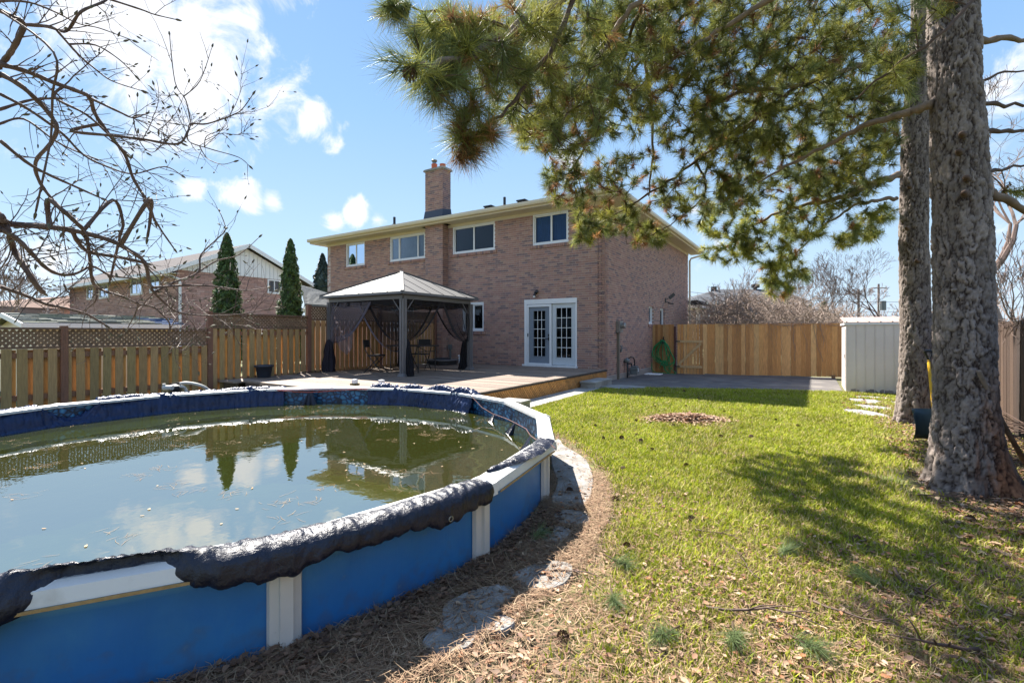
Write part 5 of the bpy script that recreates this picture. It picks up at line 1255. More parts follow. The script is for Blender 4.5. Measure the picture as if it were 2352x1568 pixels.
# twigs on the ground
def twig(x,y,L,ang,r,seed,z=.035):
    q=random.Random(seed); P=[Vector((x,y,z))]; d=Vector((math.cos(ang),math.sin(ang),0))
    for i in range(6):
        d=(d+Vector((q.uniform(-.35,.35),q.uniform(-.35,.35),q.uniform(-.12,.12)))).normalized(); nx=P[-1]+d*L/6; nx.z=min(max(nx.z,.02),.09); P.append(nx)
    s=MB(); s.tube(P,[r*(1-.75*i/6) for i in range(7)],6)
    for i in (2,3,4):
        e=(d+Vector((q.uniform(-1,1),q.uniform(-1,1),q.uniform(-.1,.3)))).normalized()*L*.25; s.tube([P[i],P[i]+e*.5+Vector((0,0,.01)),P[i]+e],[r*.45,r*.35,r*.15],4)
    return s
TW=[(4.55,-10.30,.55,.4,.008,'forked fallen branch among leaves, lower centre of the lawn'),(5.40,-9.3,.42,-1.35,.011,'thick pale fallen stick on the lower right lawn'),(4.3,-9.35,.35,.2,.005,'thin curved twig on the grass left of the pine shadow'),(4.75,-9.85,.35,2.6,.005,'straight twig across the pine shadow'),
    (4.02,-9.05,.3,2.2,.006,'short pale stick on the grass near the curved slab'),(3.5,-8.0,.32,.3,.004,'thin twig lying near the grass edge by the pool'),(5.0,-9.95,.4,-.6,.007,'grey twig near the bottom right corner'),(3.6,-9.85,.33,-.6,.008,'dark curved root like stick beside the flagstones'),(3.72,-10.4,.30,.9,.006,'thin dark stick lying on the pool path'),(5.6,-10.0,.4,-2.0,.011,'weathered stick at the right edge of the lawn'),(6.5,-6.3,.6,-.5,.012,'grey stick in the brush by the right fence'),(5.75,-7.6,.35,.1,.008,'pale dead twig at the near pine root')]
for i,t in enumerate(TW): tag(twig(*t[:5],i+50).build('fallen_twig',M['bare'],smooth=True),t[5],'twig','fallen twigs on the ground')
# brush by the weathered fence
q=random.Random(8); s=MB()
for k in range(90):
    x=q.uniform(6.75,7.3); y=q.uniform(-8.6,-4.2); a=q.uniform(0,6.3); L=q.uniform(.3,.9); z=q.uniform(.03,.3); 
    s.tube([(x,y,z),(min(x+math.cos(a)*L*.5,7.34),y+math.sin(a)*L*.5,z+q.uniform(-.02,.12)),(min(x+math.cos(a)*L,7.34),y+math.sin(a)*L,max(.02,z+q.uniform(-.15,.15)))],[.007,.006,.002],4)
tag(s.build('brush_pile',M['bare'],kind='stuff'),'heap of grey cut branches along the weathered fence','brush pile')
# green sprigs dropped from the pine
def tuft_geo(n,pos,dirs,L,w,spread,seed,base_len=.10,cols=None,curve=.1,bt=None):
    """needles: n per tuft; pos (t,3), dirs (t,3) unit"""
    r=np.random.default_rng(seed); t=len(pos); N=t*n
    P=np.repeat(pos,n,0); D=np.repeat(dirs,n,0)
    rv=r.normal(0,1,(N,3)); rv-=(rv*D).sum(1)[:,None]*D; rv/=np.linalg.norm(rv,axis=1)[:,None]+1e-9
    s=np.abs(r.random(N))**.8*spread+.12; dn_=D*np.cos(s)[:,None]+rv*np.sin(s)[:,None]
    off=r.random(N)*base_len; base=P-D*off[:,None]
    Ln=(L*(.7+.45*r.random(N))*(1 if bt is None else np.repeat(bt,n)))[:,None]
    tip=base+dn_*Ln; tip[:,2]-=curve*Ln[:,0]*r.random(N)
    sd=np.cross(dn_,r.normal(0,1,(N,3))); sd/=np.linalg.norm(sd,axis=1)[:,None]+1e-9; ww=(w if np.isscalar(w) else np.repeat(w,n)[:,None])
    sd=sd*ww/2
    V=np.stack([base-sd,base+sd,tip],1).reshape(-1,3); F=np.arange(N*3).reshape(-1,3)
    c=np.repeat(cols,n,0)*(.7+.6*r.random(N))[:,None]
    return V,F,np.repeat(c,3,0)
GC=np.array([(.17,.185,.045),(.22,.225,.05),(.13,.155,.05),(.28,.27,.06),(.15,.18,.07)])
BC=np.array([(.26,.13,.06),(.20,.10,.05),(.33,.18,.08)])
SPR=[(4.04,-10.11,-.5,'pine sprig on the grass by the flagstones, farthest'),(4.14,-10.50,-1.1,'pine sprig beside the pool path, second from the flagstones'),(4.43,-10.64,-1.9,'pine sprig in the lower centre of the lawn'),(4.70,-10.50,-1.4,'pine sprig below the forked branch'),(4.98,-10.38,-.6,'pine sprig near the bottom, right of the forked branch'),(4.86,-9.41,.9,'pale pine sprig at the edge of the pine shadow'),(5.25,-9.55,2.5,'dark pine sprig inside the lower pine shadow'),(3.45,-10.05,1.2,'pine sprig lying in the shade of the pool wall')]
for i,(x,y,a,l) in enumerate(SPR):
    o=empty('pine_sprig',(x,y,0),l,'pine sprig','green pine sprigs dropped on the lawn')
    d=Vector((math.cos(a),math.sin(a),.15)).normalized()
    pos=[];dr_=[]
    for k in range(3): pos.append((x+d.x*.03*k,y+d.y*.03*k,.045+.006*k)); dr_.append((d.x+.25*(k-1),d.y-.2*(k-1),.12))
    dr_=np.array(dr_); dr_/=np.linalg.norm(dr_,axis=1)[:,None]
    V,F,c=tuft_geo(90,np.array(pos),dr_,.13,.0022,1.05,i,base_len=.09,cols=np.array([(.19,.25,.11)]*3),curve=.15); V[:,2]=np.maximum(V[:,2],.012)
    mesh_np('needles',V,F,M['needle'],o,col=c,kind='stuff')
    s=MB(); s.tube([(x-d.x*.16,y-d.y*.16,.03),(x+d.x*.05,y+d.y*.05,.05)],[.005,.004],6); s.build('stem',M['barktwig'],o)
# ------------------------------------------------------------------ neighbour's buildings beyond the left fence
NB=[tuple(v*1.35 for v in c) for c in ((.34,.21,.18),(.30,.18,.155),(.37,.23,.195),(.27,.17,.15),(.33,.22,.195))]
nh=empty('gabled_house',(-25.2,-.65,0),'pinkish brick house with white siding gable beyond the left fence','house')
NX,NY0,NY1,NXL=-25.2,-.65,7.05,-43.0; NZ=4.98; NP=6.78
M['nbrick']=mat('far_brick_mortar',(.36,.25,.215),.9,var=.1)
s=MB(); s.box(NXL,NX-.02,NY0+.02,NY1,-.2,NZ); s.build('wall',M['nbrick'],nh)
def brick_rows(par,fr,L,z0,z1,bl=.42,bh=.135,holes=()):
    """broad far-off masonry courses, joined"""
    s=MB(); z=z0; r=0
    while z<z1-.02:
        u=-bl*(.5 if r%2 else 0)
        while u<L:
            a,b=max(u,0),min(u+bl-.012,L); 
            if b-a>.03 and not any(h0<(a+b)/2<h1 and h2<z+bh/2<h3 for h0,h1,h2,h3 in holes): fr_box(s,fr,a,b,z,min(z+bh-.02,z1),-.003-random.uniform(0,.012),.02,jit(random.choice(NB),.85,1.12))
            u+=bl
        z+=bh; r+=1
    s.build('brick_field',M['brick'],par,kind='stuff')
NWIN=[(-39.2,-37.9,3.76,4.87),(-36.8,-35.1,3.74,4.85),(-31.4,-29.7,3.74,4.93),(-28.6,-27.2,3.78,4.93)]
brick_rows(nh,((NX,NY0),(-1,0),(0,-1)),17.8,1.2,NZ,holes=[(NX-b-.0,NX-a,c,d) for a,b,c,d in NWIN])
brick_rows(nh,((NX,NY0),(0,1),(1,0)),7.7,1.2,NZ,holes=[(5.25,6.2,3.98,4.93)])
def far_window(par,fr,u0,u1,z0,z1,curt=None):
    s=MB(); fw=.09
    fr_box(s,fr,u0,u1,z0,z0+fw*1.4,-.06,.05); fr_box(s,fr,u0,u1,z1-fw,z1,-.06,.05); fr_box(s,fr,u0,u0+fw,z0+fw*1.4,z1-fw,-.06,.05); fr_box(s,fr,u1-fw,u1,z0+fw*1.4,z1-fw,-.06,.05); fr_box(s,fr,(u0+u1)/2-.03,(u0+u1)/2+.03,z0+fw*1.4,z1-fw,-.03,.05)
    o=s.build('window',M['white'],par)
    s=MB(); fr_box(s,fr,u0+fw,u1-fw,z0+fw*1.4,z1-fw,-.012,-.006); sub(s,'pane',M['glass'],o)
    s=MB(); fr_box(s,fr,u0+fw,u1-fw,z0+fw*1.4,z1-fw,.03,.04); sub(s,'curtain',M[curt or 'room'],o)  # where no curtain is given, a panel painted as dark as an unlit room
f1=((NX,NY0),(-1,0),(0,-1)); f2=((NX,NY0),(0,1),(1,0))
for k,(a,b,c,d) in enumerate(NWIN): far_window(nh,f1,NX-b,NX-a,c,d,'pale_curtain' if k<2 else None)
far_window(nh,f2,5.25,6.2,3.98,4.93)
s=MB(); s.face([(NX+.02,NY0,NZ),(NX+.02,NY1,NZ),(NX+.02,(NY0+NY1)/2,NP-.05)]); s.face([(NXL,NY0,NZ),(NXL,NY1,NZ),(NXL,(NY0+NY1)/2,NP-.05)]); 
s.build('gable',M['white'],nh)
y=NY0-.0
while y<NY1-.1:
    zt=NP-.08-abs((y+.13)-(NY0+NY1)/2)*(NP-NZ)/((NY1-NY0)/2)
    if zt>NZ+.05:
        s=MB(); s.box(NX+.03,NX+.055,y,y+.245,NZ-.02,zt); s.build('siding_board',M['white'],nh)
    y+=.27
sl_=(NP-NZ)/((NY1-NY0)/2); e=.75
s=MB()
for sg in (1,-1):
    yc=(NY0+NY1)/2; ye=yc-sg*((NY1-NY0)/2+e); ze=NZ-e*sl_+.10
    P=[(NXL-.5,ye,ze),(NX+.45,ye,ze),(NX+.45,yc,NP+.10),(NXL-.5,yc,NP+.10)]
    s.quadbox([*P,*[(p[0],p[1],p[2]+.10) for p in P]])
s.build('roof',M['nroof'],nh)
s=MB(); yc=(NY0+NY1)/2
for sg in (1,-1):
    ye=yc-sg*((NY1-NY0)/2+e); ze=NZ-e*sl_+.10
    s.bar((NX+.47,ye,ze-.0),(NX+.47,yc,NP+.08),.03,.24); s.bar((NXL-.5,ye+(-sg)*.03,ze-.02),(NX+.45,ye+(-sg)*.03,ze-.02),.10,.20)
s.box(NXL,NX+.42,NY0-e+.03,NY0-.01,NZ-.28,NZ-.26); s.build('fascia',M['white'],nh)
s=MB(); s.tube([(NX+.3,NY0-e,4.75),(NX+.15,NY0-.5,4.6),(NX+.12,NY0+.1,4.42),(NX+.12,NY0+.14,4.2),(NX+.12,NY0+.14,0)],.075,7); s.build('downspout',M['white'],nh)
# low grey roof behind the trees
gr=empty('garage',(-27,9,0),'low building with grey shingle roof between the cedar and the brick house','garage')
M['gshing']=mat('grey_shingle',(.15,.16,.165),.95,spec=.1,var=.2,vscale=8)
P=[at(690,654,24),at(790,684,24),at(790,704,20.5),at(700,698,20.5)]
s=MB(); s.quadbox([tuple(p+Vector((0,0,-.08))) for p in (P[3],P[2],P[1],P[0])]+[tuple(p) for p in (P[3],P[2],P[1],P[0])]); s.build('roof',M['gshing'],gr)
for k in range(14):
    a=P[3].lerp(P[0],k/14); b=P[2].lerp(P[1],k/14); s=MB(); s.bar(a+Vector((0,0,.015)),b+Vector((0,0,.015)),.03,.02); s.build('shingle_course',M['gshing'],gr)
s=MB(); a,b=P[3],P[2]; s.quadbox([(a.x,a.y,0),(b.x,b.y,0),(b.x-.1,b.y+3,0),(a.x-.1,a.y+3,0),(a.x,a.y,a.z-.09),(b.x,b.y,b.z-.09),(b.x-.1,b.y+3,b.z-.09),(a.x-.1,a.y+3,a.z-.09)]); s.build('wall',M['cream'],gr)
# small garden shed roof just over the fence
gs=empty('garden_shed',(-9.5,-9,0),'garden shed with worn grey shingle roof just over the left fence','shed')
xe,xr_=-8.5,-10.1; y0,y1=-10.0,-7.35; ze,zr=1.60,1.84
s=MB(); s.box(-11.6,-8.62,y0+.1,y1-.05,0,1.52,(1,1,1)); s.build('wall',M['cream'],gs)
s=MB(); s.face([(-8.62,y0+.095,1.5),(-11.6,y0+.095,1.5),(-10.1,y0+.095,1.80)]); s.build('gable',M['cream'],gs)
wr=random.Random(4); M['worn']=mat('worn_shingle',(1,1,1),.95,attr=True,var=.35,vscale=14)
for k in range(9):
    t0=k/9; xa=xe+(xr_-xe)*t0; za=ze+(zr-ze)*t0; dx=(xr_-xe)/9; dz=(zr-ze)/9; y=y0-.08
    while y<y1+.05:
        w=wr.uniform(.22,.34); j=wr.uniform(0,.018); c=wr.choice([(.19,.195,.17),(.24,.25,.22),(.14,.145,.12),(.21,.22,.17)])
        if y+w>y1-.2 and k<5 or (y+w>y1-.35 and 2<k<6): c=(.07,.11,.20)
        s=MB(); s.quadbox([(xa+.01,y,za+.004),(xa+.01,y+w-.008,za+.004),(xa+dx,y+w-.008,za+dz),(xa+dx,y,za+dz),(xa+.01,y,za+.02+j),(xa+.01,y+w-.008,za+.02+j),(xa+dx,y+w-.008,za+dz+.008),(xa+dx,y,za+dz+.008)],c); s.build('shingle',M['worn'],gs); y+=w
s=MB(); s.quadbox([(xe,y0-.1,ze-.02),(xe,y1+.05,ze-.02),(xr_,y1+.05,zr-.02),(xr_,y0-.1,zr-.02),(xe,y0-.1,ze),(xe,y1+.05,ze),(xr_,y1+.05,zr),(xr_,y0-.1,zr)]); s.quadbox([(xr_,y0-.1,zr-.02),(xr_,y1+.05,zr-.02),(-11.7,y1+.05,ze-.02),(-11.7,y0-.1,ze-.02),(xr_,y0-.1,zr),(xr_,y1+.05,zr),(-11.7,y1+.05,ze),(-11.7,y0-.1,ze)]); s.build('roof_deck',M['gshing'],gs)
s=MB(); s.box(xe-.0,xe+.03,y0-.1,y1+.05,ze-.10,ze+.004); s.bar((xe+.01,y0-.11,ze-.05),(xr_,y0-.11,zr-.05),.03,.10); s.bar((-11.7,y0-.11,ze-.05),(xr_,y0-.11,zr-.05),.03,.10); s.build('fascia',M['white'],gs)
# tan bungalow at the far left
bg_=empty('bungalow',(-40,-14,0),'low bungalow with pale tan roof at the far left behind bare branches','house')
a,b,c,d=at(-60,700,32),at(300,716,40),at(330,668,46),at(10,690,38)
s=MB(); s.quadbox([tuple(p+Vector((0,0,-.15))) for p in (a,b,c,d)]+[tuple(p) for p in (a,b,c,d)]); M['tanroof']=mat('tan_shingle',(.24,.17,.14),.95,spec=.1,var=.12,vscale=3); s.build('roof',M['tanroof'],bg_)
s=MB(); s.quadbox([(p.x,p.y,0) for p in (a,b,c,d)]+[(p.x,p.y,p.z-.16) for p in (a,b,c,d)]); s.build('wall',M['nbrick'],bg_)
# house beyond the back fence
fh=empty('hip_roof_house',(8,40,0),'grey roofed brick house far behind the orange board fence','house')
D_=46
a,b=at(1585,722,D_),at(1850,722,D_); bz=a.z
q1,q2=at(1585,692,D_),at(1850,694,D_)
dep=fwd*9
for nm,P,m in (('wall',[a,b,b+dep,a+dep],M['nbrick']),):
    s=MB(); s.quadbox([(p.x,p.y,-.3) for p in P]+[(p.x,p.y,q1.z) for p in P]); s.build(nm,m,fh)
e1,e2=at(1570,693,D_-.6),at(1866,693,D_-.6); e3,e4=e2+fwd*10.4,e1+fwd*10.4; r1,r2=at(1650,664,D_+4.5),at(1790,664,D_+4.5)
s=MB(); s.v=[tuple(p) for p in (e1,e2,e3,e4,r1,r2)]; s.c=[(1,1,1)]*6; s.f=[(0,1,5,4),(1,2,5),(2,3,4,5),(3,0,4),(0,3,2,1)]; M['far_roof']=mat('far_grey_roof',(.10,.105,.115),.95,spec=.1,var=.1); s.build('roof',M['far_roof'],fh)
s=MB(); s.bar(e1-Vector((0,0,.12)),e2-Vector((0,0,.12)),.1,.22); s.build('fascia',M['white'],fh)
frm=(tuple(a.xy),(rgt.x,rgt.y),(-fwd.x,-fwd.y))
for u in (1.2,3.2,7.0,9.3): far_window(fh,frm,u,u+1.3,q1.z-1.5,q1.z-.4)
s=MB(); p=at(1640,666,D_+4); s.box(p.x-.25,p.x+.25,p.y-.25,p.y+.25,p.z-.2,p.z+.35); s.build('roof_vent',M['black_metal'],fh)
s=MB(); p=at(1735,664,D_+4.4); s.lathe((p.x,p.y,p.z),[(.18,-.3),(.18,.1),(.42,.15),(.42,.5),(.1,.6)],12); s.build('roof_turbine',M['black_metal'],fh)
# utility poles and wires
for i,(px,top,l) in enumerate(((1972,664,'wooden utility pole, left of two beyond the back fence'),(2018,652,'grey utility pole, right of two beyond the back fence'))):
    p=at(px,top,42+i*4); o=empty('utility_pole',(p.x,p.y,0),l,'utility pole','utility poles beyond the fence')
    s=MB(); s.tube([(p.x,p.y,-.2),(p.x,p.y,p.z)],[.12,.09],8); s.build('pole',M['farbark'],o)
    s=MB(); s.bar(p+rgt*-.35*(1+i)+Vector((0,0,-.4)),p+rgt*.35*(1+i)+Vector((0,0,-.4)),.07,.08); s.build('crossarm',M['farbark'],o)
    if i: s=MB(); s.lathe((p.x+.3,p.y-.2,p.z-2.6),[(.001,0),(.28,0),(.28,.9),(.001,.95)],10); s.build('transformer',M['meter'],o)
for i,(y0_,y1_,l) in enumerate(((688,700,'lower overhead wire above the back fence'),(668,676,'upper overhead wire above the back fence'))):
    s=MB(); P=[]
    for k in range(17):
        t=k/16; q=at(1560+860*t,y0_+(y1_-y0_)*t,40); q.z-=.8*4*t*(1-t); P.append(q)
    s.tube(P,.018,4); tag(s.build('overhead_wire',M['black_metal']),l,'wire','overhead wires beyond the fence')
p0=at(1625,712,24); s=MB(); P=[]
for k in range(13):
    t=k/12; q=p0.lerp(at(1835,706,24),t); q.z-=.25*4*t*(1-t); P.append(q)
s.tube(P,.02,4); tag(s.build('string_wire',M['white']),'pale sagging wire in front of the small evergreens','wire')
# ------------------------------------------------------------------ evergreens
def leaf_cloud(name,pts,nrm,size,cols,par,r=None,mt=None):
    n=len(pts); t1=np.cross(nrm,rng.normal(0,1,(n,3))); t1/=np.linalg.norm(t1,axis=1)[:,None]; t2=np.cross(nrm,t1)
    s=size*(.6+.8*frand(n))[:,None]
    V=np.stack([pts-t1*s*.5,pts+t2*s*.45,pts+t1*s*.6+nrm*s*.5,pts-t2*s*.45],1).reshape(-1,3); q=np.arange(n)*4
    F=np.stack([q,q+1,q+2,q+3],1); c=np.asarray(cols)[rng.integers(0,len(cols),n)]*(.65+.7*frand(n))[:,None]
    return mesh_np(name,V,F,mt or M['leafy'],par,col=np.repeat(c,4,0),kind='stuff')
def columnar(x,y,z1,rad,l,n=26000,cols=((.07,.12,.03),(.09,.16,.035),(.05,.09,.025),(.12,.18,.045)),name='columnar_cedar',cat='cedar tree',grp='columnar cedars behind the fence',pw=.55,size=.055):
    o=empty(name,(x,y,0),l,cat,grp)
    t=frand(n)**.9; a=2*math.pi*frand(n)
    lump=1+.16*np.sin(a*5+t*31+x)+.13*np.sin(a*9-t*57+x*3)+.10*np.sin(a*2+t*90)+.45*(fbm(a*2.2+x,t*26,1.0,int(abs(x)*7))-.5)
    prof=np.clip((1-t),0,1)**pw*np.clip(t*9+.45,0,1)**.35
    R_=rad*prof*lump*(.78+.27*frand(n)**.5); P=np.stack([x+R_*np.cos(a),y+R_*np.sin(a),.1+t*(z1-.1)],1)
    nr=np.stack([np.cos(a)*.8,np.sin(a)*.8,.8+0*a],1)+rng.normal(0,.35,(n,3)); nr/=np.linalg.norm(nr,axis=1)[:,None]
    leaf_cloud('crown',P,nr,size,np.array(cols),o)
    s=MB(); s.tube([(x,y,-.1),(x,y,z1*.85)],[.09,.02],7); s.build('trunk',M['barktwig'],o)
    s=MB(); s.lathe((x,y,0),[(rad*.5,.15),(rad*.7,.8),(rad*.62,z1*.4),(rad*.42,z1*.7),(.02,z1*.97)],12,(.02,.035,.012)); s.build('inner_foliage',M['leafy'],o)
columnar(-14.9,-3.0,5.42,.60,'columnar cedar on the left, in front of the white gable'); columnar(-14.6,-.45,5.58,.60,'columnar cedar on the right, nearer the brown brick house')
p=at(741,600,34)
o=columnar(p.x,p.y,at(741,585,34).z,1.6,'blue green spruce rising behind the left end of the house',n=16000,cols=((.05,.075,.055),(.07,.10,.08),(.03,.05,.04)),name='spruce_tree',cat='spruce tree',grp=None,pw=.9,size=.16)
for px,top,d,rad,l in ((1808,700,27,.62,'small pointed evergreen above the orange fence, leftmost of three'),(1860,703,28,.5,'middle small evergreen above the orange fence, partly merged'),(1892,694,27,.75,'widest small evergreen above the orange fence, right of three')):
    p=at(px,750,d); columnar(p.x,p.y,at(px,top,d).z,rad,l,n=7000,cols=((.09,.13,.03),(.06,.09,.025),(.13,.16,.04)),name='evergreen_shrub',cat='evergreen shrub',grp='small evergreens beyond the fence',pw=.8,size=.10)
# ------------------------------------------------------------------ bare trees beyond
def bare_proto(seed,h,trunk=.35,levels=6,spread=.62,up=.25,ns=3,maxseg=5200,lean=0,mr=.013):
    q=random.Random(seed); segs=[]
    def grow(p,d,L,r,lv):
        n=3 if lv<levels-1 else 2
        pts=[p]
        for i in range(n):
            d=(d+Vector((q.uniform(-1,1),q.uniform(-1,1),q.uniform(-.5,1)*up*1.5))*.22).normalized(); p=p+d*L/n; pts.append(p)
        segs.append((pts,r,r*.62,lv))
        if lv>=levels or len(segs)>maxseg: return
        for k in range(q.choice([2,3,3]) if lv<3 else q.choice([2,2,3])):
            v=d.cross(Vector((q.uniform(-1,1),q.uniform(-1,1),q.uniform(-1,1)))).normalized()
            nd2=(d+v*q.uniform(.4,1.0)*spread*1.3+Vector((0,0,up))).normalized(); st=pts[-1] if k<2 else pts[q.randint(1,n)]
            grow(st,nd2,L*q.uniform(.62,.85),r*q.uniform(.5,.68),lv+1)
    grow(Vector((0,0,-.2)),Vector((lean,0,1)).normalized(),h*.27,trunk*.5,0)
    tr=MB(); cr_=MB()
    for pts,r0,r1,lv in segs:
        m=len(pts); (tr if lv<1 else cr_).tube(pts,[max(r0+(r1-r0)*i/(m-1),mr+h*.0004 if mr>.01 else mr) for i in range(m)],6 if lv<2 else 3,cap=False)
    return tr,cr_
protos=[]
for k,(sd,h,lv,sp,up,tk) in enumerate(((3,9,7,.62,.16,.30),(11,8,7,.75,.10,.24),(23,10,7,.5,.28,.34),(31,6,7,.9,.0,.18))):
    tr,cr_=bare_proto(sd,h,tk,lv,sp,up,maxseg=5200); protos.append((mesh_np('trunk',tr.v,tr.f,M['farbark'],smooth=True),mesh_np('crown',cr_.v,cr_.f,M['farbark']),h))
tr,cr_=bare_proto(57,14,.34,8,.6,.12,maxseg=9000,mr=.0075); protos.append((mesh_np('trunk',tr.v,tr.f,M['farbark'],smooth=True),mesh_np('crown',cr_.v,cr_.f,M['bare']),14))
used=[0]*5
def far_tree(px,d,top,k,l,rz=0,g='bare trees beyond the back fence',nm='bare_tree'):
    p=at(px,750,d); zt=at(px,top,d).z; sc_=zt/(protos[k][2]*1.02)
    o=empty(nm,(p.x,p.y,0),l,'bare tree',g)
    for pr in protos[k][:2]:
        c=pr if not used[k] else pr.copy()
        if used[k]: COL.objects.link(c)
        c.parent=o; c.location=(0,0,0)
        if pr.name.startswith('crown'): c['kind']='stuff'
    used[k]+=1; o.scale=(sc_,sc_,sc_); o.rotation_euler=(0,0,rz); return o
BT=[(2330,20,-60,4,'tall bare tree with many branches right of the near pine trunk'),(2060,19,500,4,'bare tree seen between the hanging pine boughs and the far pine trunk'),(1612,22,610,3,'bare pinkish tree close behind the far corner of the house'),(1660,26,640,1,'low bare tree over the garden gate'),(1730,24,655,3,'spreading bare shrub over the left part of the orange fence'),
 (1790,30,640,1,'bare tree behind the leftmost small evergreen'),(1845,40,600,0,'tall bare tree between the small evergreens and the house roof'),(1905,44,592,2,'tall bare tree behind the widest small evergreen'),
 (1960,42,610,0,'bare tree just left of the utility poles'),(1570,34,645,0,'distant bare tree seen beside the downspout'),(1700,38,625,2,'slim bare tree in front of the grey hip roof'),(2050,46,640,1,'bare tree seen over the white shed'),
 (2110,40,660,3,'low bare tree behind the far pine trunk'),(2330,13,560,2,'bare tree with thick trunk at the right edge of the view'),(2300,26,640,0,'bare tree behind the weathered fence'),(2380,34,600,1,'bare tree at the far right beyond the weathered fence'),(1880,33,668,3,'low bare thicket tree behind the orange fence, right half'),(1765,33,664,3,'low bare thicket tree behind the orange fence, left half'),(2000,30,668,3,'low bare thicket tree beside the shed roof'),(1640,30,668,3,'low bare thicket tree above the garden gate')]
for i,b in enumerate(BT): far_tree(*b,rz=i*1.3)
for i,b in enumerate([(60,26,560,0,'bare tree at the far left beyond the shed roof'),(-40,22,520,2,'bare tree at the left edge beyond the fence'),(150,34,600,1,'distant bare tree over the bungalow roof'),(-110,16,600,1,'bare shrub at the lower left edge behind the fence'),(20,15,655,3,'bare shrub in front of the bungalow')]): far_tree(*b,rz=i*2.1,g='bare trees beyond the left fence')
# far tree line
q=random.Random(77); s=MB()
for k in range(420):
    px=q.uniform(1500,2700) if k%5 else q.uniform(-400,700); d=q.uniform(70,110); p=at(px,750,d); h=q.uniform(3.0,6.5)
    for j in range(5):
        x=p.x+q.uniform(-1.5,1.5); y=p.y+q.uniform(-1.5,1.5); s.tube([(x,y,0),(x+q.uniform(-.6,.6),y,h*.6),(x+q.uniform(-1.6,1.6),y,h*q.uniform(.8,1.1))],[.10,.07,.03],3,cap=False)
tag(s.build('distant_wood',M['farbark'],kind='stuff'),'far off line of bare trees on the horizon','woods')
# hedge thicket right behind the back fence: fine pale twigs
q=random.Random(5); s=MB()
for k in range(6500):
    px=q.triangular(1570,2060,1700); d=q.uniform(19.5,27); p=at(px,750,d); z0=q.uniform(.3,3.4)*(1-abs(px-1740)/520); p.z=z0; a=q.uniform(0,6.3); L=q.uniform(.4,1.3); el=q.uniform(-.1,1.1)
    dx=Vector((math.cos(a)*math.cos(el),math.sin(a)*math.cos(el),math.sin(el))); m_=p+dx*L*.5+Vector((0,0,.08)); e_=p+dx*L+Vector((q.uniform(-.1,.1),0,q.uniform(-.1,.15)))
    if e_.z>3.3: continue
    s.tube([p,m_,e_],[.012,.009,.004],3,cap=False)
M['paletwig']=mat('pale_twig',(.27,.205,.165),.9,var=.3,vscale=3)
tag(s.build('thicket',M['paletwig'],kind='stuff'),'tangled thicket of pale bare twigs behind the orange fence','thicket')
# dry vine along the top of the orange fence
q=random.Random(9); vn_=empty('dry_vine',(4,YF,1.7),'dry leafless vine creeping along the top of the orange fence','vine'); s=MB()
for k in range(60):
    x=q.uniform(2.2,5.7); z=1.70+q.uniform(-.03,.05); P=[Vector((x,YF+q.uniform(-.02,.05),z))]
    for i in range(5): P.append(P[-1]+Vector((q.uniform(-.22,.26),q.uniform(-.03,.03),q.uniform(-.05,.05)))) ; P[-1].y=min(max(P[-1].y,YF-.10),YF+.06)
    s.tube(P,[.006,.006,.005,.004,.003,.002],4,cap=False)
for k in range(26):
    x=q.uniform(2.6,5.6); P=[Vector((x,YF-.012,1.70))]; dz=q.uniform(.1,.3)
    for i in range(4): P.append(P[-1]+Vector((q.uniform(-.10,.12),-.002,-dz*q.uniform(.5,1.2))))
    s.tube(P,[.005,.004,.003,.003,.002],4,cap=False)
for x0 in (4.55,5.3):
    P=[Vector((x0,YF-.012,.5))]
    for i in range(8): P.append(P[-1]+Vector((q.uniform(-.06,.06),0,.16)))
    s.tube(P,.007,4,cap=False)
s.build('stems',M['paletwig'],vn_,kind='stuff')
q=random.Random(19); s=MB()
for k in range(170):
    y=q.uniform(-9,3); P=[Vector((7.37,y,1.52+q.uniform(-.05,.1)))]
    for i in range(4): P.append(P[-1]+Vector((q.uniform(-.05,.03),q.uniform(-.25,.25),q.uniform(-.14,.08))))
    for p in P: p.x=min(p.x,7.372)
    s.tube(P,[.005,.004,.004,.003,.002],3,cap=False)
o=empty('dry_vine',(7.37,-3,1.5),'dry tangled vine on the top of the old weathered fence','vine'); s.build('stems',M['bare'],o,kind='stuff')
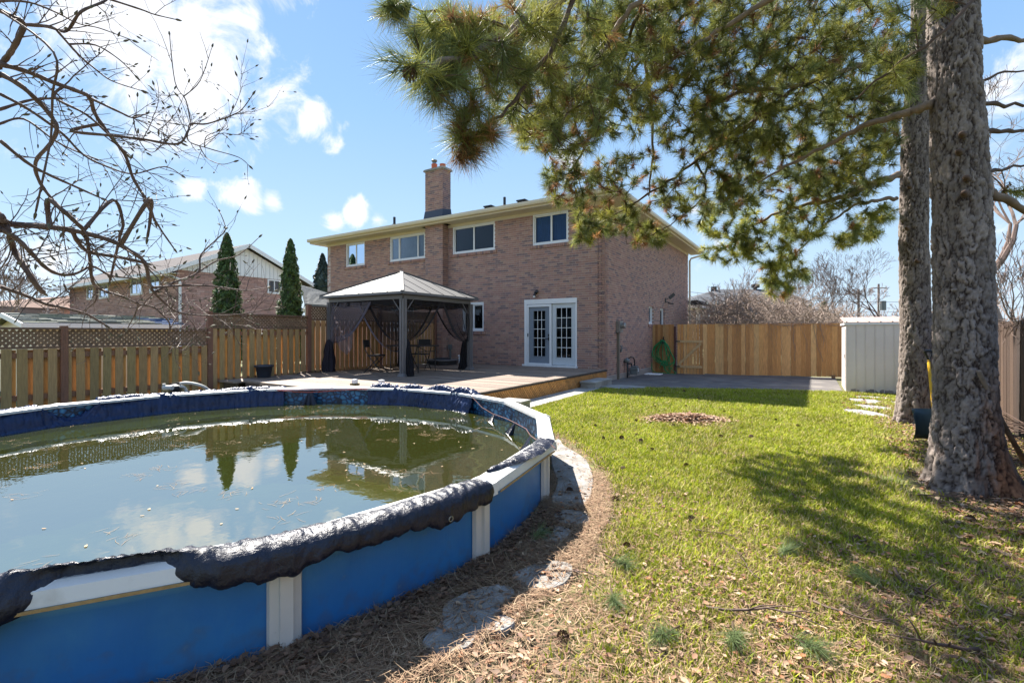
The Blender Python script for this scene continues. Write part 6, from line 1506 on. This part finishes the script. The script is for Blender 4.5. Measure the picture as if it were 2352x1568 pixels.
# ------------------------------------------------------------------ pines
def bark_trunk(name,axis,rads,par,hz=.010,nu=150,seed=0,warm=None,flare=None):
    """axis: list of points; plates of bark as real relief"""
    P=[Vector(p) for p in axis]; L=[0]
    for i in range(1,len(P)): L.append(L[-1]+(P[i]-P[i-1]).length)
    nv=int(L[-1]/hz/1.7); zz=np.linspace(0,L[-1],nv); ax=np.stack([np.interp(zz,L,[p[k] for p in P]) for k in range(3)],1); rr_=np.interp(zz,L,rads)
    th=np.linspace(0,2*math.pi,nu+1)[:-1]; T,Z=np.meshgrid(th,zz); RR=rr_[:,None]*np.ones_like(T)
    cellw=.066; ncell=int(round(2*math.pi*np.mean(rads)/cellw)); U=T/(2*math.pi)*ncell; Vv=Z/.25
    g=np.random.default_rng(seed)
    W1=fbm(U*.9+3,Vv*1.6,1.0,seed+5); W2=fbm(U*1.3+9,Vv*2.2,1.0,seed+6)
    # wrap the warp smoothly
    wrap=np.minimum(T,2*math.pi-T); wf=np.clip(wrap/.5,0,1)
    W3=fbm(U*3.1+2,Vv*6,1.0,seed+7)-.5; U2=U+(W1-.5)*1.5*wf+W3*.75*wf; V2=Vv+(W2-.5)*1.8*wf+W3*.9*wf
    JX=g.random((ncell,400)); JY=g.random((ncell,400)); HC=g.random((ncell,400))
    f1=np.full(U.shape,9.0); f2=np.full(U.shape,9.0); hc=np.zeros(U.shape)
    iu=np.floor(U2).astype(int); iv=np.floor(V2).astype(int)
    for du in (-1,0,1):
        for dv in (-1,0,1):
            cu=iu+du; cv=iv+dv; ci=cu%ncell; cj=cv%400
            d=np.hypot(cu+.1+.8*JX[ci,cj]-U2,(cv+.1+.8*JY[ci,cj]-V2)*.8)
            m=d<f1; f2=np.where(m,f1,np.minimum(f2,d)); hc=np.where(m,HC[ci,cj],hc); f1=np.where(m,d,f1)
    e=np.clip((f2-f1)/.30,0,1); e=np.sqrt(e)
    fine=fbm(U*3.3,Vv*5,1.0,seed+11)-.5; fine2=fbm(U*9,Vv*26,1.0,seed+12)-.5; ter=np.abs(fbm(U*2.2,Vv*3,1.0,seed+13)-.5)*2
    H=.026*e*(.55+.55*hc)+.010*np.round(fine*4)/4*e+.004*fine*e+.008*fine2*e-.012*np.clip(.16-ter,0,1)/.16*(.5+.5*e)
    R2=RR+H-.012
    if flare: R2=R2+flare(T,Z)
    X=ax[:,0][:,None]+R2*np.cos(T); Y=ax[:,1][:,None]+R2*np.sin(T); ZZ=ax[:,2][:,None]+0*T
    V=np.stack([X,Y,ZZ],-1).reshape(-1,3)
    i=np.arange(nv-1)[:,None]*nu+np.arange(nu)[None,:]; j=np.arange(nv-1)[:,None]*nu+((np.arange(nu)+1)%nu)[None,:]
    F=np.stack([i,j,j+nu,i+nu],-1).reshape(-1,4)
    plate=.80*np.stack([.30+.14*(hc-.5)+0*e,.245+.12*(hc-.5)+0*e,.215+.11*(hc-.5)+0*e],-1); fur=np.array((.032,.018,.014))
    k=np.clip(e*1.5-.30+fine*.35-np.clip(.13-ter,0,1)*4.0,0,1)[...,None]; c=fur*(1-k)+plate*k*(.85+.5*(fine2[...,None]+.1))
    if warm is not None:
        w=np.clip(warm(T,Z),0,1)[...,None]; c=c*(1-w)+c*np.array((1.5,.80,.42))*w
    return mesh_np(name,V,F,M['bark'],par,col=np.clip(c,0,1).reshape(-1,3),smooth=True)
T1=(6.16,-7.06); T2=(6.36,-3.36)
pine1=empty('pine_tree',(*T1,0),'big pine nearest the camera, thick furrowed trunk at the right','pine tree','pine trees on the right of the lawn')
pine2=empty('pine_tree',(*T2,0),'farther pine, its slimmer trunk between the shed and the big pine','pine tree','pine trees on the right of the lawn')
def fl(T,Z,k=.16,amp=(.17,.10)):
    return np.exp(-Z/.26)*.25*np.maximum(0,np.cos(T-.35))**3+np.exp(-Z/.30)*(amp[0]*.45+amp[1]*np.maximum(0,np.sin(T*3+2.2))**2+.05*np.sin(T*7))+np.exp(-Z/.11)*.05
a1=at(2216,763,4.25); 
ax1=[(T1[0],T1[1],-.12),(a1.x+.0,a1.y,.9),tuple(at(2209,500,4.28)),tuple(at(2194,200,4.28)),tuple(at(2186,-50,4.3)),tuple(at(2180,-500,4.35)),tuple(at(2180,-1200,4.4)),tuple(at(2185,-2200,4.4))]
azc=math.atan2(CAM[1]-T1[1],CAM[0]-T1[0])
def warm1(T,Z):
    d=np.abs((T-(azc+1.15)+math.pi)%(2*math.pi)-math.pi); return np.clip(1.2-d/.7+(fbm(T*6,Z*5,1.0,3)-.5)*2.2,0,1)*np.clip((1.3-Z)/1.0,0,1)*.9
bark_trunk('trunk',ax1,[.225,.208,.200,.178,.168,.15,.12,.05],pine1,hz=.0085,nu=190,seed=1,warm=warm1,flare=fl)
b1=at(2104,763,7.2)
ax2=[(T2[0]-.02,T2[1],-.1),(b1.x,b1.y,1.4),tuple(at(2098,560,7.2)),tuple(at(2103,300,7.2)),tuple(at(2120,50,7.2)),tuple(at(2120,-500,7.2)),tuple(at(2115,-1000,7.2))]
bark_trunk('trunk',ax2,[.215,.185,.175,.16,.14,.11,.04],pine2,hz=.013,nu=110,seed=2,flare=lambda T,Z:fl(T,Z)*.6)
# limbs: (tree, points as (px,py,depth), start radius)
LIMBS=[(1,[(2150,-260,4.3),(1900,-330,4.0),(1600,-190,3.7),(1330,-30,3.3),(1180,70,3.0),(1075,135,2.75),(960,152,2.35)],.055),
 (1,[(1600,-190,3.7),(1480,-20,3.8),(1400,90,3.9),(1330,200,3.9),(1285,300,3.9)],.030),
 (1,[(1330,-30,3.3),(1240,150,3.1),(1150,260,2.9),(1060,350,2.75)],.020),
 (1,[(1180,70,3.0),(1080,40,3.0),(960,20,3.2),(890,10,3.3)],.014),
 (1,[(2140,-120,4.3),(1900,-60,4.4),(1700,40,4.6),(1560,130,4.8),(1450,210,5.0)],.040),
 (1,[(2140,240,4.3),(2070,262,4.5),(1960,300,4.9),(1850,360,5.3),(1740,420,5.7)],.042),
 (1,[(2150,-30,4.2),(2250,-40,3.9),(2190,50,3.6),(2050,160,3.6),(1960,230,3.7)],.022),
 (2,[(2110,130,7.2),(2030,140,6.7),(1930,165,6.3),(1830,200,6.0),(1700,215,5.8),(1590,250,5.8)],.050),
 (2,[(2110,-40,7.2),(1900,-90,6.8),(1650,-40,6.4),(1500,60,6.2),(1490,200,6.3),(1500,330,6.5),(1490,450,6.6)],.048),
 (2,[(1650,-40,6.4),(1480,130,6.3),(1380,260,6.4),(1320,380,6.5),(1260,430,6.5)],.024),
 (2,[(1830,200,6.0),(1700,300,6.1),(1600,370,6.4),(1500,440,6.6),(1400,500,6.6),(1330,545,6.6)],.028),
 (2,[(2065,402,7.15),(2010,420,6.9),(1930,455,6.8),(1850,470,6.9),(1760,500,7.1),(1680,560,7.3)],.050),
 (2,[(2060,455,7.15),(2000,462,7.0),(1950,480,7.0),(1880,530,7.1),(1820,590,7.3)],.030),
 (2,[(1600,370,6.4),(1620,440,6.8),(1560,500,7.0),(1490,545,7.1),(1440,560,7.1)],.016),
 (2,[(2110,-200,7.2),(1950,-120,7.0),(1850,60,6.9),(1780,200,6.9),(1740,330,7.0)],.036),
 (2,[(2110,-500,7.2),(1900,-420,6.8),(1700,-260,6.4),(1560,-60,6.1),(1420,60,5.9)],.04),
 (2,[(1650,-40,6.4),(1450,60,7.0),(1320,180,7.4),(1240,300,7.5)],.026),(1,[(1480,-20,3.8),(1430,140,4.6),(1380,270,5.3),(1320,380,5.6)],.018),
 (1,[(2240,440,4.25),(2300,455,4.2),(2380,500,4.3),(2450,560,4.4)],.05),(1,[(2245,95,4.3),(2330,90,4.4),(2440,100,4.6)],.035),(1,[(2245,300,4.3),(2330,300,4.5),(2450,290,4.8)],.028),(1,[(2245,240,4.3),(2330,240,4.6),(2450,240,4.9)],.024),(1,[(2245,410,4.3),(2330,380,4.6),(2450,375,4.8)],.02),
 (1,[(2240,190,4.3),(2320,165,4.5),(2430,160,4.7)],.015),(2,[(2120,-700,7.2),(1900,-800,6.9),(1700,-700,6.5)],.04),(1,[(2180,-900,4.4),(2000,-1000,4.2),(1800,-900,4.0)],.04)]
nodes={1:[],2:[]}; nrad={1:[],2:[]}
def smooth_line(P,k=6):
    Q=[]
    for i in range(len(P)-1):
        p0,p1,p2,p3=P[max(i-1,0)],P[i],P[i+1],P[min(i+2,len(P)-1)]
        for j in range(k):
            t=j/k; Q.append(.5*((2*p1)+(-p0+p2)*t+(2*p0-5*p1+4*p2-p3)*t*t+(-p0+3*p1-3*p2+p3)*t**3))
    Q.append(P[-1]); return Q
q=random.Random(42)
for tr,pts,r in LIMBS:
    Q=smooth_line([at(*p) for p in pts]); n=len(Q)
    Q=[p+Vector((q.uniform(-1,1),q.uniform(-1,1),q.uniform(-1,1)))*.018*(1 if 0<i<n-1 else 0) for i,p in enumerate(Q)]
    s=MB(); s.tube(Q,[r*(1-.78*i/(n-1))*(1+.12*math.sin(i*2.7)) for i in range(n)],9)
    s.build('limb',M['barktwig'] if r<.03 else M['limbbark'] if 'limbbark' in M else M.setdefault('limbbark',mat('limb_bark',(.20,.145,.105),.9,var=.35,vscale=14,bump=.6,bscale=40)),pine1 if tr==1 else pine2,smooth=True)
    nodes[tr]+= [tuple(p) for p in Q[3:]]
# foliage regions: cx, cy, rx, ry, depth0, depth1, tufts, brown share, tree
REG=[(905,18,45,26,3.0,3.4,16,.1,1),(945,148,14,10,2.2,2.35,4,0,1),(1010,80,75,70,2.6,3.3,55,.1,1),(1015,190,62,55,2.4,2.9,32,.12,1),(1100,110,90,100,2.6,3.6,92,.15,1),(1090,280,62,48,2.6,3.0,42,.35,1),(1068,345,30,26,2.65,2.9,14,.6,1),
 (1200,90,110,100,2.8,6.5,170,.12,1),(1215,220,90,90,3.0,7.2,170,.14,1),(1240,320,50,36,3.4,7.4,50,.1,1),(1330,110,110,120,3.2,7.2,240,.12,1),(1310,280,80,80,3.5,7.6,150,.2,1),(1440,90,110,110,3.8,7.2,220,.12,1),(1430,240,90,80,4.2,7.6,150,.14,1),
 (1580,80,120,110,4.4,6.2,230,.1,2),(1560,240,100,80,5.0,6.4,120,.12,2),(1700,90,120,110,4.6,6.6,220,.08,2),(1840,80,120,110,4.6,8.4,240,.08,2),(1700,250,110,90,5.2,7,190,.08,2),(1840,230,110,90,5.2,8.6,210,.06,2),(1980,110,110,130,4.8,8.4,240,.06,2),(1970,270,90,90,5.4,8.6,180,.06,2),(2060,200,50,90,5.0,6.6,60,.05,2),
 (1330,430,85,50,5.2,8.0,85,.3,2),(1290,400,45,45,5.2,7.8,40,.3,2),(1390,500,80,40,6.0,7.9,90,.25,2),(1340,545,40,18,6.4,6.8,14,.2,2),(1420,400,70,50,5.0,7.6,50,.3,2),(1490,540,48,32,6.5,7.6,55,.3,2),(1500,450,70,50,6.4,7.2,34,.3,2),(1560,360,90,50,6.0,7,36,.25,2),
 (1690,330,100,60,5.6,7.1,120,.1,2),(1790,360,110,70,5.5,8.6,170,.07,2),(1680,510,80,40,7.0,7.7,66,.04,2),(1670,570,60,40,7.2,7.8,44,.05,2),(1760,560,90,50,6.9,7.7,110,.05,2),(1800,630,60,36,7.1,7.7,70,.08,2),(1790,665,32,18,7.2,7.6,18,.1,2),(1850,490,70,60,6.5,7.5,95,.06,2),(1640,520,30,30,7.1,7.5,14,.04,2),
 (1890,380,80,60,6,8.8,100,.06,2),(1985,520,50,34,6.9,7.4,52,.1,2),(1940,550,30,22,7,7.4,22,.15,2),(2030,490,35,22,6.9,7.3,20,.1,2),(1950,400,60,40,6.3,7.2,30,.06,2),(2120,10,100,34,3.5,4.0,18,.05,1),(2060,130,60,70,3.5,4.0,26,.05,1),
 (1600,440,110,50,5.8,7.3,55,.15,2),(1580,480,60,40,6.2,7.3,24,.2,2),(1920,440,90,40,6.4,7.3,70,.08,2),(2000,380,60,60,6.0,7.2,45,.06,2),(2040,300,40,60,5.5,6.8,40,.05,2),(1660,440,70,50,6,7.3,50,.1,2),(1720,430,70,40,6,7.3,60,.06,2),
 (1450,-110,330,90,3.6,6,200,.1,1),(1900,-120,260,90,4.2,6.6,200,.08,2),(1750,-320,330,130,4,6.5,170,.08,2),(2330,440,50,14,4.3,4.6,5,.1,1),(1850,-750,300,250,3.6,7,140,.08,1),(2330,-300,200,200,4,7,110,.08,1),(2200,-1300,250,400,3.8,7,120,.08,1)]
TW_={1:MB(),2:MB()}; TP={1:[],2:[]}; TD={1:[],2:[]}; TC={1:[],2:[]}; TL={1:[],2:[]}
for tr in (1,2):
    N=[np.array(p) for p in nodes[tr]]; par=[-1]*len(N); base=len(N)
    pts=[]
    for (cx_,cy_,rx,ry,d0,d1,n,br,t_) in REG:
        if t_!=tr: continue
        for k in range(int(n*1.0)):
            a=q.uniform(0,6.283); rr2=math.sqrt(q.random()); px=cx_+rx*rr2*math.cos(a); py=cy_+ry*rr2*math.sin(a); d=q.uniform(d0,d1)
            pts.append((at(px,py,d),br,1.4 if (cy_>480 and cx_>1600) else (1.2 if 6<d and cx_<1560 else 1)))  # lower right boughs: sunlight put into a brighter needle colour
    A_=np.array(N); P_=np.array([tuple(p[0]) for p in pts])
    dist=np.array([np.min(np.linalg.norm(A_-p,axis=1)) for p in P_]); order=np.argsort(dist)
    NA=np.zeros((len(N)+len(pts)*3,3)); NA[:len(N)]=A_; cnt=len(N)
    for oi in order:
        p=P_[oi]; dd=np.linalg.norm(NA[:cnt]-p,axis=1)+.35*np.maximum(0,NA[:cnt,2]-p[2]-.2)*0; j=int(np.argmin(dd)); a=Vector(NA[j]); b=Vector(p); L=(b-a).length
        up=Vector((0,0,1)); mid=(a+b)/2+Vector((q.uniform(-1,1),q.uniform(-1,1),q.uniform(-1.2,.4)))*L*.16
        q1=a*.25+mid*.5+b*.25
        TW_[tr].tube([a,q1,b],[.0035+min(L,.6)*.011,.003+min(L,.6)*.006,.0028],4,cap=False)
        NA[cnt]=tuple(q1); cnt+=1; 
        dr=(b-q1).normalized(); dr=(dr+Vector((q.uniform(-.3,.3),q.uniform(-.3,.3),q.uniform(.0,.5)))).normalized()
        if L>.12: NA[cnt]=tuple(b-dr*.02); cnt+=1
        TP[tr].append(tuple(b)); TD[tr].append(tuple(dr)); brn=q.random()<pts[oi][1]; vv_=q.uniform(.6,1.5)*pts[oi][2]; TC[tr].append(tuple((BC if brn else GC)[q.randrange(3 if brn else 5)]*vv_)); TL[tr].append(.75 if brn else 1)
for tr,pn in ((1,pine1),(2,pine2)):
    TW_[tr].build('twigs',M['barktwig'],pn,kind='stuff')
    pos=np.array(TP[tr]); dep=(pos[:,0]-CAM[0])*fwd.x+(pos[:,1]-CAM[1])*fwd.y
    V,F,c=tuft_geo(70,pos,np.array(TD[tr]),.135,np.clip(.0016+.00075*dep,.0026,.0072),1.25,tr,base_len=.10,cols=np.array(TC[tr]),curve=.30,bt=np.array(TL[tr])*np.where(dep<3.3,1.3,1.0))
    if tr==1:
        tips=[at(876,138,2.25),at(893,118,2.27),at(900,168,2.24)]; s=MB()
        for k,p in enumerate(tips): s.tube([at(958,150,2.35),at(925,146,2.3),p],[.006,.005,.004],5)
        s.build('tip_twig',M['barktwig'],pn,smooth=True)
        dd_=[(-rgt+Vector((0,0,z_))).normalized() for z_ in (.1,.35,-.35)]
        V2,F2,c2=tuft_geo(60,np.array([tuple(p) for p in tips]),np.array([tuple(d_) for d_ in dd_]),.175,.0026,.85,99,base_len=.13,cols=np.array([(.13,.17,.09)]*3),curve=.1)
        F=np.concatenate([F,F2+len(V)]); V=np.concatenate([V,V2]); c=np.concatenate([c,c2])
    mesh_np('needles',V,F,M['needle'],pn,col=c,kind='stuff'); print('needle tris',len(F))
cns=MB()
for k,(px,py,d) in enumerate(((953,152,2.28),(1850,190,5.9),(1735,220,6.1),(1500,120,4.6),(1210,210,3.4))):
    o=cm.copy(); COL.objects.link(o); p=at(px,py,d); o.location=(p.x,p.y,p.z-.03); o.rotation_euler=(2.2,.3*k,k); o.scale=(1.0,)*3
    del o['category']; del o['label']; del o['group']; o.parent=pine1 if k in (0,3,4) else pine2; pr_=o.parent; o.location=(p.x-pr_.location.x,p.y-pr_.location.y,p.z-.03); o.name='cone'
# dead stubs on the trunks
for tr,(px,py,d) in ((1,(2212,310,4.03)),(1,(2205,350,4.02)),(1,(2222,410,4.03)),(1,(2217,445,4.03)),(2,(2085,525,6.98)),(2,(2090,430,6.98)),(2,(2108,600,6.98))):
    a=at(px,py,d+.06); b=at(px-4,py-3,d-.05); s=MB(); s.tube([a,a.lerp(b,.6),b],[.035,.026,.012],8); s.build('branch_stub',M['barktwig'],pine1 if tr==1 else pine2,smooth=True)
# shovel and pole
sv=empty('snow_shovel',(6.5,-4.1,0),'snow shovel with yellow shaft and black handle leaning between the pines','shovel')
a,b=at(2120,905,5.9),at(2128,832,6.35); bl=at(2116,985,5.6)
t0=at(2146,960,5.45); tp=at(2133,828,5.75)
s=MB(); s.tube([tp,t0],.017,8); s.build('shaft',mat('yellow_fibreglass',(.75,.42,.02),.4),sv)
s=MB(); c0=tp; s.tube([c0+rgt*-.05+Vector((0,0,.12)),c0+rgt*.05+Vector((0,0,.12))],.016,7); s.tube([c0+rgt*-.05+Vector((0,0,.12)),c0+Vector((0,0,.0)),c0+rgt*.05+Vector((0,0,.12))],.014,7); s.tube([c0,c0-Vector((0,0,.09))],.024,8); s.build('handle',M['black_metal'],sv)
M['blade']=mat('shovel_blade',(.035,.06,.065),.5)
V=[];F=[];n=8
ce=at(2125,975,5.35)
for i in range(n+1):
    u=(i/n-.5)*.36
    for j in range(6):
        v=j/5*.34; c_=.10*(1-(2*i/n-1)**2); cr2=.05 if i in(0,n) else 0
        p=ce+rgt*(u*.9)+Vector((0,0,.17-v))+fwd*(c_-.06*math.sin(v*8)) ; 
        if j==0 and i in (0,n): p-=rgt*(.04 if u>0 else -.04)
        V.append(tuple(p))
for i in range(n):
    for j in range(5): q_=i*6+j; F.append((q_,q_+6,q_+7,q_+1))
o=mesh_np('blade',V,F,M['blade'],sv,smooth=True); so_=o.modifiers.new('s','SOLIDIFY'); so_.thickness=.006
s=MB(); s.tube([at(2248,852,4.0),at(2300,965,4.15),at(2370,1090,4.3)],[.018,.02,.021],9); tag(s.build('wooden_pole',M['limbbark'],smooth=True),'long weathered wooden pole leaning against the near pine trunk','pole')
# ------------------------------------------------------------------ bare tree reaching in from the left
def up_(P,s,ox=0,oy=0): return [((x*s+ox)*.6125,(y*s+oy)*.6125) for x,y in P]
U=.893; Lw=.542
BR=[([(0,270),(110,300),(220,345),(330,385),(378,412),(400,480),(470,580),(525,650),(560,750),(620,850),(650,930)],U,0,2.3,2.8,.014,.005),
 ([(0,310),(100,370),(200,470),(238,535),(215,600),(150,680),(170,770),(250,870),(330,940)],U,0,2.2,2.6,.013,.005),
 ([(0,275),(30,240),(60,195),(100,105),(50,70),(0,45)],U,0,2.3,2.1,.014,.007),([(100,105),(200,112),(280,130),(340,50),(440,5),(480,-40)],U,0,2.25,2.5,.010,.004),
 ([(280,130),(330,230),(400,290),(470,340),(590,380)],U,0,2.35,2.6,.0045,.0018),([(300,165),(400,190),(500,250),(565,315)],U,0,2.35,2.6,.0035,.0015),([(440,5),(590,40),(650,62),(735,82)],U,0,2.5,2.7,.004,.0018),
 ([(378,412),(500,470),(560,495),(612,478)],U,0,2.45,2.6,.005,.002),([(300,550),(470,570),(600,585),(745,605),(790,550),(802,520),(870,520),(980,482),(1020,455),(1060,400)],U,0,2.5,3.0,.0065,.0018),
 ([(802,520),(780,420),(735,345),(712,150)],U,0,2.95,3.1,.0045,.002),([(780,420),(840,340),(890,200)],U,0,3.0,3.2,.003,.0013),([(790,590),(880,625),(1000,660),(1045,695)],U,0,2.95,3.1,.0035,.0015),([(560,495),(640,530),(700,570),(760,600)],U,0,2.6,2.7,.003,.0018),
 ([(0,590),(140,700),(330,790),(420,830)],U,0,2.1,2.4,.006,.003),([(230,410),(360,480),(450,560),(530,645)],U,0,2.4,2.6,.005,.003),([(0,395),(120,460),(260,560),(350,650),(450,700),(560,730),(690,700),(760,735)],U,0,2.4,2.9,.006,.0018),
 ([(0,5),(120,10),(240,55),(330,100),(420,120),(555,170)],U,0,2.2,2.5,.004,.0015),([(225,220),(220,400),(215,560),(190,700),(150,890)],U,0,2.0,2.1,.0035,.003),([(0,460),(130,420),(240,415)],U,0,2.5,2.6,.006,.003),([(0,520),(100,500),(230,590),(330,640),(470,690)],U,0,2.6,2.9,.005,.002),
 ([(870,570),(950,540),(950,510)],U,0,3.0,3.0,.002,.001),([(880,600),(930,560),(1000,565),(1050,530)],U,0,3.0,3.1,.0025,.0012),([(830,620),(870,665),(930,690),(980,680)],U,0,3.0,3.05,.0025,.0012),([(560,495),(590,600),(640,640),(690,600)],U,0,2.6,2.7,.003,.0015),
 ([(0,110),(60,165),(250,180),(500,210),(750,275),(880,340),(1000,430),(1030,560),(1050,620),(1150,720),(1250,780),(1450,800),(1650,790),(1895,748)],Lw,750,2.0,2.9,.017,.0018),
 ([(40,170),(60,220),(100,350),(180,480),(260,600),(300,640)],Lw,750,2.05,2.2,.013,.008),([(0,200),(120,270),(200,350),(320,470),(420,515),(520,510),(640,460),(760,520),(900,540)],Lw,750,2.0,2.4,.012,.003),
 ([(330,0),(430,70),(520,150),(590,230),(620,390),(640,560),(700,620),(850,670),(960,720),(1060,740),(1120,790),(1175,860),(1160,960),(1190,1000)],Lw,750,2.1,2.8,.012,.002),
 ([(470,220),(540,290),(620,360),(850,400),(1000,435)],Lw,750,2.2,2.5,.011,.006),([(1050,620),(1200,570),(1370,500),(1390,380),(1500,270),(1560,200),(1520,80)],Lw,750,2.6,3.1,.007,.0018),([(1370,500),(1500,420),(1650,380),(1790,260)],Lw,750,2.8,3.1,.004,.0014),
 ([(1100,570),(1300,590),(1500,600),(1700,625),(1850,605)],Lw,750,2.6,3.0,.005,.0016),([(0,600),(150,650),(320,720),(460,750),(600,790),(720,860)],Lw,750,2.2,2.5,.007,.003),([(1000,0),(1040,80),(1110,200),(1200,330)],Lw,750,2.6,2.8,.007,.003),
 ([(780,0),(850,150),(830,250),(790,430),(760,560)],Lw,750,2.4,2.6,.008,.004),([(1030,0),(1040,120),(1020,260)],Lw,750,2.3,2.4,.008,.004),([(960,720),(930,800),(880,890)],Lw,750,2.6,2.7,.004,.0015),([(700,620),(660,700),(560,780)],Lw,750,2.4,2.5,.004,.002),([(1250,780),(1330,850),(1370,905),(1450,880)],Lw,750,2.8,2.9,.003,.0015),([(1190,1010),(1260,1040),(1320,1010)],Lw,750,2.8,2.9,.003,.0014),([(1450,800),(1560,850),(1700,870)],Lw,750,2.85,3.0,.003,.0012),
 ([(600,1568),(560,1300)],0,0,1,1,0,0)]
lt=empty('bare_branching_tree',(1.06,-13.9,0),'leafless budding tree whose branches reach in from the left','tree')
q=random.Random(21); brm=[];tw=MB();bd=MB(); tw_n=0
def bud(p,d,sc_=1):
    d=d.normalized(); bd.tube([p,p+d*.010*sc_,p+d*.022*sc_,p+d*.034*sc_],[.002*sc_,.0062*sc_,.005*sc_,.0008],5,cap=False)
def grow_twig(p,d,L,r,lv):
    n=max(3,int(L/.035)); P=[p]
    for i in range(n):
        d=(d+Vector((q.uniform(-1,1),q.uniform(-1,1),q.uniform(-.9,1.1)))*.17).normalized(); P.append(P[-1]+d*L/n)
    tw.tube(P,[r*(1-.6*i/n) for i in range(n+1)],4,cap=False)
    if lv<2:
        for i in range(1,n,1):
            if q.random()<.42:
                v=d.cross(Vector((q.uniform(-1,1),q.uniform(-1,1),q.uniform(-1,1)))).normalized(); grow_twig(P[i],(d*.6+v*.9+Vector((0,0,.15))).normalized(),L*q.uniform(.25,.55),r*.6,lv+1)
    if q.random()<.35: bud(P[-1],d,q.uniform(.5,1.0))
    for i in range(1,n,2):
        if q.random()<.16: bud(P[i],(d*.5+Vector((q.uniform(-1,1),q.uniform(-1,1),q.uniform(-1,1)))),q.uniform(.25,.45))
DONE=[]
for b in BR:
    P2,sc_,oy,d0,d1,r0,r1=b
    if sc_==0: continue
    r0*=.8 if r0>.009 else 1.25; r1*=1.2
    P2=up_(P2,sc_,0,oy); m=len(P2); P=[at(x,y,d0+(d1-d0)*i/(m-1)+q.uniform(-.04,.04)) for i,(x,y) in enumerate(P2)]
    if P2[0][0]>25 and DONE:
        pj=lambda v:(v-Vector(CAM)).dot(rgt)/(v-Vector(CAM)).dot(fwd)*1078,
        sp=min(DONE,key=lambda t:(t[0]-P[0]).length+ (0 if t[1]>=r0*.7 else .3)); 
        if (sp[0]-P[0]).length<.45:
            if (sp[0]-P[0]).length<.06: P[0]=sp[0]
            else: P.insert(0,sp[0])
            r0=min(r0,sp[1])
    Q=smooth_line(P,5); n=len(Q); DONE+=[(p,r0+(r1-r0)*i/(n-1)) for i,p in enumerate(Q)]
    s=MB(); s.tube(Q,[(r0+(r1-r0)*(i/(n-1)))*(1+.10*math.sin(i*1.9))*1.12 for i in range(n)],8 if r0>.006 else 5); s.build('branch',M['bare'],lt,smooth=True)
    for i in range(2,n-1):
        rr3=(r0+(r1-r0)*(i/(n-1)))
        if q.random()<(.42 if r0>.005 else .30):
            d=(Q[i+1]-Q[i]).normalized(); v=d.cross(Vector((q.uniform(-1,1),q.uniform(-1,1),q.uniform(-1,1)))).normalized()
            grow_twig(Q[i],(d*.7+v*.8+Vector((0,0,.2))).normalized(),q.uniform(.06,.24) if q.random()<.85 else .34,min(max(rr3*.45,.0021),.0036),0)
    bud(Q[-1],Q[-1]-Q[-2],1.1)
tw.build('twigs',M['bare'],lt,kind='stuff'); bd.build('buds',M['bud'],lt,kind='stuff')
# trunk and the limbs that carry those branches, off to the left
tp_=Vector((1.0,-13.9,1.35)); s=MB(); s.tube([(1.06,-13.95,-.1),(1.03,-13.92,.5),tp_],[.11,.085,.07],12); s.build('trunk',M['bare'],lt,smooth=True)
for b in [b for b in BR if b[0][0][0]<=40]:
    P2=up_(b[0][:1],b[1],0,b[2])[0]; 
    if b[1]==0: continue
    e_=at(P2[0],P2[1],b[3]); m_=(tp_+e_)/2+Vector((0,0,.12)); s=MB(); s.tube(smooth_line([tp_,m_,e_],6),[max(b[5]*2.2,.012)*(1-.45*i/12)+b[5]*.2 for i in range(13)],8); s.build('limb',M['bare'],lt,smooth=True)
